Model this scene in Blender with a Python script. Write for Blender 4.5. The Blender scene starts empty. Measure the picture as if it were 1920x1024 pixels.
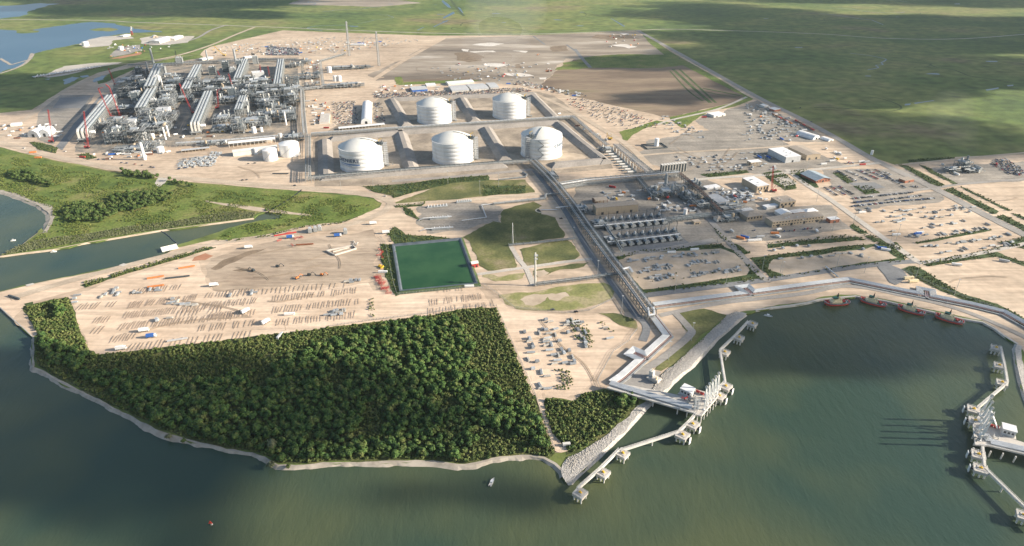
import bpy, math, random
import numpy as np
from mathutils import Vector, geometry
random.seed(7); RNG = np.random.default_rng(7)
SC = bpy.context.scene; COL = SC.collection
R = math.radians; PI = math.pi
# ------------------------------------------------------------------ camera
CH = 420.0; PITCH = R(29.0); FPX = 1215.0
CT, ST = math.cos(PITCH), math.sin(PITCH)
def G(px, py, z=0.0):
    """ground point of the place seen at photo pixel (px, py) at height z"""
    dx = (px-960)/FPX; dy = (py-512)/FPX
    d = Vector((dx, CT - dy*ST, -ST - dy*CT))
    t = (z-CH)/d.z
    return Vector((d.x*t, d.y*t, z))
cam = bpy.data.cameras.new('camera'); cam_o = bpy.data.objects.new('camera', cam); COL.objects.link(cam_o)
cam_o.location = (0, 0, CH); cam_o.rotation_euler = (PI/2-PITCH, 0, 0)
cam.sensor_width = 36; cam.lens = 36*FPX/1920; cam.clip_end = 60000; cam.clip_start = 1
SC.camera = cam_o
# ------------------------------------------------------------------ light
SUN_EL, SUN_BACK = R(21.5), R(4)      # sun from the right, a little behind the camera
sdir = Vector((math.cos(SUN_EL)*math.cos(SUN_BACK), -math.cos(SUN_EL)*math.sin(SUN_BACK), math.sin(SUN_EL)))
sl = bpy.data.lights.new('sun', 'SUN'); sl.energy = 5.0; sl.angle = R(0.53); sl.color = (1.0, 0.89, 0.75)
so = bpy.data.objects.new('sun', sl); COL.objects.link(so); so.rotation_euler = sdir.to_track_quat('Z', 'Y').to_euler()
w = bpy.data.worlds.new("World"); SC.world = w; w.use_nodes = True
nt = w.node_tree; sky = nt.nodes.new('ShaderNodeTexSky'); sky.sky_type = 'NISHITA'; sky.sun_disc = False
sky.sun_elevation = SUN_EL; sky.sun_rotation = math.atan2(sdir.x, sdir.y); sky.air_density = 1.0; sky.dust_density = 1.5
nt.links.new(sky.outputs[0], nt.nodes['Background'].inputs[0]); nt.nodes['Background'].inputs[1].default_value = 0.085
SC.view_settings.view_transform = 'Standard'; SC.view_settings.look = 'None'; SC.view_settings.gamma = 1
SC.view_settings.exposure = 1.1
SC.cycles.max_bounces = 5; SC.cycles.diffuse_bounces = 2; SC.cycles.glossy_bounces = 2; SC.cycles.transparent_max_bounces = 24
SC.cycles.volume_bounces = 0
# ------------------------------------------------------------------ materials
def mat(name, cols, scale=0.05, detail=6, rough=0.9, bump=0.0, bscale=None, metal=0.0, coord='Object', rand=0.0, stretch=None, spec=0.3, lac=2.0, second=None, rgh=0.6, streak=None):
    """cols: list of (pos, rgb) read along a noise; second: (scale, lo, hi) a finer value variation"""
    m = bpy.data.materials.new(name); m.use_nodes = True; n = m.node_tree.nodes; L = m.node_tree.links
    b = n['Principled BSDF']; b.inputs['Roughness'].default_value = rough; b.inputs['Metallic'].default_value = metal
    b.inputs['Specular IOR Level'].default_value = spec
    if coord == 'World':
        g = n.new('ShaderNodeNewGeometry'); src = g.outputs['Position']
    else:
        tc = n.new('ShaderNodeTexCoord'); src = tc.outputs[coord]
    if stretch:
        mp = n.new('ShaderNodeMapping'); mp.inputs['Scale'].default_value = stretch; L.new(src, mp.inputs[0]); src = mp.outputs[0]
    nz = n.new('ShaderNodeTexNoise'); nz.inputs['Scale'].default_value = scale; nz.inputs['Detail'].default_value = detail
    nz.inputs['Roughness'].default_value = rgh; nz.inputs['Lacunarity'].default_value = lac
    L.new(src, nz.inputs['Vector'])
    cr = n.new('ShaderNodeValToRGB'); el = cr.color_ramp.elements
    while len(el) < len(cols): el.new(0.5)
    for e, (p, c) in zip(el, cols): e.position = p; e.color = (*c, 1)
    L.new(nz.outputs['Fac'], cr.inputs[0]); out = cr.outputs[0]
    def mul(out, val_socket, lo, hi):
        mr = n.new('ShaderNodeMapRange'); mr.inputs[3].default_value = lo; mr.inputs[4].default_value = hi; L.new(val_socket, mr.inputs[0])
        mx = n.new('ShaderNodeMix'); mx.data_type = 'RGBA'; mx.blend_type = 'MULTIPLY'; mx.inputs[0].default_value = 1
        L.new(out, mx.inputs[6]); L.new(mr.outputs[0], mx.inputs[7]); return mx.outputs[2]
    if second:
        n2 = n.new('ShaderNodeTexNoise'); n2.inputs['Scale'].default_value = second[0]; n2.inputs['Detail'].default_value = 3
        L.new(src, n2.inputs['Vector'])
        mr0 = n.new('ShaderNodeMapRange'); mr0.inputs[1].default_value = 0.3; mr0.inputs[2].default_value = 0.7; L.new(n2.outputs['Fac'], mr0.inputs[0])
        out = mul(out, mr0.outputs[0], second[1], second[2])
    if streak:
        for k_, (sc_, rot_, lo_, hi_) in enumerate(streak):
            mp2 = n.new('ShaderNodeMapping'); mp2.inputs['Rotation'].default_value = (0,0,R(rot_)); mp2.inputs['Scale'].default_value = (.08,1,1); L.new(tc.outputs['Object'], mp2.inputs[0])
            n4 = n.new('ShaderNodeTexNoise'); n4.inputs['Scale'].default_value = sc_; n4.inputs['Detail'].default_value = 4; n4.inputs['Distortion'].default_value = .6; L.new(mp2.outputs[0], n4.inputs['Vector'])
            mr4 = n.new('ShaderNodeMapRange'); mr4.inputs[1].default_value = 0.38; mr4.inputs[2].default_value = 0.62; L.new(n4.outputs['Fac'], mr4.inputs[0]); out = mul(out, mr4.outputs[0], lo_, hi_)
    if rand:
        oi = n.new('ShaderNodeObjectInfo'); out = mul(out, oi.outputs['Random'], 1-rand, 1+rand)
    L.new(out, b.inputs['Base Color'])
    if bump:
        bp = n.new('ShaderNodeBump'); bp.inputs['Strength'].default_value = 1; bp.inputs['Distance'].default_value = bump
        n3 = n.new('ShaderNodeTexNoise'); n3.inputs['Scale'].default_value = bscale or scale*4; n3.inputs['Detail'].default_value = 4
        L.new(src, n3.inputs['Vector']); L.new(n3.outputs['Fac'], bp.inputs['Height']); L.new(bp.outputs[0], b.inputs['Normal'])
    return m
def plain(name, c, rough=0.6, var=0.12, metal=0.0, scale=0.3, spec=0.3, rand=0.0):
    a = tuple(x*(1-var) for x in c); d = tuple(min(1, x*(1+var)) for x in c)
    return mat(name, [(0.35, a), (0.65, d)], scale=scale, detail=4, rough=rough, metal=metal, spec=spec, rand=rand)
M = {}
M['marsh'] = mat('marsh', [(0.30, (.060,.105,.028)), (.43, (.105,.155,.036)), (.50, (.145,.185,.048)), (.58, (.20,.215,.065)), (.66, (.20,.165,.085)), (.75, (.12,.15,.05))], scale=0.0022, detail=9, second=(0.035,.62,1.25), stretch=(.8,1.0,1), bump=.8, bscale=.12)
M['meadow'] = mat('meadow', [(0.32, (.065,.105,.02)), (.45, (.115,.165,.03)), (.55, (.165,.20,.045)), (.68, (.24,.215,.08))], scale=0.015, detail=8, second=(0.25,.6,1.25), bump=.5, bscale=.35)
M['lawn'] = mat('lawn', [(0.3, (.06,.08,.03)), (.46, (.11,.12,.042)), (.56, (.165,.165,.06)), (.68, (.25,.21,.12))], scale=0.02, detail=8, second=(0.3,.75,1.2), bump=.2, bscale=.5)
M['drylawn'] = mat('dry_lawn', [(0.3, (.15,.17,.06)), (.48, (.24,.24,.09)), (.6, (.36,.31,.18)), (.72, (.20,.20,.08))], scale=0.03, detail=8, second=(0.3,.8,1.15))
M['verge'] = mat('verge', [(0.3, (.035,.06,.022)), (.5, (.055,.09,.028)), (.72, (.12,.125,.05))], scale=0.04, detail=8, second=(0.4,.6,1.3), bump=.5, bscale=.5)
M['scrubground'] = mat('scrubground', [(0.3, (.045,.06,.02)), (.5, (.085,.10,.03)), (.68, (.16,.15,.06))], scale=0.05, detail=8, second=(0.5,.6,1.3), bump=.8, bscale=.5)
M['sand'] = mat('sand', streak=((.10,-13,.86,1.07),(.22,-70,.9,1.05)), cols=[(0.28, (.34,.255,.18)), (.42, (.49,.38,.275)), (.55, (.59,.465,.34)), (.70, (.66,.54,.405))], scale=0.006, detail=12, second=(0.09,.86,1.09), bump=.15, bscale=.4, rgh=.68)
M['yard'] = mat('yard', streak=((.10,-13,.86,1.07),(.22,-70,.9,1.05)), cols=[(0.28, (.53,.40,.285)), (.45, (.64,.495,.36)), (.62, (.70,.555,.415))], scale=0.012, detail=10, second=(0.15,.9,1.06), bump=.12, bscale=.5, rgh=.68)
M['mound'] = mat('mound', streak=((.10,-13,.86,1.07),(.22,-70,.9,1.05)), cols=[(0.3, (.28,.21,.15)), (.5, (.41,.325,.24)), (.68, (.52,.42,.315))], scale=0.012, detail=9, second=(0.15,.85,1.1), stretch=(.45,1.2,1), bump=.4, bscale=.2)
M['gravel'] = mat('gravel', streak=((.10,-13,.86,1.07),(.22,-70,.9,1.05)), cols=[(0.3, (.20,.182,.155)), (.5, (.30,.272,.232)), (.7, (.42,.37,.305))], scale=0.015, detail=10, second=(0.25,.82,1.12), bump=.2, bscale=.7, rgh=.68)
M['plantground'] = mat('plantground', [(0.3, (.13,.125,.115)), (.45, (.22,.20,.17)), (.56, (.36,.30,.23)), (.7, (.50,.41,.30))], scale=0.03, detail=9, second=(0.3,.7,1.15), bump=.2, bscale=.7)
M['brownfield'] = mat('brownfield', [(0.3, (.115,.085,.06)), (.48, (.19,.14,.098)), (.6, (.26,.20,.135)), (.72, (.17,.15,.08))], scale=0.004, detail=9, stretch=(.6,2.2,1), second=(0.05,.85,1.12))
M['drymud'] = mat('drymud', [(0.3, (.14,.115,.09)), (.46, (.27,.225,.175)), (.58, (.36,.305,.24)), (.7, (.58,.53,.46))], scale=0.005, detail=10, stretch=(.5,2.0,1), second=(0.06,.85,1.1))
M['bare'] = mat('bare', [(0.3, (.36,.29,.21)), (.6, (.50,.41,.31))], scale=0.05, detail=8)
M['tar'] = mat('tar', [(0.3, (.16,.165,.17)), (.6, (.22,.225,.225))], scale=0.02, detail=8, second=(0.3,.85,1.1))
M['road'] = mat('road', [(0.3, (.24,.225,.205)), (.6, (.33,.31,.28))], scale=0.02, detail=8, second=(0.3,.88,1.1))
M['dirt'] = mat('dirt', streak=((.10,-13,.86,1.07),(.22,-70,.9,1.05)), cols=[(0.3, (.42,.34,.25)), (.6, (.53,.435,.33))], scale=0.02, detail=8, second=(0.3,.88,1.1), stretch=(1,1,1))
M['paleroad'] = mat('paleroad', [(0.3, (.40,.37,.32)), (.6, (.50,.46,.40))], scale=0.02, detail=8, second=(0.3,.88,1.1))
M['berm'] = mat('berm', [(0.3, (.24,.22,.195)), (.6, (.33,.30,.265))], scale=0.03, detail=8, second=(0.3,.88,1.1))
M['basin'] = mat('basin', [(0.3, (.19,.155,.12)), (.48, (.30,.25,.19)), (.6, (.42,.345,.26))], scale=0.02, detail=9, second=(0.2,.85,1.12))
M['beach'] = mat('beach', [(0.3, (.27,.24,.195)), (.6, (.42,.375,.31))], scale=0.1, detail=6)
M['rock'] = mat('rock', [(0.3, (.34,.32,.28)), (.5, (.46,.43,.385)), (.7, (.56,.53,.48))], scale=0.5, detail=6, bump=.5, bscale=1.0)
M['smear'] = mat('smear', [(0.3, (.52,.48,.42)), (.6, (.66,.62,.56))], scale=0.04, detail=8)
M['darkearth'] = mat('darkearth', [(0.3, (.15,.11,.075)), (.6, (.25,.19,.13))], scale=0.05, detail=8, bump=.5, bscale=.3)
M['redearth'] = mat('redearth', [(0.3, (.32,.14,.08)), (.6, (.42,.22,.13))], scale=0.05, detail=8)
def leafmat(name, cols, rough=0.75):
    m = mat(name, cols, scale=0.11, detail=3, rough=rough, coord='World', rand=0.22, second=(0.9,.55,1.35), spec=0.25)
    return m
M['leaf'] = leafmat('leaf', [(0.33, (.028,.066,.018)), (.46, (.052,.102,.023)), (.56, (.080,.128,.030)), (.66, (.13,.15,.045))])
M['leaf2'] = leafmat('leaf_paler', [(0.33, (.04,.08,.018)), (.5, (.075,.12,.028)), (.66, (.12,.15,.045))])  # somewhat paler green leaf for thickets, clumps and weeds
M['scrub'] = leafmat('scrub_leaf', [(0.33, (.065,.095,.026)), (.48, (.10,.13,.036)), (.6, (.145,.165,.052)), (.72, (.19,.19,.07))])
M['bark'] = plain('bark', (.16,.12,.09), .9)
M['meadowscrub'] = leafmat('meadow_scrub', [(0.33, (.07,.105,.022)), (.48, (.12,.155,.032)), (.6, (.165,.185,.045)), (.7, (.21,.20,.06))])
M['paleleaf'] = leafmat('pale_leaf', [(0.35, (.07,.105,.032)), (.65, (.12,.145,.05))])
M['reed'] = leafmat('reed', [(0.35, (.10,.115,.06)), (.65, (.16,.17,.09))])
M['white'] = plain('white_paint', (.78,.78,.76), .5, .04, scale=.05)
M['tankwhite'] = mat('tank_white', [(0.3, (.58,.59,.58)), (.5, (.70,.705,.695)), (.7, (.76,.765,.755))], scale=.06, detail=6, rough=.55, stretch=(1,1,.25))
M['dome'] = mat('dome_white', [(0.3, (.60,.60,.55)), (.6, (.68,.67,.62))], scale=.05, detail=5, rough=.7)
M['offwhite'] = plain('off_white', (.62,.60,.55), .6, .08, scale=.1)
M['cream'] = plain('cream_paint', (.78,.66,.42), .6, .06)
M['tan'] = mat('tan_cladding', [(0.35, (.36,.29,.21)), (.65, (.42,.345,.25))], scale=.4, detail=3, rough=.7, stretch=(3,3,.1))
M['tanroof'] = mat('tan_roof', [(0.35, (.33,.28,.225)), (.65, (.40,.345,.28))], scale=.3, detail=4, rough=.75)
M['whiteroof'] = mat('white_roof', [(0.35, (.66,.66,.65)), (.65, (.76,.76,.75))], scale=.15, detail=4, rough=.7)
M['greyroof'] = mat('grey_roof', [(0.35, (.42,.43,.43)), (.65, (.52,.53,.53))], scale=.2, detail=4, rough=.6)
M['blueroof'] = mat('blue_grey_roof', [(0.35, (.24,.30,.34)), (.65, (.32,.38,.42))], scale=.2, detail=4, rough=.6)
M['brick'] = mat('brick_wall', [(0.35, (.28,.11,.07)), (.65, (.36,.16,.10))], scale=1.5, detail=4, rough=.9)
M['brown'] = plain('brown_sheet', (.22,.12,.085), .7)
M['steel'] = plain('galvanised_steel', (.34,.355,.35), .55, .15, .2, scale=.2)
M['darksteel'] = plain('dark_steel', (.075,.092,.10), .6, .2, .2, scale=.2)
M['steelblue'] = plain('shaded_steel', (.14,.17,.185), .6, .15, .2, scale=.2)  # blue-grey steel; also darkens the main rack for its cloud shade
M['pipe'] = plain('pipe_cladding', (.56,.58,.59), .45, .08, .2, scale=.1)
M['pipegrey'] = plain('grey_pipe', (.30,.325,.34), .5, .1, .2, scale=.1)
M['concrete'] = mat('concrete', [(0.3, (.42,.39,.345)), (.6, (.54,.505,.45))], scale=.2, detail=7, rough=.9)
M['grating'] = plain('deck_grating', (.19,.195,.19), .7, .12, scale=.5)
M['louvre'] = mat('cooler_deck', [(0.35, (.34,.37,.385)), (.65, (.47,.50,.51))], scale=.25, detail=4, rough=.55, metal=.2)
M['red'] = plain('red_paint', (.42,.05,.045), .5, .12)
M['tray'] = plain('faded_pink_tray', (.42,.27,.27), .7, .1)
M['hull'] = plain('red_hull_paint', (.74,.085,.065), .5, .15, scale=.2)
M['fender'] = plain('grey_rubber', (.22,.20,.20), .85, .2)
M['orange'] = plain('orange_paint', (.62,.22,.07), .5)
M['yellow'] = plain('yellow_paint', (.72,.46,.05), .5)
M['blue'] = plain('blue_paint', (.04,.13,.42), .5)
M['logoblue'] = plain('logo_blue', (.03,.14,.38), .6, .02)
M['logogrey'] = plain('logo_grey', (.07,.10,.16), .6, .02)
M['green'] = plain('green_paint', (.03,.16,.12), .5)
M['dark'] = plain('dark_opening', (.03,.035,.04), .7, .2)
M['glass'] = plain('dark_glass', (.03,.04,.05), .15, .1, spec=.6)
M['liner'] = mat('black_liner', [(0.3, (.055,.07,.085)), (.6, (.10,.12,.14))], scale=.1, detail=4, rough=.5)
M['timber'] = plain('weathered_timber', (.28,.215,.16), .9, .25, scale=.4)
M['greystack'] = mat('stacked_steel', [(0.3, (.20,.225,.24)), (.6, (.40,.42,.43))], scale=.8, detail=4, rough=.6, rand=.3)
M['rust'] = plain('rusty_steel', (.26,.10,.05), .8, .2)
M['logwood'] = plain('grey_scrap', (.42,.40,.36), .9, .25, scale=1)
for k, c in dict(white=(.72,.72,.70), black=(.03,.032,.036), silver=(.38,.39,.40), red=(.34,.03,.025), blue=(.035,.07,.17), grey=(.11,.12,.13)).items():
    M['car_'+k] = plain('car_paint_'+k, c, .28, .05, spec=.5)
def watermat(name, deep, murky, sc=.0035, wave=.085, rough=.16, det=3, lo=.38, hi=.62):
    m = mat(name, [(lo, deep), (hi, murky)], scale=sc, detail=det, rough=rough, spec=.5)
    n = m.node_tree.nodes; L = m.node_tree.links; b = n['Principled BSDF']; b.inputs['IOR'].default_value = 1.33
    tc = n.new('ShaderNodeTexCoord')
    def noise(scale, vec, det=3, dist=0):
        z = n.new('ShaderNodeTexNoise'); z.inputs['Scale'].default_value = scale; z.inputs['Detail'].default_value = det
        z.inputs['Distortion'].default_value = dist
        mp = n.new('ShaderNodeMapping'); mp.inputs['Scale'].default_value = vec; mp.inputs['Rotation'].default_value = (0, 0, R(25))
        L.new(tc.outputs['Object'], mp.inputs[0]); L.new(mp.outputs[0], z.inputs['Vector']); return z.outputs['Fac']
    a = noise(.16, (1, .35, 1), 4, .4); c = noise(.55, (1, .5, 1), 3)
    ad = n.new('ShaderNodeMath'); ad.operation = 'MULTIPLY_ADD'; ad.inputs[1].default_value = .35; L.new(c, ad.inputs[0]); L.new(a, ad.inputs[2])
    bp = n.new('ShaderNodeBump'); bp.inputs['Distance'].default_value = wave*4; bp.inputs['Strength'].default_value = 1
    L.new(ad.outputs[0], bp.inputs['Height']); L.new(bp.outputs[0], b.inputs['Normal'])
    return m
M['sea'] = watermat('murky_bay_water', (.032,.060,.043), (.086,.100,.046), rough=.25)
M['bluewater'] = watermat('shallow_lagoon_water', (.03,.085,.15), (.05,.11,.18), sc=.002, rough=.3, wave=.05)
M['pondwater'] = watermat('green_pond_water', (.018,.066,.022), (.034,.092,.032), sc=.02, wave=.01, rough=.1)
# ------------------------------------------------------------------ mesh helpers
def tag(o, label=None, cat=None, group=None, kind=None):
    if label: o['label'] = label
    if cat: o['category'] = cat
    if group: o['group'] = group
    if kind: o['kind'] = kind
    return o
def T(name, label, cat, loc=(0,0,0), rz=0, group=None):
    o = bpy.data.objects.new(name, None); COL.objects.link(o); o.location = loc; o.rotation_euler = (0,0,rz)
    o.empty_display_size = 1
    return tag(o, label, cat, group)
def kids(o): return [c for c in KIDS.get(o.name, [])]
KIDS = {}
class MB:
    def __init__(s): s.v=[]; s.f=[]; s.m=[]
    def add(s, vs, fs, m=0):
        n = len(s.v); s.v.extend([tuple(v) for v in vs])
        for f in fs: s.f.append(tuple(i+n for i in f)); s.m.append(m)
        return s
    def box(s, x, y, z, lx, ly, lz, rot=0, m=0):
        c, q = math.cos(rot), math.sin(rot); vs=[]
        for k in (0, lz):
            for a, b in ((-1,-1),(1,-1),(1,1),(-1,1)):
                u, v = a*lx/2, b*ly/2; vs.append((x+u*c-v*q, y+u*q+v*c, z+k))
        return s.add(vs, [(3,2,1,0),(4,5,6,7),(0,1,5,4),(1,2,6,5),(2,3,7,6),(3,0,4,7)], m)
    def beam(s, a, b, w=.3, h=None, m=0):
        a = Vector(a); b = Vector(b); h = h or w; d = b-a
        if d.length < 1e-6: return s
        d.normalize(); up = Vector((0,0,1)) if abs(d.z) < .99 else Vector((0,1,0))
        x = d.cross(up).normalized()*w/2; y = x.cross(d).normalized()*h/2
        vs = [a-x-y, a+x-y, a+x+y, a-x+y, b-x-y, b+x-y, b+x+y, b-x+y]
        return s.add(vs, [(0,1,2,3),(7,6,5,4),(0,4,5,1),(1,5,6,2),(2,6,7,3),(3,7,4,0)], m)
    def cyl(s, a, b, r, n=10, r2=None, caps=True, m=0):
        a = Vector(a); b = Vector(b); d = (b-a).normalized(); r2 = r if r2 is None else r2
        up = Vector((0,0,1)) if abs(d.z) < .99 else Vector((1,0,0))
        x = d.cross(up).normalized(); y = d.cross(x)
        vs = []
        for p, q in ((a, r), (b, r2)):
            for i in range(n):
                t = 2*PI*i/n; vs.append(p + x*math.cos(t)*q + y*math.sin(t)*q)
        fs = [(i, n+i, n+(i+1)%n, (i+1)%n) for i in range(n)]
        if caps: fs += [tuple(range(n)), tuple(range(2*n-1, n-1, -1))]
        return s.add(vs, fs, m)
    def lathe(s, prof, n=24, c=(0,0), z0=0, m=0, closed=False):
        vs = []
        for r, z in prof:
            for i in range(n):
                t = 2*PI*i/n; vs.append((c[0]+r*math.cos(t), c[1]+r*math.sin(t), z0+z))
        fs = [(k*n+i, k*n+(i+1)%n, (k+1)*n+(i+1)%n, (k+1)*n+i) for k in range(len(prof)-1) for i in range(n)]
        if prof[-1][0] > .01: fs.append(tuple((len(prof)-1)*n+i for i in range(n)))
        return s.add(vs, fs, m)
    def prism(s, pts, z0, z1, m=0):
        n = len(pts); vs = [(p[0],p[1],z0) for p in pts]+[(p[0],p[1],z1) for p in pts]
        return s.add(vs, [tuple(range(n-1,-1,-1)), tuple(range(n,2*n))]+[(i,(i+1)%n,n+(i+1)%n,n+i) for i in range(n)], m)
    def lattice(s, a, b, w0, w1, n, t=.25, m=0):
        """four-chord lattice boom from a to b"""
        a = Vector(a); b = Vector(b); d = (b-a).normalized(); up = Vector((0,0,1)) if abs(d.z) < .95 else Vector((0,1,0))
        x = d.cross(up).normalized(); y = x.cross(d).normalized()
        prev = None
        for k in range(n+1):
            p = a.lerp(b, k/n); q = (w0*(1-k/n)+w1*k/n)/2
            c = [p+x*q+y*q, p-x*q+y*q, p-x*q-y*q, p+x*q-y*q]
            if prev:
                for i in range(4):
                    s.beam(prev[i], c[i], t, m=m); s.beam(prev[i], c[(i+1)%4], t*.6, m=m)
            prev = c
        return s
    def build(s, name, mats, parent=None, smooth=False, label=None):
        me = bpy.data.meshes.new(name); me.from_pydata(s.v, [], s.f)
        for mm in (mats if isinstance(mats, (list, tuple)) else [mats]): me.materials.append(mm)
        if len(me.materials) > 1: me.polygons.foreach_set('material_index', s.m)
        if smooth: me.polygons.foreach_set('use_smooth', [True]*len(s.f))
        me.update()
        return link(name, me, parent, label)
def link(name, me, parent=None, label=None):
    o = bpy.data.objects.new(name, me); COL.objects.link(o)
    if parent is not None:
        o.parent = parent; KIDS.setdefault(parent.name, []).append(o)
    if label: o['label'] = label
    return o
def dup(root, loc, rz=None, label=None, scale=None, group=None):
    def cp(o, par):
        c = o.copy(); COL.objects.link(c)
        if par is not None: c.parent = par
        for k in KIDS.get(o.name, []):
            KIDS.setdefault(c.name, []).append(cp(k, c))
        return c
    c = cp(root, None); c.location = loc
    if rz is not None: c.rotation_euler = (0, 0, rz)
    if scale: c.scale = (scale,)*3 if not isinstance(scale, tuple) else scale
    if label: c['label'] = label
    if group: c['group'] = group
    return c
def ang(a, b):
    p, q = G(*a), G(*b); return math.atan2(q.y-p.y, q.x-p.x)
def fastmesh(name, V, F, mat_, quads=True, parent=None, smooth=False):
    """V (n,3), F (m,k) arrays"""
    me = bpy.data.meshes.new(name); k = F.shape[1]
    me.vertices.add(len(V)); me.vertices.foreach_set('co', V.astype(np.float32).ravel())
    me.loops.add(F.size); me.loops.foreach_set('vertex_index', F.astype(np.int32).ravel())
    me.polygons.add(len(F)); me.polygons.foreach_set('loop_start', np.arange(0, F.size, k, dtype=np.int32))
    me.update(calc_edges=True); me.validate()
    if mat_ is not None: me.materials.append(mat_)
    return link(name, me, parent) if name else me
# ------------------------------------------------------------------ setting sheets
def wpt(p): return Vector((p[1], p[2], 0)) if p[0] == 'w' else G(p[0], p[1])
def roughen(P, step, amp, seed=1):
    """subdivide a closed loop and push it about with a fractal wobble"""
    rnd = random.Random(seed); out = []
    n = len(P)
    for i in range(n):
        a, b = P[i], P[(i+1)%n]; L = (b-a).length
        k = max(1, min(60, int(L/step)))
        if L > 4000: k = 1
        nrm = Vector((-(b-a).y, (b-a).x, 0)); nrm = nrm/(L+1e-9)
        off = [0.0]*(k+1)
        # midpoint displacement
        st = 1
        while st < k: st *= 2
        arr = [0.0]*(st+1); s = st; A = min(amp*2, L*.12)
        while s > 1:
            h = s//2
            for q in range(h, st, s): arr[q] = (arr[q-h]+arr[q+h])/2 + rnd.uniform(-A, A)
            s = h; A *= .62
        out.append(a)
        for q in range(1, k):
            out.append(a.lerp(b, q/k) + nrm*arr[int(q*st/k)])
    return out
LV = {}
def lvz(l):
    LV[l] = LV.get(l, 0)+1; return l*.07+LV[l]*.0013
def sheet(name, pts, m, lvl, amp=1.5, step=7, seed=None, kind='structure', skirt=None, z=None):
    P = [wpt(p) for p in pts]
    if amp: P = roughen(P, step, amp, seed if seed is not None else len(name)+len(pts)*7)
    z = lvz(lvl) if z is None else z
    tris = geometry.tessellate_polygon([P])
    b = MB(); n = len(P)
    b.v = [(p.x, p.y, z) for p in P]
    for t in tris:
        a, c, d = (P[i] for i in t)
        nz = (c-a).cross(d-a).z
        if abs(nz) < 1e-6: continue
        b.f.append(tuple(t) if nz > 0 else tuple(reversed(t))); b.m.append(0)
    if skirt is not None:
        b.v += [(p.x, p.y, skirt) for p in P]
        for i in range(n): b.f.append((i, (i+1)%n, n+(i+1)%n, n+i)); b.m.append(0)
    o = b.build(name, m); tag(o, kind=kind); return o, P
def ribbon(name, pts, wd, m, lvl, kind='structure', z=None, closed=False, bmw=None):
    """a road: a strip of constant width along the polyline, corners rounded by a spline"""
    P = [wpt(p) for p in pts]; Q = []
    n = len(P)
    for i in range(n-1):
        p0, p1, p2, p3 = P[max(0,i-1)], P[i], P[i+1], P[min(n-1,i+2)]
        for k in range(6):
            t = k/6; Q.append(.5*((2*p1)+(-p0+p2)*t+(2*p0-5*p1+4*p2-p3)*t*t+(-p0+3*p1-3*p2+p3)*t**3))
    Q.append(P[-1]); z = lvz(lvl) if z is None else z
    b = MB(); rnd = random.Random(len(pts))
    for i, q in enumerate(Q):
        d = (Q[min(len(Q)-1,i+1)]-Q[max(0,i-1)]).normalized(); nn = Vector((-d.y, d.x, 0))
        hw = wd/2*(1+rnd.uniform(-.04,.04)); b.v += [tuple(q+nn*hw+Vector((0,0,z))), tuple(q-nn*hw+Vector((0,0,z)))]
    for i in range(len(Q)-1): b.f.append((2*i, 2*i+1, 2*i+3, 2*i+2)); b.m.append(0)
    o = b.build(name, m); tag(o, kind=kind); return o
def inpoly(P, X, Y):
    n = len(P); ins = np.zeros(X.shape, bool); j = n-1
    for i in range(n):
        xi, yi, xj, yj = P[i].x, P[i].y, P[j].x, P[j].y
        c = ((yi > Y) != (yj > Y)) & (X < (xj-xi)*(Y-yi)/((yj-yi) or 1e-9)+xi)
        ins ^= c; j = i
    return ins
def scatter(pts, spacing, seed=1, jit=.45):
    P = [wpt(p) for p in pts]; xs = [p.x for p in P]; ys = [p.y for p in P]; r = np.random.default_rng(seed)
    X, Y = np.meshgrid(np.arange(min(xs), max(xs), spacing), np.arange(min(ys), max(ys), spacing))
    X = X + r.uniform(-jit, jit, X.shape)*spacing; Y = Y + r.uniform(-jit, jit, Y.shape)*spacing
    X[1::2] += spacing/2
    k = inpoly(P, X, Y); return np.stack([X[k], Y[k]], 1)
# ================================================================== THE SETTING
b = MB(); S = 30000
b.add([(-S,-3000,-1.5),(S,-3000,-1.5),(S,S,-1.5),(-S,S,-1.5)], [(0,1,2,3)]); tag(b.build('bay_water', M['sea']), kind='structure')
COAST_S = [(62,634),(61,658),(61,690),(82,699),(107,714),(137,729),(168,743),(198,759),(219,771),(247,783),(279,801),(301,812),(318,817),(344,824),(374,832),(400,836),(423,844),(472,851),(496,858),(509,866),(520,874),(552,875),(573,873),(606,869.5),(655,868),(702,869.5),(745,867),(780,866),(811,867),(846,872),(872,874),(893,871),(923,863),(953,858),(992,855.5),(1018,860),(1039,871),(1052,883.5),(1054,894)]
COAST_R = [(1061,904),(1069,903),(1082,890),(1104,871),(1125,851),(1147,830),(1160,818),(1183,793),(1204,770),(1224,750),(1247,731),(1260,716),(1280,699),(1299,684),(1323,658),(1344,634),(1366,616),(1383,600),(1398,589)]
COAST_Q = [(1417,583),(1449,578),(1484,574),(1514,569),(1537,563),(1570,559.5),(1605,556.5),(1661,565.5),(1683,571),(1735,583),(1770,591),(1806,599),(1842,605),(1864,617),(1881,630),(1907,646),(1903,655),(1908,690),(1914,715),(1920,737),(1945,800),(1990,880)]
NORTH = [(0,360),(22,364),(40,372),(60,380),(75,387),(92,398),(95,410),(88,425),(80,437),(78,428),(70,437),(55,447),(40,460),(20,468),(8,476),(0,480.6),(24,476.6),(49,474),(77,471),(99,468),(129,464.5),(163,455),(180,454),(206,448),(255,440),(301,432),(344,428),(400,419),(440,413),(476,409),(484,402),(500,397),(520,398),(529,402),(527,408),(515,411),(500,411),(488,414),(460,419),(430,427),(400,438),(365,449),(335,458)]
LAND = NORTH + [(307,478),(223,498),(137,517),(64,531),(0,546),(-35,556),(0,577),(25,600)] + COAST_S + COAST_R + COAST_Q + [('w',1500,500),('w',5000,300),('w',29000,300),('w',29000,29000),('w',-29000,29000),('w',-29000,1500),('w',-3000,1250),('w',-1400,900),(-60,352)]
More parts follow.
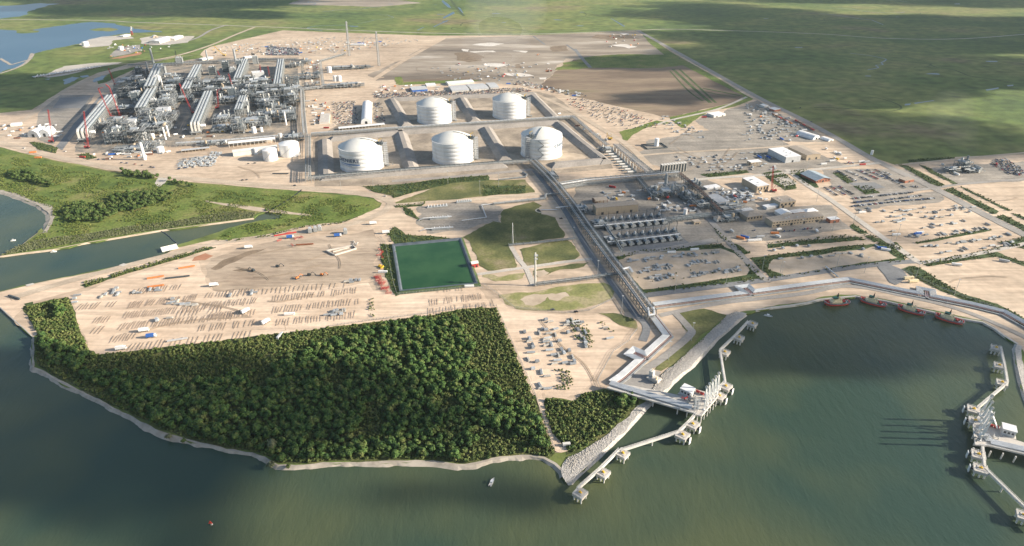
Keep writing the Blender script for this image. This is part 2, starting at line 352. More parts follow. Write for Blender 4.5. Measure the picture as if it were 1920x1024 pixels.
land, LP = sheet('marsh_ground', LAND, M['marsh'], 0, amp=.9, step=8, seed=3, skirt=-4)
# ---- far lagoon with its islands (sheets on the marsh)
sheet('lagoon_water', [(-500,70),(0,54),(60,57),(100,50),(135,45),(172,41),(215,44),(222,47),(250,54),(300,58),(305,60),(240,62),(225,64),(195,70),(180,74),(150,82),(120,88),(95,93),(66,100),(60,107),(50,117),(30,127),(0,137),(-300,190)], M['bluewater'], 1, amp=6, step=20)
sheet('lagoon_water', [(-400,8),(10,11),(45,9),(75,6),(112,7),(90,10),(74,15),(58,20),(54,26),(38,31),(0,35),(-400,40)], M['bluewater'], 1, amp=8, step=30)
sheet('marsh_island', [(167,56),(185,53),(205,52),(222,56),(205,59),(180,58)], M['marsh'], 2, amp=4, step=15)
sheet('marsh_island', [(-50,52),(20,54),(60,57),(75,58),(70,61),(40,63),(32,62),(28,57),(-50,55)], M['marsh'], 2, amp=4, step=15)
for q in ([(118,150),(135,144),(150,146),(140,152),(120,159)], [(150,143),(165,141),(168,144),(155,146)], [(176,148),(190,142),(201,142),(195,149),(178,155)], [(84,149),(95,147),(93,150)]):
    sheet('marsh_pool', q, M['bluewater'], 6, amp=3, step=10)
for k, q in enumerate(([(830,0),(842,9),(846,15),(840,14),(828,3)], [(857,13),(863,15),(869,25),(863,24)], [(850,22),(853,25),(832,35),(830,33)], [(838,38),(842,38),(814,51),(812,50)], [(793,51),(796,51),(784,57),(782,56)], [(1144,34),(1147,35),(1172,49),(1169,50)],
      [(1697,195),(1708,194),(1706,197),(1696,198)], [(1713,193),(1750,188),(1752,189),(1716,195)], [(1848,168),(1872,164),(1873,166),(1850,170)], [(1790,7),(1800,7),(1800,8),(1790,8)], [(1888,160),(1900,159),(1900,161),(1890,162)])):
    sheet('marsh_creek', q, M['bluewater'], 1, amp=.6, step=20, seed=k)
# darker green relief drains of the far marsh
for q, wd in (([(300,2),(420,8),(560,20),(700,28),(850,40),(1000,60)], 7), ([(845,0),(862,22),(870,30)], 14), ([(1170,35),(1400,30),(1560,38),(1900,28)], 6), ([(1560,38),(1650,33),(1800,32)], 6)):
    ribbon('drain', q, wd, M['verge'], 1)
sheet('mud_flat', [(560,0),(700,-4),(790,6),(700,13),(610,10),(540,8)], M['drymud'], .5, amp=10, step=40)
# ---- the construction ground
SAND = [(-300,150),(0,212),(60,206),(95,183),(130,162),(185,136),(245,122),(330,107),(375,103),(384,93),(397,87),(450,75),(530,57),(660,62),(800,67),(1000,66),(1195,58),(1232,78),(1300,118),(1425,187),(1530,240),(1620,290),(1690,313),(1712,302),(1800,294),(1920,289),('w',2400,1500),('w',2400,600),(2050,760),(1990,800),(1940,735),(1925,700),(1915,652),(1881,626),(1864,613),(1842,601),(1806,594),(1735,579),(1661,561.5),(1605,552.5),(1560,555),(1514,565),(1449,574),(1400,583),(1375,590),(1330,614),(1290,650),(1250,692),(1222,732),(1195,745),(1150,728),(1095,737),(1075,752),(1045,745),(1022,748),(1018,772),(1035,812),(1062,840),(1058,848),(1042,849),(1010,765),(985,705),(945,612),(931,577),(880,578),(790,594),(700,604),(560,621),(480,630),(400,641),(250,658),(182,665),(165,655),(150,620),(128,557),(95,562),(62,570),(44,574),(50,590),(72,626),(62,632),(46,618),(25,598),(0,575.5),(-32,556),(0,547.5),(64,532),(137,518),(223,499),(307,479),(335,464),(400,450),(444,451),(509,438),(573,423),(638,417),(680,403),(712,389),(716,381),(700,371),(640,364),(560,358),(480,352),(400,345),(315,337),(200,319),(100,300),(0,276),(-300,232)]
sheet('construction_ground', SAND, M['sand'], 1, amp=1.2, step=9, seed=5)
sheet('yard_ground', [(128,557),(200,530),(330,492),(372,482),(385,520),(400,545),(560,545),(690,530),(700,545),(755,552),(893,537),(930,577),(880,578),(790,594),(700,604),(560,621),(480,630),(400,641),(250,658),(182,665),(165,655),(150,620)], M['yard'], 2, amp=1.5)
sheet('yard_ground', [(930,540),(965,580),(1060,590),(1120,590),(1160,610),(1195,625),(1150,660),(1110,720),(1060,748),(1022,742),(1000,705),(950,612)], M['yard'], 2, amp=1.5)
sheet('yard_ground', [(0,549),(64,533),(223,500),(307,480),(420,452),(500,444),(400,470),(300,490),(140,545),(60,568),(25,596),(-25,557)], M['yard'], 2, amp=.8)
sheet('spoil_ground', [(395,485),(455,463),(560,450),(640,440),(700,430),(708,470),(702,520),(660,530),(540,536),(400,545),(385,520)], M['mound'], 3, amp=3)
sheet('spoil_ground', [(395,505),(420,487),(470,470),(500,466),(470,478),(440,492),(405,507)], M['darkearth'], 4, amp=1.5)
sheet('spoil_ground', [(435,508),(455,503),(478,504),(470,508),(450,510)], M['darkearth'], 4, amp=1)
sheet('spoil_ground', [(365,482),(385,475),(400,480),(385,488),(360,490)], M['redearth'], 4, amp=1.5)
sheet('red_spoil', [(205,110),(240,103),(265,97),(262,103),(225,110)], M['redearth'], 2, amp=3)
# ---- back land
sheet('graded_mud', [(835,72),(1190,60),(1245,92),(1262,108),(1060,110),(1040,135),(1020,160),(930,158),(820,152),(745,150),(705,152),(690,140),(760,110)], M['drymud'], 2, amp=6, step=14)
sheet('bare_field', [(1075,112),(1262,103),(1300,122),(1396,180),(1385,192),(1300,210),(1262,222),(1225,214),(1130,193),(1060,177),(1010,163),(1040,135)], M['brownfield'], 3, amp=4, step=14)
sheet('bare_field', [(740,150),(880,145),(900,152),(820,156),(750,158)], M['brownfield'], 3, amp=4, step=14)
for k, q in enumerate(([(885,84),(920,80),(945,82),(920,87)], [(865,92),(880,93),(878,97),(868,96)], [(905,120),(940,119),(955,122),(935,126),(915,125)], [(943,137),(975,137),(1002,142),(985,144),(950,141)], [(1010,146),(1025,145),(1025,149),(1012,149)], [(1145,85),(1170,83),(1195,88),(1180,91)], [(960,95),(990,96),(985,99)], [(880,96),(925,95),(930,98),(890,99)], [(1160,62),(1180,62),(1170,66)])):
    sheet('lime_spread', q, M['smear'], 4, amp=5, step=10, seed=k)
for k, q in enumerate(([(850,100),(875,98),(905,105),(905,114),(880,117),(855,113)], [(1120,65),(1180,66),(1200,72),(1150,76),(1110,72)], [(965,122),(975,120),(985,127),(968,128)], [(1030,88),(1065,86),(1068,95),(1035,97)])):
    sheet('dark_mud', q, M['darkearth'], 4, amp=5, step=10, seed=k+20)
sheet('wild_grass', [(1055,118),(1095,108),(1160,102),(1262,103),(1290,118),(1240,128),(1100,128),(1040,131)], M['meadow'], 4, amp=6, step=14)
sheet('wild_grass', [(740,145),(752,144),(760,157),(742,158)], M['meadow'], 4, amp=2)
sheet('wild_grass', [(762,154),(850,150),(900,151),(860,156),(742,160)], M['meadow'], 5, amp=2)
sheet('roadside_grass', [(1205,65),(1226,76),(1262,100),(1330,138),(1398,178),(1413,186),(1378,200),(1330,208),(1310,220),(1290,235),(1278,240),(1262,228),(1255,220),(1325,205),(1385,190),(1394,180),(1320,143),(1250,106),(1215,78)], M['meadow'], 4, amp=1.5)
sheet('roadside_grass', [(1162,247),(1190,240),(1215,231),(1232,226),(1258,231),(1240,233),(1212,240),(1188,252),(1176,264),(1168,262)], M['meadow'], 4, amp=1.2)
for q, wd in (([(1078,92),(1090,108),(1107,127)], 12), ([(1062,84),(1082,98)], 8), ([(1000,68),(1022,84)], 7)):
    ribbon('field_ditch', q, wd, M['tar'], 5)
for q, wd in (([(1262,130),(1300,165),(1332,193)], 10), ([(1274,130),(1312,165),(1342,193)], 7), ([(1256,133),(1290,170),(1318,190)], 5), ([(1318,166),(1350,172),(1388,180)], 9), ([(1318,171),(1350,178),(1380,182)], 5)):
    ribbon('field_ditch', q, wd, M['verge'], 5)
# ---- plant ground
sheet('plant_ground', [(140,285),(150,250),(200,180),(262,120),(310,110),(560,108),(572,130),(572,250),(420,262),(330,272),(250,283),(170,288)], M['plantground'], 2, amp=3)
sheet('gravel_lot', [(72,212),(95,190),(105,178),(178,178),(165,195),(150,215),(120,245),(100,272),(70,262)], M['gravel'], 2, amp=2)
sheet('asphalt_lot', [(98,203),(112,184),(170,180),(155,203)], M['tar'], 3, amp=.5)
sheet('haul_way', [(117,282),(150,235),(185,190),(198,178),(190,178),(140,230),(105,275)], M['tar'], 4, amp=.8)
sheet('gravel_lot', [(1085,345),(1300,322),(1420,380),(1430,430),(1290,470),(1140,490),(1120,450),(1060,380)], M['gravel'], 2, amp=4)
sheet('gravel_lot', [(1215,262),(1400,240),(1590,310),(1400,325),(1300,340),(1180,300)], M['gravel'], 2, amp=8)
sheet('gravel_lot', [(1300,225),(1390,200),(1420,188),(1530,243),(1560,265),(1400,270),(1330,250)], M['gravel'], 2, amp=8)
sheet('gravel_lot', [(1540,318),(1700,318),(1770,350),(1700,365),(1600,375),(1560,350)], M['gravel'], 2, amp=2)
sheet('gravel_lot', [(1595,372),(1755,358),(1770,375),(1760,380),(1605,395)], M['gravel'], 3, amp=3)
sheet('gravel_lot', [(1750,322),(1800,306),(1930,300),(1960,330),(1800,345),(1760,335)], M['gravel'], 2, amp=6)
sheet('gravel_lot', [(783,388),(850,380),(925,383),(945,393),(938,402),(940,418),(905,420),(868,432),(800,438),(780,420)], M['gravel'], 2, amp=4)
sheet('gravel_lot', [(1380,395),(1560,385),(1600,430),(1400,452)], M['gravel'], 2, amp=4)
sheet('vaporizer_pad', [(1125,415),(1245,402),(1262,418),(1245,425),(1138,436)], M['tar'], 4, amp=.4)
sheet('vaporizer_pad', [(1145,445),(1268,430),(1285,450),(1300,462),(1175,478)], M['tar'], 4, amp=.4)
sheet('tank_farm_ground', [(590,350),(588,262),(715,183),(1005,172),(1040,180),(1080,215),(1140,300),(1150,316),(1000,330),(760,345)], M['basin'], 3, amp=2)
for k, (x, y, r) in enumerate([(690,262,16),(858,272,22),(1065,295,25),(765,222,16),(905,205,18)]):
    c = G(x, y); sheet('bare_patch', [('w', c.x+r*1.6*math.cos(a), c.y+r*math.sin(a)) for a in np.linspace(0, 2*PI, 9)[:-1]], M['bare'], 4, amp=6, step=5, seed=k)
# ---- lawns and verges of the terminal
LAWNS = [[(740,380),(790,362),(846,340),(915,337),(985,337),(1003,361),(985,363),(889,370),(800,377),(760,385),(742,384)], [(868,445),(905,425),(925,415),(940,418),(938,402),(945,393),(1000,378),(1042,405),(1058,435),(1057,446),(975,457),(958,462),(970,497),(968,502),(915,508),(898,498),(885,470),(876,450)],
 [(974,468),(1060,449),(1072,455),(1087,480),(1078,487),(985,500)], [(1000,508),(1060,498),(1105,492),(1095,500),(1050,506),(1010,520),(1000,516)], [(935,553),(1000,548),(1040,539),(1132,530),(1152,546),(1147,560),(1100,577),(1055,583),(970,580),(938,562)], [(905,512),(935,520),(985,512),(980,522),(930,528),(905,520)],
 [(1273,586),(1320,579),(1362,591),(1330,620),(1295,652),(1262,684),(1240,696),(1228,693),(1285,632),(1288,622),(1278,604)], [(1122,588),(1165,590),(1193,603),(1196,618),(1178,614),(1150,603)]]
for i_, q in enumerate(LAWNS): sheet('lawn', q, M['drylawn' if i_ in (4,5) else 'lawn'], 4, amp=1.6)
for k, q in enumerate(([(975,562),(1000,552),(1030,552),(1018,566),(1000,574),(985,572)], [(1022,552),(1060,548),(1068,556),(1045,565),(1030,562)], [(1000,512),(1020,506),(1030,512),(1010,520)])): sheet('bare_patch', q, M['bare'], 5, amp=2.5, step=4, seed=k)
VERGES = [[(680,350),(760,345),(815,337),(915,329),(918,338),(850,343),(790,358),(738,372),(735,368),(700,360)], [(738,385),(800,380),(790,387),(742,390)], [(905,348),(985,348),(985,362),(905,368)], [(755,388),(770,392),(790,415),(760,402)], [(712,458),(740,460),(752,552),(742,556),(722,520),(714,480)],
 [(740,425),(760,440),(860,448),(740,458),(725,440)], [(1153,482),(1200,470),(1350,458),(1372,468),(1400,490),(1432,520),(1430,526),(1210,551),(1200,546),(1165,500)], [(1405,484),(1540,468),(1600,460),(1680,454),(1700,478),(1697,491),(1600,500),(1500,516),(1450,524),(1425,505)],
 [(1690,505),(1713,499),(1735,508),(1760,525),(1810,553),(1870,570),(1925,600),(1925,618),(1890,592),(1830,570),(1780,552),(1735,532)], [(1722,492),(1868,472),(1885,480),(1925,493),(1922,500),(1870,482),(1740,500)], [(1636,445),(1655,448),(1690,470),(1720,487),(1735,492),(1930,452),(1930,459),(1730,492),(1700,480),(1660,462)],
 [(1683,309),(1702,311),(1772,347),(1763,351),(1745,345)], [(1768,356),(1785,352),(1873,397),(1862,402)], [(1866,407),(1880,402),(1970,447),(1960,455)], [(1722,309),(1735,312),(1797,346),(1790,347),(1745,325)], [(1800,351),(1808,352),(1898,395),(1890,396)], [(1895,400),(1910,402),(1990,440),(1980,445)],
 [(1313,327),(1398,319),(1405,324),(1330,333)], [(1430,325),(1462,320),(1492,342),(1493,354),(1472,358),(1448,342)], [(1478,323),(1510,318),(1530,340),(1535,352),(1520,352)], [(1600,350),(1630,348),(1650,362),(1622,365)], [(1560,325),(1575,322),(1600,342),(1590,345)], [(1700,300),(1790,295),(1790,298),(1705,305)],
 [(1440,455),(1600,440),(1625,450),(1600,452),(1440,466)], [(1600,420),(1650,450),(1640,455),(1595,428)], [(1340,430),(1365,450),(1408,475),(1395,478),(1350,445)], [(1870,455),(1920,445),(1960,470),(1930,470)],
 [(55,267),(78,268),(110,278),(104,288),(70,280)], [(140,290),(165,288),(182,296),(165,300)], [(45,570),(62,566),(75,590),(60,600)], [(150,535),(250,505),(372,470),(395,462),(405,465),(340,485),(250,510),(160,540)], [(1715,455),(1850,428),(1860,432),(1720,458)]]
for q in VERGES: sheet('verge_grass', q, M['verge'], 4, amp=1.2, step=5)
for q in ([(1160,488),(1200,476),(1350,466),(1378,476),(1405,508),(1400,516),(1205,543),(1180,522)], [(1450,487),(1540,478),(1600,470),(1640,462),(1665,470),(1682,484),(1600,496),(1540,506),(1470,516),(1440,505)]): sheet('laydown_ground', q, M['bare'], 5, amp=1.5)
# ---- green land either side of the works
sheet('meadow', [(-300,234),(0,278),(100,302),(200,321),(300,338),(400,347),(560,360),(640,366),(700,373),(714,381),(710,388),(680,402),(640,415),(573,422),(509,437),(444,450),(400,449),(430,428),(460,420),(500,412),(516,412),(530,409),(532,401),(520,396),(500,395),(482,400),(470,407),(400,417),(300,430),(200,446),(99,466),(24,474.5),(5,479),(40,461),(80,438),(97,410),(95,396),(60,379),(0,358),('w',-1400,940)], M['meadow'], 2, amp=1, seed=11)
sheet('forest_floor', [(66,640),(72,628),(50,590),(44,574),(62,571),(95,563),(128,558),(150,620),(165,655),(182,665),(250,658),(400,641),(480,630),(560,621),(700,604),(790,594),(880,578),(931,577),(945,612),(985,705),(1010,765),(1042,849),(1030,860),(992,853),(953,855),(923,860),(893,867),(872,870),(811,863),(745,863),(655,864),(573,869),(520,868),(496,853),(423,839),(344,819),(301,806),(247,777),(198,753),(137,722),(82,693),(68,680)], M['scrubground'], 3, amp=2.0, seed=12)
sheet('forest_floor', [(1022,750),(1045,747),(1075,754),(1095,739),(1150,730),(1195,747),(1198,757),(1178,780),(1140,812),(1110,832),(1080,850),(1062,853),(1062,840),(1035,812),(1018,772)], M['scrubground'], 3, amp=1, seed=13)
sheet('dirt_track', [(290,344),(300,330),(316,330),(310,343),(300,350),(293,349)], M['paleroad'], 3, amp=.5)
sheet('dirt_track', [(385,376),(430,382),(505,392),(585,403),(583,406),(500,398),(430,387),(385,379)], M['bare'], 3, amp=1)
ribbon('drain', [(566,356),(545,372),(515,390),(505,396)], 3, M['dark'], 4)
# ---- roads
RD = [('highway', [(-300,35),(150,38),(250,42),(400,47),(560,53),(800,62),(1000,64),(1195,57),(1260,55),(1380,58),(1540,64),(1660,72),(1800,73),(1950,62)], 9, 'paleroad', 5),
 ('highway', [(1195,57),(1300,115),(1420,182),(1500,222),(1570,260),(1640,300),(1755,355),(1850,405),(1960,460)], 17, 'road', 7), ('road', [(478,51),(440,66),(395,85),(330,105),(240,122),(185,142),(130,165),(100,185),(60,215),(0,257),(-60,290)], 13, 'dirt', 5),
 ('road', [(425,47),(395,57),(370,71),(330,82),(280,85)], 12, 'road', 5), ('haul_road', [(-300,200),(0,268),(100,293),(200,313),(300,329),(400,339),(500,348),(600,355),(700,367),(735,380)], 17, 'dirt', 5),
 ('haul_road', [(735,380),(715,400),(640,425),(500,444),(400,458),(300,483),(150,522),(20,560)], 14, 'dirt', 6), ('service_road', [(1000,318),(1030,355),(1062,400),(1110,480),(1165,555),(1190,588),(1212,612),(1205,640)], 9, 'tar', 6),
 ('service_road', [(735,385),(800,380),(900,374),(1000,365),(1035,362)], 10, 'dirt', 5), ('service_road', [(895,515),(1000,500),(1080,489),(1110,486)], 7, 'paleroad', 6), ('service_road', [(958,462),(972,485),(986,503),(1000,535)], 7, 'paleroad', 6),
 ('service_road', [(1205,555),(1300,543),(1440,525),(1590,503),(1690,492),(1725,491)], 11, 'tar', 6), ('service_road', [(1237,592),(1350,569),(1500,552),(1590,537),(1700,556),(1800,581),(1900,622),(1970,660)], 8, 'road', 6),
 ('service_road', [(1262,583),(1290,613),(1294,628),(1245,670),(1200,700),(1165,725)], 9, 'road', 7), ('service_road', [(1325,405),(1348,432),(1385,474),(1430,520),(1445,527)], 10, 'road', 7), ('service_road', [(1475,318),(1510,345),(1560,377),(1640,435),(1690,470),(1722,492)], 11, 'paleroad', 7),
 ('service_road', [(1230,347),(1330,335),(1440,328),(1540,317),(1650,306)], 10, 'paleroad', 7), ('service_road', [(1195,292),(1290,285),(1370,281),(1450,276),(1545,270)], 8, 'dirt', 6), ('service_road', [(1605,371),(1680,361),(1752,353),(1800,346),(1930,335)], 8, 'road', 6),
 ('service_road', [(1720,494),(1800,482),(1880,467),(1960,448)], 8, 'paleroad', 7), ('levee_road', [(1680,310),(1760,302),(1860,292),(1960,284)], 7, 'dirt', 6), ('service_road', [(1000,175),(1060,202),(1130,243),(1180,275),(1225,318),(1262,340)], 14, 'dirt', 6),
 ('service_road', [(560,110),(563,180),(560,262)], 9, 'dirt', 5), ('service_road', [(1262,342),(1285,365),(1312,400)], 8, 'paleroad', 6), ('service_road', [(735,340),(860,331),(1000,318)], 12, 'berm', 6), ('service_road', [(1040,318),(1150,306)], 8, 'bare', 6),
 ('service_road', [(1150,478),(1250,467),(1340,450)], 12, 'road', 5), ('dirt_track', [(1400,182),(1345,205),(1260,225),(1230,235)], 8, 'paleroad', 6), ('service_road', [(1440,456),(1560,445),(1640,440)], 8, 'dirt', 6),
 ('dirt_track', [(1000,705),(1015,760),(1030,815),(1045,843),(1062,842)], 6, 'yard', 6), ('dirt_track', [(932,560),(955,620),(985,680),(1010,740)], 14, 'yard', 5), ('levee_road', [(700,150),(760,112),(840,68)], 18, 'sand', 5), ('dirt_track', [(560,215),(640,160),(720,145)], 10, 'sand', 5)]
for nm, q, wd, mm, lv in RD: ribbon(nm, q, wd, M[mm], lv)
sheet('asphalt_lot', [(1655,492),(1690,505),(1702,520),(1680,535),(1668,530),(1645,500)], M['tar'], 8, amp=.4)
sheet('asphalt_lot', [(1590,343),(1640,342),(1660,352),(1620,357)], M['tar'], 4, amp=.3)
sheet('concrete_pad', [(1165,712),(1200,690),(1240,698),(1222,732),(1190,728)], M['road'], 5, amp=.6)
sheet('concrete_pad', [(1450,335),(1475,330),(1495,345),(1470,350)], M['paleroad'], 6, amp=.3)
sheet('gravel_lot', [(1010,392),(1020,380),(1045,374),(1075,392),(1070,405),(1040,408),(1015,402)], M['bare'], 5, amp=2)
for x, y, r in ((1014,395,7), (1548,496,10)):       # round excavated sumps
    c = G(x, y); rr = MB(); rr.lathe([(r*1.5,0.30),(r*1.05,0.34),(r*.95,.05)], 24, (c.x, c.y), 0)
    o = rr.build('sump', [M['concrete']], label='dark round concrete sump pit with a pale rim'+(' by the main pipe rack' if x < 1200 else ' beside the shore pipe track')); tag(o, cat='sump pit')
    rr = MB(); rr.lathe([(r*.94, .33), (.01, .331)], 24, (c.x, c.y), 0); o2 = rr.build('pit_water', M['dark']); o2.parent = o
sheet('marsh_strip', [(196,142),(215,134),(330,108),(372,103),(380,108),(330,117),(268,122),(235,138),(205,152),(185,158),(180,152)], M['meadow'], 5, amp=2)
sheet('depot_ground', [(148,84),(168,74),(190,69),(240,66),(252,72),(212,76),(206,86),(160,90)], M['paleroad'], 4, amp=2); sheet('depot_ground', [(262,72),(285,68),(365,68),(352,80),(300,85),(264,82)], M['paleroad'], 4, amp=2)
sheet('depot_ground', [(205,108),(212,98),(225,88),(262,84),(266,94),(240,102)], M['road'], 4, amp=2); sheet('depot_ground', [(76,144),(100,133),(122,124),(180,118),(232,117),(214,121),(175,128),(125,141),(90,146)], M['paleroad'], 4, amp=2)
ribbon('road', [(214,121),(240,120),(262,119)], 10, M['dirt'], 6); ribbon('sand_beach', [(62,101),(58,108),(46,120),(25,130),(0,138)], 10, M['beach'], 5)
# ---- berms round the tanks
def berm(pts, base=30, top=9, h=6.5):
    P = [G(*p) for p in pts]; b = MB()
    prof = [(-base/2, 0), (-top/2, h), (top/2, h), (base/2, 0)]
    nP = len(P)
    for i, p in enumerate(P):
        d = (P[min(nP-1, i+1)]-P[max(0, i-1)]).normalized(); nn = Vector((-d.y, d.x, 0))
        ext = d*(-base*.35 if i == 0 else base*.35 if i == nP-1 else 0)
        for q, z in prof:
            e = ext if z == 0 else Vector((0,0,0)); v = p+nn*q+e; b.v.append((v.x, v.y, z+.2 if z else .1))
    for i in range(nP-1):
        for k in range(3): b.f.append((4*i+k, 4*i+4+k, 4*i+5+k, 4*i+k+1)); b.m.append(0)
    b.f += [(3,2,1,0), tuple(4*(nP-1)+k for k in range(4))]; b.m += [0,0]
    tag(b.build('earth_berm', M['berm']), kind='structure')
for q in ([(609,266),(612,333)], [(750,247),(772,318)], [(912,243),(946,300)], [(1048,233),(1085,265),(1135,305)], [(612,334),(760,324),(940,311)], [(1040,311),(1135,303)], [(735,189),(762,236)], [(866,187),(890,228)], [(1000,182),(1040,222)], [(737,188),(870,183),(1000,178)], [(625,262),(765,249),(905,240),(1045,231)]):
    berm(q)
# ---- lined reservoir
PC = [G(*p) for p in ((738,462),(863,450),(893,533),(752,547))]
cen = sum(PC, Vector())/4
def ring(off, z): return [cen+(p-cen)+(p-cen).normalized()*off+Vector((0,0,z)) for p in PC]
b = MB(); rings = [ring(9, .3), ring(3.5, 2.6), ring(0, 2.6), ring(-7, -.4)]
for r_ in rings: b.v += [tuple(p) for p in r_]
for k in range(3):
    for i in range(4): b.f.append((4*k+(i+1)%4, 4*k+i, 4*k+4+i, 4*k+4+(i+1)%4)); b.m.append(0 if k == 0 else 1)
o = b.build('reservoir', [M['verge'], M['liner']], label='rectangular reservoir with a black lined bank and green water'); tag(o, cat='reservoir')
b = MB(); b.add(ring(-3.2, 1.0), [(0,3,2,1)]); wo = b.build('reservoir_water', M['pondwater']); wo.parent = o
wo['kind'] = 'structure'; del wo['kind']
# ---- beaches, rock armour
def shore_strip(name, pts, win, wout, zin, zout, m, sd=1, rw=.35, kind='structure'):
    """pts run with the land on the left; a sloping strip from the land's lip down under the water"""
    P = [wpt(p) for p in pts]; Q = []
    for i in range(len(P)-1):
        k = max(1, int((P[i+1]-P[i]).length/6))
        for j in range(k): Q.append(P[i].lerp(P[i+1], j/k))
    Q.append(P[-1]); rnd = random.Random(sd); b = MB(); n = len(Q); wi = wo = 1.0
    for i, q in enumerate(Q):
        d = (Q[min(n-1,i+2)]-Q[max(0,i-2)]).normalized(); nn = Vector((-d.y, d.x, 0))
        wi += (rnd.uniform(1-rw, 1+rw)-wi)*.5; wo += (rnd.uniform(1-rw, 1+rw)-wo)*.4
        a = q+nn*win*wi; c = q-nn*wout*wo; mid = q
        b.v += [(a.x, a.y, zin), (mid.x, mid.y, zin*.6+.05), (c.x, c.y, zout)]
    for i in range(n-1):
        for k in (0, 1): b.f.append((3*i+k, 3*i+k+1, 3*i+4+k, 3*i+3+k)); b.m.append(0)
    o = b.build(name, m); tag(o, kind=kind); return Q
shore_strip('sand_beach', list(COAST_S), 1.6, 5.0, .32, -2.6, M['beach'], 4, .9)
shore_strip('sand_beach', [(-60,352),(0,360),(22,364),(40,372),(60,380),(75,387),(92,398),(95,410),(88,425),(80,437)], 6, 9, .3, -2.6, M['beach'], 5, .5)
sheet('sand_beach', [(55,378),(80,382),(98,386),(100,395),(92,402),(80,392)], M['beach'], 6, amp=1)
shore_strip('mud_bank', [(80,437),(70,437),(40,460),(8,476),(0,480.6),(49,474),(99,468),(163,455),(206,448),(301,432),(400,419),(476,409)], 1, 2.5, .3, -2.2, M['bare'], 6)
shore_strip('sand_beach', [(0,110),(20,122),(55,112),(60,100)][::-1], 4, 6, .3, .06, M['beach'], 7)
def rocks(name, pts, spacing, size, seed, z0, z1=None, zf=None):
    S = scatter(pts, spacing, seed, .5); r = np.random.default_rng(seed); n = len(S)
    base = np.array([(-1,-1,-1),(1,-1,-.8),(1,1,-1),(-1,1,-.9),(-.6,-.7,.8),(.7,-.5,1),(.6,.7,.7),(-.7,.6,.9)])*.5
    F = np.array([(0,3,2,1),(4,5,6,7),(0,1,5,4),(1,2,6,5),(2,3,7,6),(3,0,4,7)])
    sz = r.uniform(.55, 1.25, (n,1,1))*size; V = base[None]*sz*r.uniform(.7,1.3,(n,8,3)); a = r.uniform(0, 6.28, n); c, s = np.cos(a)[:,None], np.sin(a)[:,None]
    X = V[:,:,0]*c-V[:,:,1]*s+S[:,None,0]; Y = V[:,:,0]*s+V[:,:,1]*c+S[:,None,1]; Z = V[:,:,2]*.8
    zz = zf(S) if zf is not None else np.full(n, z0)
    V = np.stack([X, Y, Z+zz[:,None]], 2).reshape(-1, 3); FF = (F[None]+np.arange(n)[:,None,None]*8).reshape(-1, 4)
    o = fastmesh(name, V, FF, M['rock']); tag(o, kind='stuff'); return o
ROCK1 = [(1052,882),(1066,858),(1085,850),(1112,833),(1142,813),(1180,781),(1205,757),(1225,745),(1224,750),(1204,770),(1183,793),(1160,818),(1125,851),(1082,890),(1069,903),(1061,904),(1054,894)]
ROCK2 = [(1215,752),(1222,732),(1240,704),(1262,687),(1296,656),(1332,622),(1364,592),(1380,585),(1400,588),(1383,600),(1366,616),(1344,634),(1323,658),(1299,684),(1280,699),(1260,716),(1247,731)]
shoreP = [G(*p) for p in COAST_S[-8:]+COAST_R]
SH = np.array([(p.x, p.y) for p in shoreP])
def dshore(S):
    d = np.full(len(S), 1e9)
    for i in range(len(SH)-1):
        a, b_ = SH[i], SH[i+1]; ab = b_-a; t = np.clip(((S-a)@ab)/(ab@ab), 0, 1); d = np.minimum(d, np.hypot(*(S-(a+t[:,None]*ab)).T))
    return d
for k, q in enumerate((ROCK1, ROCK2)):
    sheet('rock_revetment', q, M['rock'], 7, amp=1.0, step=5, seed=k)
    rocks('armour_rock', q, 1.15, .95, 40+k, .5, zf=lambda S: .25+np.minimum(dshore(S), 16)*.045)
shore_strip('rock_revetment', COAST_R, .5, 4.5, .45, -2.8, M['rock'], 8, .3)
shore_strip('sheet_pile_bank', COAST_Q[:16], 2.5, .6, .7, -2.4, M['concrete'], 9, .1)
shore_strip('rock_revetment', COAST_Q[15:], 5, 4, .45, -2.8, M['rock'], 10, .3)
# wharf wall on the western tip
shore_strip('quay_edge', [(0,546),(-35,556),(0,577),(25,600),(46,618.5),(62,634)], .9, .3, .5, -3, M['concrete'], 9, .05)
for q in ([(223,498),(232,494.5),(240,496),(231,500.5)], [(48,535),(62,531.5),(66,533.5),(52,538)]):
    sheet('concrete_pad', q, M['concrete'], 9, amp=0)

# meandering creeks and pools of the far marsh, wheel tracks on the graded ground
rq = random.Random(33)
def inside(x, y): return not ((x < 0) or False)
for k in range(22):
    x, y = rq.choice(((rq.uniform(1250,1900), rq.uniform(70,290)), (rq.uniform(500,1180), rq.uniform(2,50)), (rq.uniform(1200,1900), rq.uniform(2,52))))
    if x < 1250+ (y-60)*2.1 and y > 56: continue
    P_ = [G(x, y)]; a = rq.uniform(0, 6.28)
    for j in range(9): a += rq.uniform(-.9,.9); P_.append(P_[-1]+Vector((math.cos(a), math.sin(a), 0))*rq.uniform(25,60))
    ribbon('marsh_creek', [('w', p.x, p.y) for p in P_], rq.uniform(2.5,5.5), M['verge' if k%3 else 'bluewater'], 2)
for k in range(34):
    x, y = rq.choice(((rq.uniform(1400,1900), rq.uniform(75,280)), (rq.uniform(600,1180), rq.uniform(4,50)), (rq.uniform(1250,1900), rq.uniform(4,50))))
    if x < 1280+ (y-60)*2.1 and y > 54: continue
    c = G(x, y); r = rq.uniform(5,15); sheet('marsh_pool', [('w', c.x+r*rq.uniform(1,2.2)*math.cos(t), c.y+r*rq.uniform(.6,1)*math.sin(t)) for t in np.linspace(0, 2*PI, 8)[:-1]], M['bluewater' if k%2 else 'verge'], 3, amp=3, step=6, seed=k)
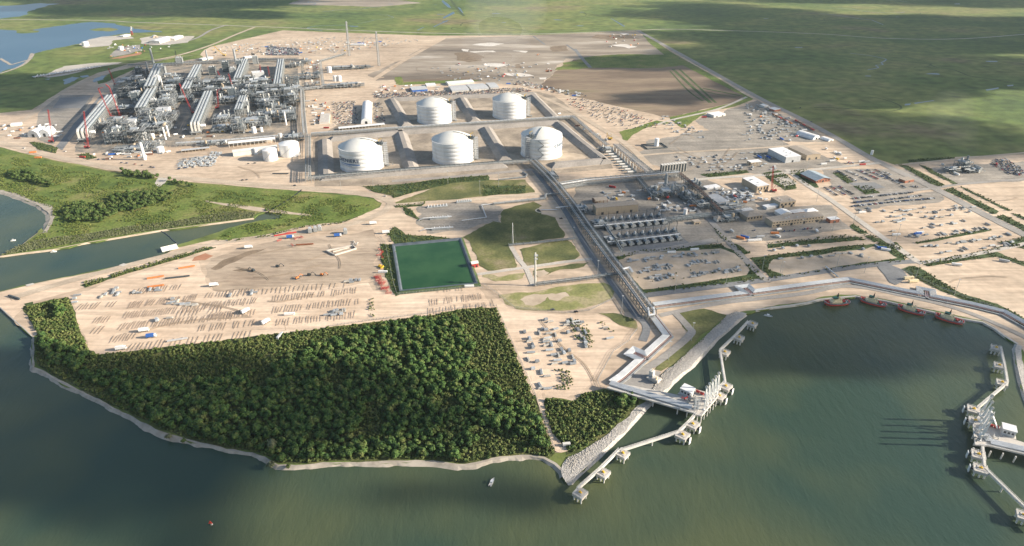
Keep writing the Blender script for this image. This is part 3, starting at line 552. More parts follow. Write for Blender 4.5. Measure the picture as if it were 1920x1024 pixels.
M['track'] = mat('wheel_track', [(0.3, (.30,.235,.17)), (.6, (.40,.32,.235))], scale=.1)
for (x0, x1, y0, y1, n_) in ((400,690,450,535,16), (150,900,545,640,8), (960,1150,600,720,6), (700,1000,80,150,14), (420,800,64,100,8), (1740,1910,495,560,7), (1240,1440,240,320,8), (420,560,310,338,6), (1780,1910,350,390,5), (600,720,100,150,6)):
    for k in range(n_):
        p = G(rq.uniform(x0,x1), rq.uniform(y0,y1)); a = R(13.5)+rq.choice((0,0,PI/2,.6))+rq.uniform(-.35,.35); P_ = [p]; L_ = rq.uniform(14,38)
        for j in range(4):
            a += rq.uniform(-.35,.35); q_ = P_[-1]+Vector((math.cos(a), math.sin(a), 0))*L_
            P_.append(q_)
        X_ = np.array([q.x for q in P_]); Y_ = np.array([q.y for q in P_]); BX = [G(x0,y0), G(x1,y0), G(x1,y1), G(x0,y1)]
        if not inpoly(BX, X_, Y_).all(): continue
        for o_ in (-1.1, 1.1): ribbon('wheel_track', [('w', q.x+o_*math.sin(a), q.y-o_*math.cos(a)) for q in P_], .8, M['track'], 9)
# ================================================================== THINGS
GZ = .45
def P3(px, py, z=GZ):
    p = G(px, py); return Vector((p.x, p.y, z))
def ramp(c, f): return tuple(min(1, x*f) for x in c)
# ------------------------------------------------------------------ LNG tanks
def text_mesh(body, height, weight=.02):
    cu = bpy.data.curves.new('t', 'FONT'); cu.body = body; cu.size = height/.72; cu.space_character = 1.12; cu.offset = weight*height
    cu.fill_mode = 'FRONT'
    o = bpy.data.objects.new('t', cu); COL.objects.link(o); dg = bpy.context.evaluated_depsgraph_get(); dg.update()
    me = bpy.data.meshes.new_from_object(o.evaluated_get(dg)); COL.objects.unlink(o); bpy.data.objects.remove(o)
    vs = [tuple(v.co) for v in me.vertices]; fs = [tuple(p.vertices) for p in me.polygons]; bpy.data.meshes.remove(me)
    return vs, fs
TXT = text_mesh('CHENIERE', 6.5, .045)
def tank(px, py, label, tower_th, logo=None, zig=None):
    c = G(px, py); c.z = GZ; root = T('storage_tank', label, 'storage tank', c, 0, 'white storage tanks in bunded basins')
    Rr = 40.0; H = 40.0; prof = [(Rr+1.6, -.3), (Rr+1.6, 1.2), (Rr+.2, 1.2)]
    for k in range(5):
        for t in np.linspace(0, 1, 5)[:-1]: prof.append((Rr+.75*math.sin(PI*t)**.8, 1.2+(k+t)*(H-1.6)/5))
    prof += [(Rr, H-.4), (Rr+.9, H-.4), (Rr+.9, H), (Rr-.6, H)]
    b = MB(); b.lathe(prof, 72); b.build('wall', M['tankwhite'], root, smooth=False)
    b = MB()
    for k in range(1, 5):
        z = 1.2+k*(H-1.6)/5; b.lathe([(Rr-.2, z-.22), (Rr+.32, z-.22), (Rr+.32, z+.22), (Rr-.2, z+.22)], 72)
    b.build('stiffening_rings', M['offwhite'], root)
    b = MB(); pr = []
    for t in np.linspace(0, 1, 13): pr.append((max(.01, (Rr-.6)*math.cos(t*PI/2*.999)**1.0 if False else (Rr-.6)*(1-t)), H-.1+12.5*(1-(1-t)**2)))
    b.lathe(pr, 72); b.build('dome_roof', M['dome'], root, smooth=True)
    f0 = math.atan2(-c.y, -c.x)
    def pol(th, r, z): a = f0+R(th); return Vector((r*math.cos(a), r*math.sin(a), z))
    # stair and lift tower outside the wall
    b = MB(); ts = pol(tower_th, Rr+5.5, 0); b.lattice(ts, ts+Vector((0,0,H+7)), 8, 8, 12, .36)
    for k in range(12): b.box(ts.x, ts.y, 3+k*3.7, 7.5, 7.5, .25, f0+R(tower_th))
    b.build('stair_tower', M['greyroof'], root)
    b = MB()
    for dth in (5.5, 8.5, 11): p = pol(tower_th+dth*(1 if tower_th > 0 else -1), Rr+3.2, 0); b.cyl(p, p+Vector((0,0,H+1.5)), .75, 8)
    b.build('riser_pipes', M['pipe'], root)
    b = MB(); pp = pol(tower_th, Rr-7, H+4)
    b.box(pp.x, pp.y, H+4, 20, 15, .5, f0+R(tower_th)); 
    rn = random.Random(int(px))
    for i in range(9):
        x, y = rn.uniform(-8.5, 8.5), rn.uniform(-6.5, 6.5); a = f0+R(tower_th); q = Vector((pp.x+x*math.cos(a)-y*math.sin(a), pp.y+x*math.sin(a)+y*math.cos(a), H+4.5))
        b.cyl(q, q+Vector((0,0,rn.uniform(1.5, 3.6))), rn.uniform(.4, 1.1), 8)
        if i % 2 == 0: b.beam(q+Vector((0,0,2)), (pp.x, pp.y, H+6.2), .5)
    for i in (-1, 1):
        for j in (-1, 1):
            a = f0+R(tower_th); q = Vector((pp.x+9*i*math.cos(a)-6.5*j*math.sin(a), pp.y+9*i*math.sin(a)+6.5*j*math.cos(a), H)); b.beam(q, q+Vector((0,0,7.5)), .4)
    b.build('pump_platform', M['darksteel'], root)
    b = MB(); q = pol(tower_th-4, Rr-4, H+4.5); b.cyl(q, q+Vector((0,0,7)), .5, 6); b.beam(q+Vector((0,0,7)), q+Vector((5.5,1,9)), .7); jb = b.build('jib_crane', M['yellow'], root)
    b = MB()   # walkways on the dome: to the crown and round the rim
    def dz(r): return H-.1+12.5*(1-(r/(Rr-.6))**2)
    last = None
    for t in np.linspace(.98, .03, 12):
        q = pol(tower_th*.85+12, (Rr-.6)*t, dz((Rr-.6)*t)+.8)
        if last: b.beam(last, q, 1.5, .5)
        last = q
    b.build('crown_walkway', M['steelblue'], root); b = MB(); last = None
    for a in range(0, 361, 5):
        q = pol(a, Rr-.2, H+1.1)
        if last: b.beam(last, q, .12, .12)
        b.beam(q-Vector((0,0,1.1)), q, .1); last = q
    b.build('rim_railing', M['steelblue'], root); b = MB(); last = None
    for a in range(150, 215, 6):
        q = pol(a, Rr-5, dz(Rr-5)+.6)
        if last: b.beam(last, q, 1.2, .5)
        last = q
    b.build('roof_walkway', M['steelblue'], root)
    b = MB(); q = pol(tower_th, Rr+9, 0)
    for i in range(8):
        a = rn.uniform(0, 6.28); x = Vector((math.cos(a), math.sin(a), 0))*rn.uniform(1, 9); b.cyl(q+x, q+x+Vector((0,0,rn.uniform(1.5, 5))), .5, 6); b.beam(q+x+Vector((0,0,1.5)), q+Vector((0,0,1.5)), .5)
    b.build('base_piping', M['pipegrey'], root)
    if zig:
        b = MB(); tt = zig; last = None
        for k, th in enumerate((tt, tt+16, tt, tt+16, tt)):
            z = H-1-k*(H-2)/4
            if last:
                for s_ in range(8):
                    u0, u1 = s_/8, (s_+1)/8; th0 = last[0]+(th-last[0])*u0; th1 = last[0]+(th-last[0])*u1
                    b.beam(pol(th0, Rr+1.5, last[1]+(z-last[1])*u0), pol(th1, Rr+1.5, last[1]+(z-last[1])*u1), .9, .9)
            last = (th, z)
        b.build('zigzag_stair', M['steelblue'], root)
    if logo:
        a0, zc, mc = logo; vs, fs = TXT; x1 = max(v[0] for v in vs); rr = Rr+1.3
        k = 50.0/x1; b = MB(); out = []
        for v in vs:
            th = a0+math.degrees(v[0]*k/rr); p = pol(th, rr, zc-3+v[1]); out.append(p)
        b.add(out, fs); b.build('wordmark', mc[0], root)
        b = MB(); n = 26
        for i in range(n+1):
            t = i/n; th = a0+math.degrees(50.5*t/rr); zz = zc-7.2+2.2*(1-t)**2; hh = .15+2.1*t**.8
            b.v += [tuple(pol(th, rr, zz-hh/2)), tuple(pol(th, rr, zz+hh/2))]
        for i in range(n): b.f.append((2*i, 2*i+2, 2*i+3, 2*i+1)); b.m.append(0)
        b.build('logo_swoosh', mc[1], root)
        b = MB()
        for j in range(3):
            for i in range(10):
                t = .08+i*.06+j*.02; th = a0+math.degrees(50*t/rr); zz = zc-9.2-j*1.1+2.0*(1-t)**2; th2 = a0+math.degrees(50*(t+.055)/rr)
                b.v += [tuple(pol(th, rr, zz)), tuple(pol(th2, rr, zz-.15)), tuple(pol(th2, rr, zz+.2)), tuple(pol(th, rr, zz+.35))]; q = len(b.v); b.f.append((q-4, q-3, q-2, q-1)); b.m.append(0)
        b.build('logo_lines', M['logoblue'], root)
    return root
pale = (plain('pale_logo_grey', (.10,.15,.21), .6, .02), plain('pale_logo_blue', (.16,.28,.42), .6, .02))  # paler tones of the lettering and swoosh colours
tank(680, 311, 'nearest left white storage tank with dark lettering and blue swoosh across its left side', 78, logo=(-77, 22.5, (M['logogrey'], M['logoblue'])))
tank(850.5, 297, 'blank white storage tank in the middle of the near row', 76)
tank(1015, 288, 'white storage tank with a zigzag stair and pale lettering at its right edge', -36, logo=(39, 25, pale), zig=-10)
tank(816, 225.5, 'far row white storage tank on the left, behind the middle one', 75)
tank(956, 216.5, 'far row white storage tank on the right, nearest the camp sheds', 75)
# ------------------------------------------------------------------ generic buildings
NB = [0]
def bld(label, A, B, depth, h, roof='flat', wall='tan', rf='tanroof', cat='building', name='building', doors=0, windows=0, open_front=False, gh=None, storeys=1, vents=0, over=.6, group=None, cols=0):
    a, b_ = G(*A), G(*B); L = (b_-a).length; rz = math.atan2(b_.y-a.y, b_.x-a.x); a.z = GZ-.2
    root = T(name, label, cat, a, rz, group); NB[0] += 1; rn = random.Random(NB[0])
    D = depth; gh = gh if gh is not None else D*.12
    m = MB()
    if roof == 'arch':
        n = 12; pts = [(0+D*0, 0)]
        # arch spans the width L, length runs back along depth
        arc = [(L/2-L/2*math.cos(PI*i/n), h*math.sin(PI*i/n)**.8) for i in range(n+1)]
        vs = [(x, 0, z) for x, z in arc]+[(x, D, z) for x, z in arc]
        m.add(vs, [(i, i+1, n+2+i, n+1+i) for i in range(n)]); m.build('roof', M[rf], root, smooth=False)
        m = MB(); m.add([(x, .02, z*.995) for x, z in arc], [tuple(range(n, -1, -1))]); m.add([(x, D-.02, z*.995) for x, z in arc], [tuple(range(n+1))]); m.build('wall', M[wall], root)
        m = MB(); m.box(L/2, -.1, 0, L*.22, .2, h*.45); m.build('door', M['dark'], root); return root
    if open_front:
        k = max(3, cols or int(L/9))
        for i in range(k+1):
            x = .4+(L-.8)*i/k; m.box(x, .4, 0, .7, .7, h)
            m.box(x, D-.4, 0, .7, .7, h)
        m.box(L/2, D-.2, 0, L, .3, h*.9); m.box(.2, D*.7, 0, .3, D*.5, h*.9); m.box(L/2, .4, h-.5, L, .5, .45); m.box(.4, D/2, h-.5, .5, D, .4); m.box(L-.4, D/2, h-.5, .5, D, .4)
        m.build('frame', M[wall], root)
    else:
        if roof in ('gable', 'gablex'):
            if roof == 'gable':   # ridge along L
                vs = [(0,0,0),(L,0,0),(L,D,0),(0,D,0),(0,0,h),(L,0,h),(L,D,h),(0,D,h),(0,D/2,h+gh-.05),(L,D/2,h+gh-.05)]
                m.add(vs, [(0,1,5,4),(1,2,6,9,5),(2,3,7,6),(3,0,4,8,7)])
            else:
                vs = [(0,0,0),(L,0,0),(L,D,0),(0,D,0),(0,0,h),(L,0,h),(L,D,h),(0,D,h),(L/2,0,h+gh-.05),(L/2,D,h+gh-.05)]
                m.add(vs, [(0,1,5,8,4),(1,2,6,5),(2,3,7,9,6),(3,0,4,7)])
        else: m.box(L/2, D/2, 0, L, D, h)
        m.build('wall', M[wall], root)
    m = MB(); o = over
    if roof == 'flat': m.box(L/2, D/2, h, L+o, D+o, .5)
    elif roof == 'gable':
        vs = [(-o,-o,h-.1),(L+o,-o,h-.1),(L+o,D/2,h+gh),(-o,D/2,h+gh),(L+o,D+o,h-.1),(-o,D+o,h-.1)]; vs += [(x,y,z+.35) for x,y,z in vs]
        m.add(vs, [(0,3,2,1),(3,5,4,2),(6,7,8,9),(9,8,10,11),(0,1,7,6),(5,11,10,4),(1,2,8,7),(2,4,10,8),(0,6,9,3),(3,9,11,5)])
    elif roof == 'gablex':
        vs = [(-o,-o,h-.1),(L/2,-o,h+gh),(L/2,D+o,h+gh),(-o,D+o,h-.1),(L+o,-o,h-.1),(L+o,D+o,h-.1)]; vs += [(x,y,z+.35) for x,y,z in vs]
        m.add(vs, [(6,7,8,9),(7,10,11,8),(0,3,2,1),(1,2,5,4),(0,1,7,6),(1,4,10,7),(0,6,9,3),(4,5,11,10),(3,9,8,2),(2,8,11,5)])
    elif roof == 'hip':
        vs = [(-1.2,-1.2,h-.1),(L+1.2,-1.2,h-.1),(L+1.2,D+1.2,h-.1),(-1.2,D+1.2,h-.1)]
        k = min(L, D)/2; 
        vs += [(k, D/2, h+gh+1.2), (L-k, D/2, h+gh+1.2)] if L >= D else [(L/2, k, h+gh+1.2), (L/2, D-k, h+gh+1.2)]
        m.add(vs, [(0,1,5,4),(2,3,4,5),(0,4,3),(1,2,5),(3,2,1,0)] if L >= D else [(0,1,4),(1,2,5,4),(2,3,5),(3,0,4,5),(3,2,1,0)])
    m.build('roof', M[rf], root)
    for i in range(doors):
        x = L*(i+.5)/doors+rn.uniform(-1, 1); m = MB(); m.box(x, -.06, 0, min(4, L/(doors+1)*.7), .12, min(4.2, h*.55)); m.build('door', M['dark'], root)
    if windows:
        for s_ in range(storeys):
            for i in range(windows):
                x = L*(i+.5)/windows; m = MB(); m.box(x, -.07, h*(s_+.42)/storeys, L/windows*.45, .14, h/storeys*.36); m.build('window', M['glass'], root)
    for i in range(vents):
        m = MB(); m.box(rn.uniform(.2, .8)*L, rn.uniform(.15, .85)*D, h+(gh*.6 if roof != 'flat' else .5), 1.6, 1.6, 1.3); m.build('roof_vent', M['greyroof'], root)
    return root
bld('long tan metal shed with a shallow ridge roof beside the vaporizer rows', (1117,404), (1195.5,397), 17, 12.5, 'gable', gh=1.6, doors=3)
bld('small open tan shelter behind the long tan shed', (1117,384), (1139,381), 15, 6, 'gable', open_front=True, wall='brown', gh=2)
bld('tall grey warehouse with a bright white flat roof', (1472,306), (1500,303), 56, 11, 'flat', 'greyroof', 'whiteroof', doors=1, vents=4, cat='warehouse')
bld('tan warehouse with a tan roof beside the white roofed one', (1511,301), (1537,298), 55, 10, 'gablex', gh=1.5, doors=2, cat='warehouse')
bld('white canopy on columns left of the grey warehouse', (1407,313), (1427,311), 13, 8, 'flat', 'tan', 'whiteroof', open_front=True, cols=3, cat='canopy')
bld('beige hall with a bright white flat roof beside the red crane', (1418,362), (1440,359), 43, 11.5, 'flat', 'tan', 'whiteroof', doors=2, vents=5, windows=4)
bld('brick pavilion with a blue grey ridge roof', (1529,344), (1556,340), 38, 5, 'gablex', 'brick', 'blueroof', gh=4, doors=1, windows=5, over=1.5, cat='pavilion')
bld('square tan block with a flat roof behind the white tents', (1461,391), (1490,387), 24, 9.5, 'flat', doors=2, vents=3, windows=4)
bld('tan control house with a hipped roof at the end of the rack', (1400,416), (1428,412), 20, 8, 'hip', windows=5, gh=1.5)
bld('white ridge tent behind the long tan offices', (1463,408), (1484,405), 15, 5, 'gablex', 'offwhite', 'white', gh=3, doors=1, cat='tent')
bld('brown flat shed between two white tents', (1487,405), (1508,402), 11, 4.5, 'flat', 'brown', 'greyroof')
bld('low white shelter at the right end of the tan offices', (1512,403), (1532,400), 12, 4, 'hip', 'offwhite', 'white', cat='shelter')
bld('long two storey tan office block with rows of windows', (1447,427), (1542,415.5), 19, 9, 'flat', windows=17, storeys=2, doors=4, vents=5, cat='office block')
bld('little tan hut with a hipped roof beside the road fork', (1344,417), (1357,415.5), 11, 5, 'hip', 'offwhite', 'tanroof', doors=1, gh=1, cat='hut')
bld('smallest tan hut right of the vaporizer rows', (1301,421.5), (1313,420), 8, 4, 'flat', doors=2, cat='hut')
bld('small red brick block with a white roof at the end of the offices', (1556,419), (1573,417), 10, 5.5, 'flat', 'brick', 'whiteroof', doors=1)
bld('red brick store with a pale roof among the parked cars', (1696,344), (1713,341), 13, 4.5, 'flat', 'brick', 'tanroof', doors=1, cat='store')
bld('long white arched fabric store in the upper laydown yard', (1524,263), (1537,260), 44, 8.5, 'arch', 'white', 'whiteroof', cat='fabric shed')
bld('second small white fabric shed beside the long arched one', (1553,266), (1563,264), 22, 4.5, 'arch', 'white', 'whiteroof', cat='fabric shed')
bld('low white building at the edge of the bare field', (1338,221), (1360,217.5), 24, 5, 'flat', 'offwhite', 'whiteroof', doors=2)
bld('small white roofed block with a red front by the far highway', (1452,210), (1463,208), 20, 4.5, 'flat', 'brick', 'whiteroof')
bld('pale green block at the top corner of the laydown yard', (1432,203), (1440,202), 16, 5, 'flat', 'greyroof', 'whiteroof')
bld('big white arched warehouse beside the parked rows', (677,233), (697,232), 165, 13, 'arch', 'white', 'whiteroof', cat='warehouse')
bld('small white block right of the big arched warehouse', (690,199), (696,199), 18, 5, 'flat', 'offwhite', 'whiteroof')
bld('long low white canopy in front of the arched warehouse', (636,245), (722,237), 13, 4, 'flat', 'offwhite', 'whiteroof', open_front=True, cols=14, cat='canopy')
bld('pale flat roofed slab building left of the arched warehouse', (599,233), (617,232), 75, 3.5, 'flat', 'offwhite', 'concrete')
bld('long white camp shed at the back of the camp', (841,161), (889,157), 30, 5, 'gable', 'offwhite', 'whiteroof', gh=2, cat='camp shed')
bld('left grey roofed camp hall', (848,174), (880,172), 60, 4.5, 'gable', 'offwhite', 'greyroof', gh=2, cat='camp hall')
bld('middle grey roofed camp hall', (884,171.5), (917,169), 62, 4.5, 'gable', 'offwhite', 'greyroof', gh=2, cat='camp hall')
bld('right grey roofed camp hall', (920,168), (936,167), 60, 4.5, 'gable', 'offwhite', 'greyroof', gh=2, cat='camp hall')
bld('grey roofed workshop with a bright blue side', (773,173), (802,171), 40, 5, 'flat', 'blue', 'greyroof', cat='workshop')
bld('white cabin block beside the blue sided workshop', (800,164), (818,163), 30, 4, 'flat', 'offwhite', 'whiteroof')
bld('long white roofed open store with dark bays behind the two white tanks', (430,277), (517,268), 15, 8, 'gable', 'offwhite', 'whiteroof', open_front=True, cols=11, gh=2, cat='open store')
bld('long cream walled shed below the open store with dark bays', (438,294), (521,284), 17, 8.5, 'gable', 'offwhite', 'offwhite', gh=2.5, cat='shed')
bld('low grey roofed shelter row left of the long stores', (341,287), (393,281.5), 9, 4, 'flat', 'tan', 'greyroof', open_front=True, cols=8, cat='shelter')
bld('long white shed at the lagoon depot', (300,82), (325,74), 42, 8, 'gable', 'offwhite', 'whiteroof', gh=3, cat='shed')
bld('shorter white shed at the lagoon depot', (328,76), (344,70), 30, 6, 'gable', 'offwhite', 'whiteroof', gh=2, cat='shed')
bld('low white block on the lagoon shore', (232,70), (245,67), 20, 5, 'flat', 'offwhite', 'whiteroof')
bld('white house with a red front on the reservoir bank', (885,503), (897,501), 7, 6, 'gable', 'red', 'offwhite', gh=2, doors=2, cat='pump house', name='pump_house')
bld('white domed shelter beside the leftmost red crane', (53,258), (74,258), 34, 15, 'arch', 'greyroof', 'white', cat='fabric shed')
bld('second white domed shelter right of its twin', (75,257), (94,256), 34, 15, 'arch', 'greyroof', 'white', cat='fabric shed')
bld('long white low store by the western haul road', (20,238), (40,236), 16, 4, 'flat', 'offwhite', 'whiteroof')
bld('white trailer office row at the north edge of the plant', (380,114), (400,110), 18, 5, 'flat', 'offwhite', 'whiteroof', cat='site office')
bld('white site office left of the north compound cars', (460,110), (474,108), 16, 4, 'flat', 'offwhite', 'whiteroof', cat='site office')
bld('white site office beside the left flare tower', (657,86), (684,86), 18, 4, 'flat', 'offwhite', 'whiteroof', cat='site office')
bld('white building with a round top at the lagoon depot', (287,71), (297,70), 18, 7, 'arch', 'tan', 'white')
for A, B, D, H_, lab in (((1437,394),(1463,389),10,4,'white portable cabin left of the square tan block'), ((1325,357),(1350,353),12,3,'white roofed cabin row among the scrap'), ((1345,386),(1366,383),34,5,'long grey ribbed shed along the dark pipe rack'), ((1385,404),(1415,400),14,4,'pale grey substation house in front of the hipped control house')):
    bld(lab, A, B, D, H_, 'flat', 'greyroof', 'whiteroof' if 'white' in lab else 'greyroof', cat='cabin')
# ------------------------------------------------------------------ upright tanks, silos
def silo(px, py, d, h, label, m='white', cone=True, cat='tank', group=None, ladder=True, name='upright_tank', z=0):
    c = P3(px, py); root = T(name, label, cat, c, 0, group); b = MB()
    b.lathe([(d/2+.3, -.3+z), (d/2+.3, .3+z), (d/2, .3+z), (d/2, h*.5), (d/2+.06, h*.5), (d/2, h*.51), (d/2, h)], 28); b.build('shell', M[m], root, smooth=False)
    b = MB(); b.lathe([(d/2+.15, h), (d/2+.15, h+.25), (d*.25, h+.25+d*.07), (.01, h+.25+d*.1)], 28); b.build('roof', M[m], root)
    if ladder:
        b = MB(); n = 16; last = None
        for i in range(n+1):
            a = -2.4+i*1.6/n; q = Vector((math.cos(a)*(d/2+.6), math.sin(a)*(d/2+.6), h*i/n))
            if last: b.beam(last, q, .8, .5)
            last = q
        b.build('spiral_stair', M['greyroof'], root)
    return root
silo(508, 299, 27, 20, 'white upright tank with a spiral stair, nearest the dirt lot')
silo(544.5, 290, 38, 23, 'widest small white tank beside the long pipe rack')
silo(480, 289, 7, 11, 'slim white tank left of the two bigger white tanks', ladder=False)
silo(1230.5, 273.5, 9, 15, 'lone white tank inside a square dark bund', ladder=False)
silo(1284.5, 402, 6, 8, 'small white tank at the edge of the rack road', ladder=False)
silo(161, 86, 22, 13, 'white drum tank on the lagoon point')
silo(228, 94, 16, 12, 'white cone topped tank at the lagoon depot', ladder=False)
silo(1634, 290, 5, 8, 'white tank by the diagonal highway', ladder=False)
silo(270, 262, 16, 16, 'white bulb shaped tank at the foot of the process plant', ladder=False)
silo(287, 259, 8, 9, 'small white drum right of the bulb shaped tank', ladder=False)
silo(477, 249, 10, 12, 'white drum in the middle of the second process block', ladder=False)
silo(491, 247, 6, 9, 'short white drum right of the taller drum', ladder=False)
silo(527, 264, 8, 15, 'pale column at the right end of the open store', 'offwhite', ladder=False)
silo(618, 136, 14, 16, 'far small white sphere topped tank near the left flare tower', ladder=False)
silo(629, 152, 12, 14, 'left one of the paired pale drums by the pipe modules', ladder=False)
silo(637, 152, 12, 14, 'right one of the paired pale drums by the pipe modules', ladder=False)
silo(302, 286, 14, 11, 'white round vessel in front of the process plant', ladder=False)
# leaning white column at the plant's front
for (px, py, d, h, lab) in ((272,300,6,34,'thick white column standing in front of the process plant'), (311,262,4,26,'slim white column right of the first process block'), (317,256,4,24,'second slim white column right of the first process block'), (390,115,5,34,'grey column at the back of the first process block'), (278,133,7,26,'grey column behind the first cold box'), (443,120,7,45,'tall grey blue vent column behind the second process block'),
    (288,118,7,42,'tall dark grey column at the far edge of the plant'), (395,170,5,22,'white column at the end of the second air cooler bank'), (537,235,4,30,'white mast column at the right of the second process block'), (1247,354,6,26,'pale column in the right hand compressor yard'), (1259,366,6,18,'second pale column in the right hand compressor yard')):
    c = P3(px, py); b = MB(); b.cyl(c, c+Vector((0,0,h)), d/2, 12, d/2*.85); b.cyl(c+Vector((0,0,h)), c+Vector((0,0,h+.8)), d/2*.6, 10, .1); tag(b.build('column', M['white' if 'white' in lab else 'pipegrey']), lab, 'process column')
# bund round lone tank
for (cx, cy, lx, ly, lab) in ((1227,275,44,30,'square dark bund wall round the lone white tank'),):
    c = P3(cx, cy); b = MB(); a = R(13.5)
    for s_ in (-1, 1):
        b.box(c.x-s_*ly/2*math.sin(a), c.y+s_*ly/2*math.cos(a), c.z, lx+1.2, 1.2, 1.8, a); b.box(c.x+s_*lx/2*math.cos(a), c.y+s_*lx/2*math.sin(a), c.z, 1.2, ly-1.2, 1.8, a)
    tag(b.build('bund_wall', M['darksteel']), lab, 'wall')
# row of tall ambient coolers
b = MB()
proto = None
for i in range(9):
    px = 1240.5+i*5.2; py = 325.5-i*.55; c = P3(px, py)
    if proto is None:
        proto = T('ambient_cooler', 'tall dark finned cooler with a pale frame, one of the close row of nine', 'cooler', c, R(8), 'row of nine tall finned coolers')
        m = MB(); m.box(0, 0, .8, 3.4, 8, 15.6)
        for k in range(7): m.box(0, -4+k*1.33, .8, 3.9, .3, 15.8)
        m.build('fins', M['darksteel'], proto)
        m = MB()
        for x in (-2.1, 2.1):
            for y in (-4.2, 4.2): m.box(x, y, 0, .7, .6, 17)
        m.box(0, 0, 16.4, 4.6, 9, .7); m.build('frame', M['offwhite'], proto)
    else: dup(proto, c)
# ------------------------------------------------------------------ vaporizers
def vaporizer_back():
    r = T('vaporizer', 'vaporizer with a white hood and thin stack', 'vaporizer'); m = MB(); m.box(0, 0, 0, 7, 6, 3.5); m.build('body', M['steelblue'], r)
    m = MB(); m.cyl((-.5,0,3.5), (-.5,0,6.2), 2.0, 12, 1.5); m.lathe([(1.5,6.2),(.9,7.2),(.01,7.5)], 12, (-.5,0)); m.build('hood', M['greyroof'], r)
    m = MB(); m.cyl((3.6,.5,0), (3.6,.5,15), .38, 8); m.build('stack', M['darksteel'], r)
    m = MB(); m.cyl((-.5,-3,2.5), (-.5,-8,2.5), .8, 8); m.build('duct', M['pipegrey'], r); return r
def vaporizer_front():
    r = T('bath_heater', 'round bath heater with a black burner mouth', 'heater'); m = MB(); m.cyl((0,-4.5,3.2), (0,4.5,3.2), 2.9, 14); m.cyl((4.4,-3.5,2.4), (4.4,3.5,2.4), 1.5, 10); m.build('vessel', M['steel'], r)
    m = MB(); m.cyl((-4.2,-2.6,2.8), (-4.2,2.2,2.8), 1.9, 12); m.build('burner', M['dark'], r)
    m = MB(); m.beam((-4,3,6.5), (3,3,6.5), .6); m.beam((0,3,3), (0,7,6.5), .6); m.build('piping', M['pipe'], r); 
    m = MB(); m.box(0,0,0,13,9,.6); m.build('skid', M['darksteel'], r); return r
va = ang((1150,414), (1235,406)); B0 = vaporizer_back(); F0 = vaporizer_front(); first = True
for row, (x0, y0, x1, y1, u0, v0, u1, v1, nm) in enumerate(((1136.5,415,1236,406.5,1141,431,1243,419.5,'upper'), (1161,445,1264,434.5,1166,461.5,1270,449.5,'lower'))):
    for i in range(8):
        t = i/7; c = P3(x0+(x1-x0)*t, y0+(y1-y0)*t); d = P3(u0+(u1-u0)*t, v0+(v1-v0)*t)
        lb = 'white hooded vaporizer with a thin dark stack in the %s row' % nm; lf = 'round grey heater with a black mouth along the front of the %s row' % nm
        if first:
            B0.location = c; F0.location = d; B0.rotation_euler = F0.rotation_euler = (0,0,va); B0['label'] = lb; F0['label'] = lf; B0['group'] = 'white hooded vaporizers, '+nm+' row'; F0['group'] = 'grey heaters, '+nm+' row'; first = False
        else: dup(B0, c, va, lb, group='white hooded vaporizers, '+nm+' row'); dup(F0, d, va, lf, group='grey heaters, '+nm+' row')
# compressors beside the diagonal rack
cp = T('compressor', 'low pale compressor on a dark skid in the diagonal row', 'compressor'); m = MB(); m.cyl((-6,0,2.6), (6,0,2.6), 2.0, 12); m.build('casing', M['offwhite'], cp)
m = MB(); m.box(0,0,0,22,6,.7); m.box(8,0,.7,5,4,4); m.build('skid', M['steelblue'], cp); m = MB(); m.cyl((9.5,0,0), (9.5,0,13), 1.0, 8); m.build('exhaust', M['offwhite'], cp)
for i in range(9):
    t = i/8; c = P3(1141+41*t, 287+38*t)
    if i == 0: cp.location = c; cp.rotation_euler = (0,0,R(10)); cp['group'] = 'compressors in the diagonal row'
    else: dup(cp, c, R(10))
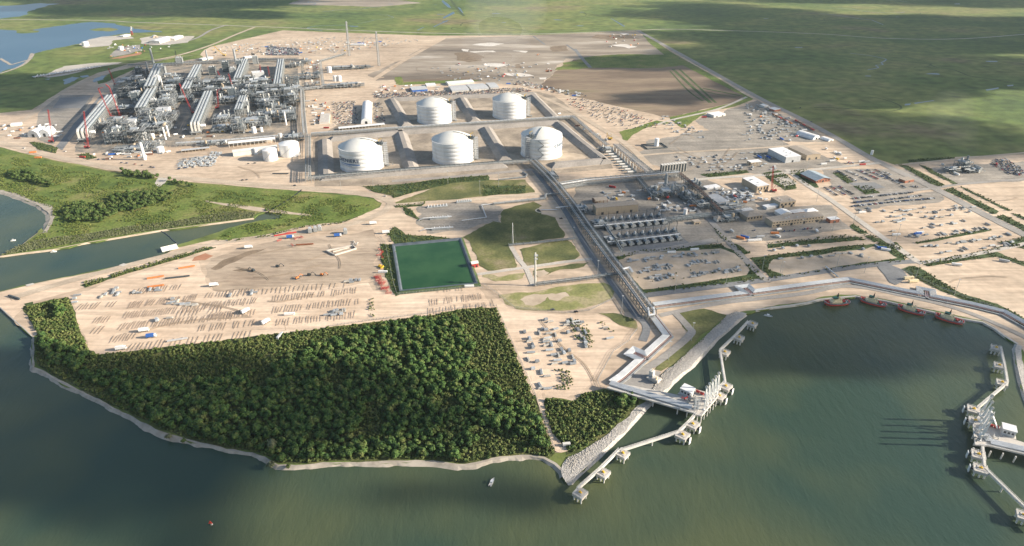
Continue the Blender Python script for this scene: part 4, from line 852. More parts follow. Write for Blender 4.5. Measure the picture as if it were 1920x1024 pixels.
# ------------------------------------------------------------------ pipe racks and pipe tracks
def lift(px, py, y):
    """the point seen at (px, py) in the upright plane a distance y away"""
    dx = (px-960)/FPX; dy = (py-512)/FPX; d = Vector((dx, CT-dy*ST, -ST-dy*CT)); t = y/d.y
    return Vector((d.x*t, y, CH+d.z*t))
M['tracksteel'] = plain('track_pipe', (.46,.49,.51), .5, .08, .2)
def rack(label, pts, wd, H, npipe=5, r=.42, fm='steel', pm=('pipe','steelblue','pipegrey','darksteel','steel'), bent=9, levels=2, name='pipe_rack', bulky=0):
    P = [G(x, y, H) for x, y in pts]; c = P[0].copy(); c.z = 0; root = T(name, label, 'pipe rack', c)
    Q = [p-c for p in P]; f = MB(); n = len(Q)
    dirs = []
    for i in range(n):
        d = (Q[min(n-1,i+1)]-Q[max(0,i-1)]); d.z = 0; dirs.append(d.normalized())
    def off(i, o, z):
        d = dirs[i]; nn = Vector((-d.y, d.x, 0)); k = 1
        if 0 < i < n-1:
            e = (Q[i+1]-Q[i]); e.z = 0; k = 1/max(.5, abs(e.normalized().dot(d)))
        v = Q[i]+nn*o*k; return Vector((v.x, v.y, z))
    for i in range(n-1):
        L = (Q[i+1]-Q[i]).length; k = max(1, int(L/bent))
        for j in range(k+1 if i == n-2 else k):
            t = j/k
            a = off(i, -wd/2, 0).lerp(off(i+1, -wd/2, 0), t); b_ = off(i, wd/2, 0).lerp(off(i+1, wd/2, 0), t)
            f.beam(a, a+Vector((0,0,H+.6)), .5); f.beam(b_, b_+Vector((0,0,H+.6)), .5)
            for l in range(levels): z = H*(1-.38*l); f.beam(a+Vector((0,0,z-.6)), b_+Vector((0,0,z-.6)), .45)
            f.beam(a+Vector((0,0,H+1.1)), b_+Vector((0,0,H+1.1)), .22); f.beam(a+Vector((0,0,H)), a+Vector((0,0,H+1.2)), .25); f.beam(b_+Vector((0,0,H)), b_+Vector((0,0,H+1.2)), .25)
        for s_ in (-1, 1):
            for l in range(levels): z = H*(1-.38*l)-.3; f.beam(off(i, s_*wd/2, z), off(i+1, s_*wd/2, z), .4)
    f.build('frame', M[fm], root)
    rn = random.Random(len(label))
    for l in range(levels):
        m = max(2, int(npipe*.8)) if l == 0 else max(2, npipe//2)
        for q in range(m):
            o = -wd/2+wd*(q+.6+rn.uniform(-.12,.12))/(m+.2); z = H*(1-.38*l); rr = r*rn.choice((.6,.8,1,1.3)); b = MB()
            for i in range(n-1): b.cyl(off(i, o, z+rr-.2), off(i+1, o, z+rr-.2), rr, 6)
            b.build('pipe', M[rn.choice(pm)], root)
    return root
DK = ('steelblue','pipegrey','pipegrey')
rack('long pipe rack running in front of the near row of storage tanks', [(578,331),(640,326),(780,315),(996,299)], 11, 8, 6)
rack('short wide pipe rack down the left side of the storage tanks', [(577,252),(577,331)], 9.5, 12, 5)
rack('narrow pipe rack going up from the tank corner to the plant', [(566,168),(568,210),(572,249)], 9, 11, 5)
rack('pipe rack between the two rows of storage tanks', [(583,250),(780,237),(930,227),(1070,218)], 10, 8, 6)
rack('pipe rack along the front of the process plant', [(330,268),(425,262),(520,254),(566,250)], 9, 8, 5)
rack('pipe rack on the right of the tank rows', [(1074,217),(1140,272)], 9, 7, 5)
rack('broad pipe rack beside the row of compressors', [(1156,270),(1219,321)], 15, 8, 8)
rack('main dark pipe rack going down to the shore', [(999,299),(1024,323),(1048,350),(1074,383),(1103,425),(1146,483),(1172,516),(1204,559),(1221,583)], 14, 10, 8, .5, 'steelblue', ('pipegrey','pipegrey','steelblue','tracksteel','darksteel','steelblue'), levels=3)  # cloud shade over this rack is put into its dark steel colours
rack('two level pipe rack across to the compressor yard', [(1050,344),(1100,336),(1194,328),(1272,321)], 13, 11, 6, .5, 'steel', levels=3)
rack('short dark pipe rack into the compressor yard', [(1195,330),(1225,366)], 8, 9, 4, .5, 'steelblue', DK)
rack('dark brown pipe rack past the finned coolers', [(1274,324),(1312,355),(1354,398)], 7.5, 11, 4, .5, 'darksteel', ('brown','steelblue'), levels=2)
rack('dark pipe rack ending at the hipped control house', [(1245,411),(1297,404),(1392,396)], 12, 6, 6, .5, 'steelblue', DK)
rack('thin pale pipe rack along the upper vaporizer row', [(1113,424),(1131,422.5),(1248,411)], 3.2, 6, 2, .6)
rack('thin pale pipe rack along the lower vaporizer row', [(1139,454),(1157,452.5),(1275,438.5)], 3.2, 6, 2, .6)
rack('low pipe rack out to the tall vent stack', [(1007,530),(1100,519),(1184,508)], 4, 5, 3, .5)
rack('low pipe rack out to the small vent mast', [(954,458),(1010,453),(1077,446)], 3, 3, 3, .4)
rack('low pale pipe rack by the road to the launchers', [(925,381),(1022,371),(1023,364),(1049,362)], 3.5, 3, 3, .45)
rack('low pipe rack beside the ditch', [(935,336),(985,331),(988,327),(980,322)], 2.4, 2.5, 2, .4)
rack('dark pipe rack along the far side of the plant', [(240,121),(330,118),(445,112),(480,110),(566,112)], 9, 8, 5, .5, 'steel', DK)
rack('middle pipe rack across the process plant', [(205,178),(255,178),(330,176),(440,171),(560,165)], 9, 9, 5, .5, 'steel')
rack('pipe rack to the right hand cooler modules', [(560,166),(606,161),(600,113)], 8, 9, 4)
rack('pipe rack out to the left flare tower', [(600,113),(625,106),(649,99)], 8, 8, 4)
rack('thin pipe rack out to the right flare tower', [(610,126),(660,126),(700,124)], 4, 5, 3)
rack('pipe rack at the left end of the main vaporizer block', [(1126,408),(1137,424),(1158,455),(1166,468)], 2.5, 7, 2, .5)
def track(label, pts, wd, n, r, H=1.6, pm='pipe', name='pipe_track', bedm='concrete', z0=None, side=None):
    P = [Vector((p_[1], p_[2], H)) if p_[0] == 'w' else G(p_[0], p_[1], H) for p_ in pts]; c = P[0].copy(); c.z = 0; root = T(name, label, 'pipe track', c); Q = [p-c for p in P]; m = len(Q); zz = z0 if z0 is not None else GZ
    dirs = []
    for i in range(m):
        a = (Q[i]-Q[i-1]).normalized() if i else (Q[1]-Q[0]).normalized(); b_ = (Q[i+1]-Q[i]).normalized() if i < m-1 else a; dirs.append((a, b_))
    def off(i, o, z):
        a, b_ = dirs[i]; na = Vector((-a.y, a.x, 0)); nb = Vector((-b_.y, b_.x, 0)); s_ = (na+nb); s_ = s_/max(.6, s_.dot(na)) ; v = Q[i]+s_*o
        return Vector((v.x, v.y, z))
    bed = MB()
    for i in range(m-1):
        L = (Q[i+1]-Q[i]).length; k = max(1, int(L/6))
        for j in range(k):
            t = (j+.5)/k; a = off(i, -wd/2, 0).lerp(off(i+1, -wd/2, 0), t); b_ = off(i, wd/2, 0).lerp(off(i+1, wd/2, 0), t)
            for p in (a, b_, (a+b_)/2): bed.beam((p.x, p.y, zz-.4), (p.x, p.y, H), .45)
            bed.beam((a.x, a.y, H), (b_.x, b_.y, H), .55, .5)
    bed.build('supports', M[bedm], root)
    for q in range(n):
        o = -wd/2+wd*(q+.5)/n; b = MB()
        for i in range(m-1): b.cyl(off(i, o, H+r+.2), off(i+1, o, H+r+.2), r, 8)
        b.build('pipe', M[pm], root, smooth=False)
    if side is not None:
        b = MB()
        for i in range(m-1): b.beam(off(i, side, H+.7), off(i+1, side, H+.7), .45, .4)
        b.build('cable_tray', M['tray'], root)
        b = MB()
        for i in range(m-1): b.beam(off(i, side*1.35, H*.5), off(i+1, side*1.35, H*.5), 2.4, .9)
        b.build('walkway', M['steel'], root)
    return root
def loop(a, b_, t, side, gap=14.5, out=14, H=2):
    A, B = G(*a, H), G(*b_, H); L = (B-A).length; d = (B-A)/L; nn = Vector((-d.y, d.x, 0))*side*out; p1 = A+d*(L*t-gap/2); p2 = A+d*(L*t+gap/2)
    return [('w', q.x, q.y) for q in (p1, p1+nn, p2+nn, p2)]
track('broad pale pipe track along the top of the tug basin', [(1225,571),*loop((1394,549),(1520,532),.08,1),(1520,532),(1591,523),(1679,541),*loop((1679,541),(1821,569),.42,1),(1821,569),(1883,584),(1925,607),(1990,645)], 8, 8, .40, 2, 'tracksteel', side=-6.2)
track('white pipe track zigzagging from the main rack to the near jetty', [(1220,590),(1249,629),*loop((1249,629),(1164,705),.55,-1,13,14,2.2),(1164,705),(1146,717)], 7.5, 7, .48, 2.2, side=5.2)
track('thin white pipeline stepping down to the launchers', [(930,382),(903,385),(912,408),(866,414)], 1.6, 2, .4, 1)
track('thin pipeline from the small sump to the main rack', [(1014,394),(1045,394)], 1.6, 2, .5, 1)
track('thin pipe crossing the service road by the near sump', [(1042,390),(1060,388),(1075,387)], 1.5, 2, .5, 5)
track('short pipe line from the eastern sump to the pipe track', [(1548,500),(1572,520)], 1.6, 2, .5, 1.2)
track('white pipe riser frame at the top of the near pipe track', [(1215,578),(1217,592),(1227,590),(1225,577)], 1.8, 2, .7, 9)
track('white bridge pipe over the rack beside the laydown rectangle', [(1168,505),(1180,502),(1186,511)], 3, 3, .5, 11)
for i, (x, y) in enumerate(((785,414),(788,434))):
    a = P3(x, y); c = P3(x+62, y-5); d = (c-a); L = d.length; rz = math.atan2(d.y, d.x)
    r_ = T('pig_launcher', 'white pipeline launcher skid, '+('the upper' if i == 0 else 'the lower')+' of the pair above the reservoir', 'pipe launcher', a, rz)
    b = MB(); b.cyl((0,0,.2), (7,0,3.4), .7, 8); b.cyl((7,0,3.4), (L,0,2), .7, 8); b.cyl((L*.3,3,2), (L,3,2), .5, 8); b.build('pipe', M['pipe'], r_)
    b = MB(); b.box(L*.62, 1.5, 0, L*.55, 6, 1.2); b.build('skid', M['steel'], r_); b = MB()
    for k in range(8): b.cyl((L*(.36+.075*k), 1.5, 1.2), (L*(.36+.075*k), 1.5, 3.6+(k%2)), .7, 8)
    b.build('valves', M['pipe'], r_)
for (x, y, L, lab) in ((870,379,26,'blue topped filter skid beside the launcher road'), (820,388,34,'row of pale valve skids by the gravel loop')):
    c = P3(x, y); r_ = T('valve_skid', lab, 'skid', c, R(13)); b = MB(); b.box(0,0,0,L,6,1); b.build('skid', M['steel'], r_); b = MB()
    for k in range(7): b.cyl((-L/2+2+k*(L-4)/6, 0, 1), (-L/2+2+k*(L-4)/6, 0, 4), .9, 8)
    b.build('valves', M['pipe'], r_)
# ------------------------------------------------------------------ process plant
def bank(label, fx, fy, bx, by, wd, H, hoods=True, strips=3):
    a = P3(fx, fy, GZ); b_ = P3(bx, by, GZ); d = b_-a; L = d.length; rz = math.atan2(d.y, d.x); r_ = T('air_cooler_bank', label, 'air cooler bank', a, rz); rn = random.Random(int(fx))
    m = MB(); k = int(L/12)
    for i in range(k+1):
        x = L*i/k
        for y in (-wd/2+1, -wd/6, wd/6, wd/2-1): m.box(x, y, 0, .9, .9, H-2)
        m.beam((x,-wd/2+1,H*.35), (x,wd/2-1,H*.35), .6); m.beam((x,-wd/2+1,H*.65), (x,wd/2-1,H*.65), .6)
    for z in (H*.35, H*.65):
        for y in (-wd/2+1, wd/2-1): m.beam((0,y,z), (L,y,z), .6)
    m.build('frame', M['steel'], r_)
    for z in (H*.36, H*.66):
        for q in range(4): m = MB(); y = -wd/2+wd*(q+.8)/4.5; m.cyl((2,y,z+.8), (L-2,y,z+.8), rn.uniform(.5,.9), 6); m.build('pipe', M['pipegrey'], r_)
    m = MB(); m.box(L/2, 0, H-2, L, wd, 1.6); m.build('deck', M['steelblue'], r_)
    for q in range(strips):
        y = -wd/2+wd*(q+.5)/strips; m = MB(); w_ = wd/strips*.62; m.box(L/2, y, H-.4, L-1, w_, 1.5)
        n = int(L/6)
        for i in range(n): m.lathe([(w_*.36,0),(w_*.36,.5),(.1,.5)], 8, (L*(i+.5)/n, y), H+1.1)
        m.build('cooler_row', M['louvre'], r_)
    m = MB(); n = int(L/6)
    for i in range(n): m.box(L*(i+.5)/n, wd/2+.6, H-6, 4.6, .5, 4.4); 
    m.build('side_screens', M['greyroof'], r_)
    if hoods:
        for q in range(strips):
            y = -wd/2+wd*(q+.5)/strips; m = MB(); w_ = wd/strips*.5
            vs = [(0,y-w_/2,H+1),(0,y+w_/2,H+1),(0,y+w_/2,H-3),(0,y-w_/2,H-3),(-9,y-w_/2,H-3),(-9,y+w_/2,H-3),(-7,y+w_/2,H-6),(-7,y-w_/2,H-6)]
            m.add(vs, [(0,1,5,4),(3,7,6,2),(4,5,6,7),(0,4,7,3),(1,2,6,5)]); m.box(-9, y, 7, 3.2, w_, H-11); m.build('inlet_duct', M['offwhite'], r_)
        m = MB(); m.box(-10, 0, 5, 10, wd, 1.4)
        for y in (-wd/2+1, 0, wd/2-1): m.box(-12, y, 0, 1, 1, 5)
        m.build('duct_platform', M['steel'], r_)
        m = MB(); m.cyl((3,-wd/2-9,H-9), (3,-wd/2+1,H-9), 3.2, 12); m.build('drum', M['white'], r_)
    return r_
bank('leftmost long air cooler bank with three white inlet ducts', 161, 263, 214, 196, 24, 24)
bank('long air cooler bank in the middle of the plant with white inlet ducts', 370, 250, 394, 189, 21, 24)
bank('long grey air cooler bank at the back left without ducts', 351, 184, 374, 137, 23, 24, False)
bank('long grey air cooler bank at the back right edge of the plant', 522, 174, 529, 126, 20, 24, False)
bank('high sloping cooler block of the left process block', 268, 222, 290, 182, 24, 26, False)
bank('far end cooler block of the left process block', 286, 186, 303, 142, 26, 34, False)
bank('high cooler block of the right process block', 448, 166, 462, 128, 20, 28, False)
bank('small cooler block in front of the right process block', 450, 224, 459, 198, 18, 24, False)
def module(label, px, py, lx, ly, h, seed, fm='steel', vessels=8, rz=13.5, cover=.35, top='louvre'):
    c = P3(px, py); r_ = T('process_module', label, 'process module', c, R(rz)); rn = random.Random(seed); m = MB()
    nx, ny, nl = max(2, int(lx/9)), max(2, int(ly/9)), max(2, int(h/6)); hs = {}
    for i in range(nx+1):
        for j in range(ny+1):
            hh = h*rn.choice((.55,.75,1,1)); hs[i,j] = hh; m.box(-lx/2+lx*i/nx, -ly/2+ly*j/ny, 0, .6, .6, hh)
    for l in range(1, nl+1):
        z = h*l/nl
        for i in range(nx+1):
            for j in range(ny+1):
                if hs[i,j] < z-.1: continue
                x, y = -lx/2+lx*i/nx, -ly/2+ly*j/ny
                if i < nx: m.beam((x,y,z), (x+lx/nx,y,z), .4)
                if j < ny: m.beam((x,y,z), (x,y+ly/ny,z), .4)
                if rn.random() < .3 and i < nx: m.beam((x,y,z-h/nl), (x+lx/nx,y,z), .3)
    m.build('frame', M[fm], r_); m = MB()
    for l in range(1, nl+1):
        for i in range(nx):
            for j in range(ny):
                if rn.random() < cover: m.box(-lx/2+lx*(i+.5)/nx, -ly/2+ly*(j+.5)/ny, h*l/nl+.25, lx/nx*.94, ly/ny*.94, .3)
    if m.v: m.build('deck', M['grating'], r_)
    for q in range(vessels):
        x, y = rn.uniform(-lx/2+3, lx/2-3), rn.uniform(-ly/2+3, ly/2-3); m = MB(); r = rn.uniform(1, 2.6)
        if rn.random() < .55:
            z = rn.choice((0, h/nl, 2*h/nl)); hh = rn.uniform(6, h*.8); m.lathe([(r,0),(r,hh),(r*.7,hh+r*.5),(.01,hh+r*.7)], 10, (x, y), z)
        else:
            z = rn.choice((2.5, h/nl+2.6, h/nl*2+2.6)); L = rn.uniform(7, 16); a = rn.choice((0, PI/2)); dv = Vector((math.cos(a), math.sin(a), 0))*L/2; p = Vector((x, y, z)); m.cyl(p-dv, p+dv, r, 10)
        m.build('vessel', M[rn.choice(('offwhite','pipegrey','steel','steelblue','pipegrey','tan','darksteel','steel'))], r_)
    for q in range(vessels*2+4):
        m = MB(); a = rn.random() < .5; z = rn.choice(range(1, nl+1))*h/nl+.8; t = rn.uniform(-.45,.45); rr = rn.uniform(.3,.7)
        p0, p1 = ((-lx/2-2, t*ly, z), (rn.uniform(0, lx/2)+2, t*ly, z)) if a else ((t*lx, -ly/2-2, z), (t*lx, rn.uniform(0, ly/2)+2, z))
        m.cyl(p0, p1, rr, 6); m.cyl(p1, (p1[0], p1[1], z-rn.uniform(2, h/nl*2)), rr, 6); m.build('pipe', M[rn.choice(('pipegrey','pipegrey','steel','steelblue'))], r_)
    if top and rn.random() < .7:
        m = MB(); m.box(rn.uniform(-.2,.2)*lx, rn.uniform(-.2,.2)*ly, h+.5, lx*.45, ly*.4, 2.2); m.build('cooler_box', M[top], r_)
    return r_
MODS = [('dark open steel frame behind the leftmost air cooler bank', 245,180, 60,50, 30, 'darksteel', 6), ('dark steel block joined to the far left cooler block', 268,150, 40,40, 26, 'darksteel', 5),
 ('dark pipe block left of the back left cooler bank', 330,165, 55,60, 20, 'darksteel', 8), ('low pale pipe structure right of the leftmost cooler bank', 240,236, 62,45, 13, 'steel', 12), ('beige decked structure between crane booms', 235,212, 50,40, 14, 'steel', 9),
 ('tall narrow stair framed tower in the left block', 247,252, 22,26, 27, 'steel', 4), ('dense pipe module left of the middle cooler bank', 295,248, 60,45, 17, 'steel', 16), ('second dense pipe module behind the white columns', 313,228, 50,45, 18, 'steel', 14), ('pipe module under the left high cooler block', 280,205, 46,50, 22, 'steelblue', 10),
 ('dark frame module with an orange beam in the right block', 410,166, 62,58, 28, 'darksteel', 8), ('steel block beside the white clad hall', 455,176, 34,30, 24, 'steel', 6), ('low pipe module right of the middle cooler bank', 423,228, 48,52, 12, 'steel', 12), ('dark steel module in front of the cooler bank', 422,246, 50,34, 10, 'darksteel', 9),
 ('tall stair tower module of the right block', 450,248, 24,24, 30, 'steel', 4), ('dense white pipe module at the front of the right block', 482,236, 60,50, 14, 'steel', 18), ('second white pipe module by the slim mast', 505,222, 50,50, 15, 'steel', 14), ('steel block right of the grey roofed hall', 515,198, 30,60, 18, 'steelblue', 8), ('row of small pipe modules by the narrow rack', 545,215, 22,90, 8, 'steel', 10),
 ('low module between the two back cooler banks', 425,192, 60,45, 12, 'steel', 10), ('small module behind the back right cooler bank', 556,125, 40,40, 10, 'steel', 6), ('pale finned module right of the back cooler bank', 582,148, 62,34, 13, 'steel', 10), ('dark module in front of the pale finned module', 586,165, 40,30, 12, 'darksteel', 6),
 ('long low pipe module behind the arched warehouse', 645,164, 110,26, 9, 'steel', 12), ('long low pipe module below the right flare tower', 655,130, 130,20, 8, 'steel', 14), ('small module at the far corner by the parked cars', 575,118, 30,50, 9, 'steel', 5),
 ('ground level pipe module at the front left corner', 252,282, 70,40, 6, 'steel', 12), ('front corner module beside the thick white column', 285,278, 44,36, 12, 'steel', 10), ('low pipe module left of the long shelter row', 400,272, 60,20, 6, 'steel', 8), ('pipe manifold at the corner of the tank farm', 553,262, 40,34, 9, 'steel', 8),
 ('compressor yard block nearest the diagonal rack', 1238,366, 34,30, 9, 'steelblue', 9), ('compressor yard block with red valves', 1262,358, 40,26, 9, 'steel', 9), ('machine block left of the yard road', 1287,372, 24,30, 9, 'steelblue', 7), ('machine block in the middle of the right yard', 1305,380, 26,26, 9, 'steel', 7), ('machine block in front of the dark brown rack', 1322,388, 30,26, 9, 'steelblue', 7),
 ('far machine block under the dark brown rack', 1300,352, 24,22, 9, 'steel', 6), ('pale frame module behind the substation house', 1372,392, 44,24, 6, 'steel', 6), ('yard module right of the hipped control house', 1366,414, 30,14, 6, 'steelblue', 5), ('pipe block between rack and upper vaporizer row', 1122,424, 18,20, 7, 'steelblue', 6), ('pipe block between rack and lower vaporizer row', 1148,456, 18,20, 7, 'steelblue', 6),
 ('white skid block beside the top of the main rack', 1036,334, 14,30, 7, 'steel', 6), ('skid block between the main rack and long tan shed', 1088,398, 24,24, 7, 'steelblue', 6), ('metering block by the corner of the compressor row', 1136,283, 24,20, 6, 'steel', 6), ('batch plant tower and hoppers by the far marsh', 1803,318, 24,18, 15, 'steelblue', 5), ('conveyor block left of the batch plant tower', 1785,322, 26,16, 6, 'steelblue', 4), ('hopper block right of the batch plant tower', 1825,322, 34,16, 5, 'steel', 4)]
for i, (lab, x, y, lx, ly, h, fm, nv) in enumerate(MODS): module(lab, x, y, lx, ly, h, 100+i, fm, nv)
bld('grey sloping roofed hall with an orange strip in the left block', (294,221), (317,219.5), 40, 15, 'gable', 'greyroof', 'greyroof', gh=4, doors=3)
bld('white clad square hall in the right block', (471,166), (496,164), 34, 20, 'flat', 'greyroof', 'white', doors=2)
bld('smaller white roofed hall behind the white clad one', (475,148), (497,146), 26, 16, 'flat', 'greyroof', 'white')
bld('grey roofed hall with a white front edge in the right block', (486,205), (508,203), 38, 13, 'gable', 'offwhite', 'greyroof', gh=3, doors=2)
bld('grey roofed machinery house on the left stair tower', (243,246), (257,245), 20, 20, 'gable', 'greyroof', 'greyroof', gh=3)
EX = [G(x, y) for x, y in ((160,262),(205,190),(262,132),(318,122),(560,120),(560,238),(440,258),(330,258),(200,278))]
busy = [(G(m_[1], m_[2]), max(m_[3], m_[4])*.42) for m_ in MODS]
for fx, fy, bx, by in ((161,263,214,196),(370,250,394,189),(351,184,374,137),(522,174,529,126),(268,222,290,182),(286,186,303,142),(448,166,462,128),(450,224,459,198),(190,262,240,196),(398,248,420,190),(336,262,350,200),(380,160,392,130),(510,262,512,245)):
    for t_ in range(6): busy.append((G(fx,fy).lerp(G(bx,by), t_/5), 20))
k_ = 0
for x, y in scatter([('w', p.x, p.y) for p in EX], 38, 77, .3):
    if any(math.hypot(p.x-x, p.y-y) < r+9 for p, r in busy): continue
    if k_ > 62: break
    hgt = rx = None; rr_ = random.Random(int(x*5)); h_ = rr_.choice((12,16,22,26,30)); k_ += 1; px_ = x/ (y+233) 
    left_ = x < -780+ (y-1500)*-.35
    o_ = module(('open steel process module packed into the left process block','open steel process module packed into the right process block')[0 if left_ else 1], 0, 0, 34, 32, h_, 900+k_, rr_.choice(('steel','steelblue','darksteel')), 7)
    o_.location = (x, y, GZ); o_['group'] = 'packed process modules, '+('left' if left_ else 'right')+' block'
def coldbox(label, px, py, lx, ly, h, m, rz=13.5, grp=None):
    c = P3(px, py); r_ = T('cold_box', label, 'cold box', c, R(rz), grp); b = MB(); b.box(0,0,0,lx,ly,h); b.build('casing', M[m], r_)
    b = MB()
    for i in range(int(h/5)): b.box(0,0,4+i*5,lx+1.6,ly+1.6,.35)
    for x in (-1,1):
        for y in (-1,1): b.box(x*(lx/2+.6), y*(ly/2+.6), 0, .6, .6, h+2)
    b.build('frame', M['steel'], r_); b = MB(); b.box(-lx*.2,0,h,lx*.4,ly*.5,2.4); b.cyl((lx*.25,0,h), (lx*.25,0,h+5), 1.2, 8); b.build('roof_plant', M['greyroof'], r_)
for i, (x, y, lx, ly, h, m) in enumerate(((276,178,16,18,38,'steelblue'),(298,168,14,22,36,'greyroof'),(258,196,16,16,30,'steelblue'),(309,150,16,18,38,'steel'),(292,206,12,14,26,'greyroof'),(265,150,16,16,34,'darksteel'),(250,168,20,16,26,'darksteel'),(338,120,18,14,20,'steel'),(440,150,14,18,34,'steel'),(470,182,14,16,30,'greyroof'),(452,138,14,14,38,'steelblue'),(438,186,16,14,28,'steelblue'),(464,212,12,14,28,'steel'),(500,176,14,18,26,'steelblue'),(425,134,18,16,28,'darksteel'),(400,140,18,18,22,'darksteel'),(545,180,14,22,20,'steel'),(480,120,14,14,24,'steel'))):
    coldbox(('tall square clad process tower in the left process block' if x < 350 else 'tall square clad process tower in the right process block'), x, y, lx, ly, h, m, grp='clad process towers, '+('left' if x < 350 else 'right')+' block')
for i, (a, b_, w_, m, lab) in enumerate((((314,196),(304,160),3.4,'offwhite','long pale duct rising across the left process block'), ((318,168),(312,140),3,'greyroof','grey duct behind the left cold boxes'), ((505,196),(500,160),3.4,'greyroof','long curved grey duct rising in the right process block'), ((270,232),(282,200),3,'offwhite','pale duct beside the stair framed tower'), ((468,236),(466,200),2.6,'offwhite','pale duct in front of the right process block'))):
    p, q = P3(*a), P3(*b_); b = MB(); v = q-p; b.cyl((0,0,3), (v.x*.5, v.y*.5, 16), w_/1.5, 10); b.cyl((v.x*.5, v.y*.5, 16), (v.x, v.y, 24), w_/1.5, 10); b.box(v.x, v.y, 0, 1, 1, 24); b.box(v.x*.5, v.y*.5, 0, 1, 1, 15); o = b.build('duct', M[m]); o.location = p; tag(o, lab, 'duct')
# ------------------------------------------------------------------ cranes, masts, stacks
def crane(label, base, tip, jib=None, m='red'):
    c = P3(*base); t = lift(tip[0], tip[1], c.y)-c; r_ = T('crawler_crane', label, 'crane', c); s_ = 1 if t.x >= 0 else -1
    b = MB(); b.box(0, -2.6, 0, 8, 1.2, 1.4); b.box(0, 2.6, 0, 8, 1.2, 1.4); b.box(0, 0, .5, 3, 4, .9); b.build('tracks', M['dark'], r_)
    b = MB(); b.box(-s_*1.5, 0, 1.5, 8.5, 3.6, 2.4); b.box(-s_*5.5, 0, 1.5, 2, 4.2, 3); b.build('body', M[m], r_); b = MB(); b.box(s_*2.6, -2.2, 1.8, 2, 1.5, 2.3); b.build('cab', M['glass'], r_)
    foot = Vector((s_*1.5, 0, 2.5)); b = MB(); b.lattice(foot, t, 2.4, 1.6, max(8, int(t.z/4)), .3); b.build('boom', M[m], r_)
    b = MB(); b.beam(foot, (-s_*4, 0, 12), .5); b.build('mast', M[m], r_); b = MB(); b.beam((-s_*4, 0, 12), t, .14); b.beam((-s_*5, 0, 4), (-s_*4, 0, 12), .14); b.build('stay_cables', M['dark'], r_)
    if jib:
        j = lift(jib[0], jib[1], c.y)-c; b = MB(); b.lattice(t, j, 1.6, .8, 8, .4); b.build('jib', M[m], r_); t = j
    b = MB(); b.beam(t, (t.x, t.y, max(6, t.z*.45)), .1); b.box(t.x, t.y, max(5, t.z*.45-1.5), .9, .9, 1.5); b.build('hook_block', M['dark'], r_)
for a in (('leftmost red crawler crane, standing alone by the domed shelters', (98,267), (90,206)), ('red crane at the foot of the leftmost cooler bank', (165,278), (157,209)), ('red crane leaning left over the leftmost cooler bank', (210,221), (184,166), (193,164)), ('red crane with a long luffing boom beside the decked structure', (228,222), (205,164), (198,158)),
          ('red crane between the back left cooler bank and the middle one', (362,213), (336,156)), ('red crane behind the orange beam module, leaning left', (441,174), (428,138)), ('red crane standing beside the middle cooler bank', (409,204), (407,170), (414,166)), ('red crane left of the orange beam module', (421,158), (408,134)),
          ('red crane left of the back right cooler bank', (508,152), (502,124)), ('red crane behind the white clad hall', (490,146), (487,122)), ('tall red crane beside the beige hall with the white roof', (1448,360), (1450,312)), ('thin dark red crane at the far left of the plant', (217,160), (203,128))):
    crane(*a)
for a in (('dark crane with a thin boom over the far road', (332,117), (328,95)), ('yellow crane at the north edge of the site', (420,105), (401,86)), ('dark crawler crane behind the far rack', (475,103), (485,97), (492,99)), ('yellow crane beside the row of compressors', (1142,262), (1138,249)), ('orange crane in the lime field', (1027,135), (1030,128))):
    crane(a[0], a[1], a[2], *(a[3:] if len(a) > 3 else ()), m='darksteel' if 'dark' in a[0] else 'orange' if 'orange' in a[0] else 'yellow')
def tower(label, base, tip, w0, w1, m='steel', core=True, cat='flare tower', name='flare_tower', t_=.6):
    c = P3(*base); t = lift(tip[0], tip[1], c.y)-c; r_ = T(name, label, cat, c); b = MB()
    b.lattice((0,0,0), t, w0, w1, max(8, int(t.z/5)), t_); b.build('lattice', M[m], r_)
    if core: b = MB(); b.cyl((0,0,0), t+Vector((0,0,2)), w1*.22, 8); b.build('flare_pipe', M['pipe'], r_)
    b = MB(); b.box(t.x, t.y, t.z-3, w1*1.5, w1*1.5, .5); b.build('top_platform', M['steel'], r_)
tower('taller left flare tower at the back of the works', (655,105), (649,41), 7, 4.5)
tower('right hand flare tower at the back of the works', (711,124), (705,60), 7, 4)
c = P3(1004,536); t = lift(1004,474,c.y)-c; r_ = T('vent_stack', 'tall pale vent stack standing right of the reservoir', 'vent stack', c); b = MB(); b.cyl((0,0,0), t, 1.05, 10, .95); b.cyl((-1.5,0,0), (-1.5,0,t.z-3), .4, 6); b.build('stack', M['offwhite'], r_)
b = MB(); b.box(0,0,t.z-4,5,5,.4); b.box(0,0,t.z-9,4.5,4.5,.4); b.build('platform', M['steel'], r_)
c = P3(962,458); t = lift(961,418,c.y)-c; r_ = T('vent_mast', 'thin white vent mast at the corner of the dark lawn', 'vent mast', c); b = MB(); b.cyl((0,0,0), t, .5, 8, .35); b.build('mast', M['white'], r_)
b = MB()
for a in (0, 2.1, 4.2): b.beam((0,0,t.z*.9), (6*math.cos(a), 6*math.sin(a), 0), .1)
b.build('guy_wires', M['steel'], r_)
c = P3(248,66); t = lift(246,50,c.y)-c; r_ = T('striped_mast', 'small red and white mast on the lagoon shore', 'mast', c); b = MB(); b.lattice((0,0,0), (0,0,t.z*.5), 5, 4, 4, .7); b.build('lower_mast', M['red'], r_); b = MB(); b.lattice((0,0,t.z*.5), t, 4, 3, 4, .7); b.build('upper_mast', M['white'], r_)
c = P3(1807,318); t = lift(1806,292,c.y)-c; b = MB(); b.box(0,0,0,7,7,t.z*.7); b.cyl((0,0,t.z*.7), (0,0,t.z), 2, 8); o = b.build('batch_tower', M['steelblue']); o.location = c; tag(o, 'tall grey silo tower of the batch plant by the far marsh', 'silo tower')
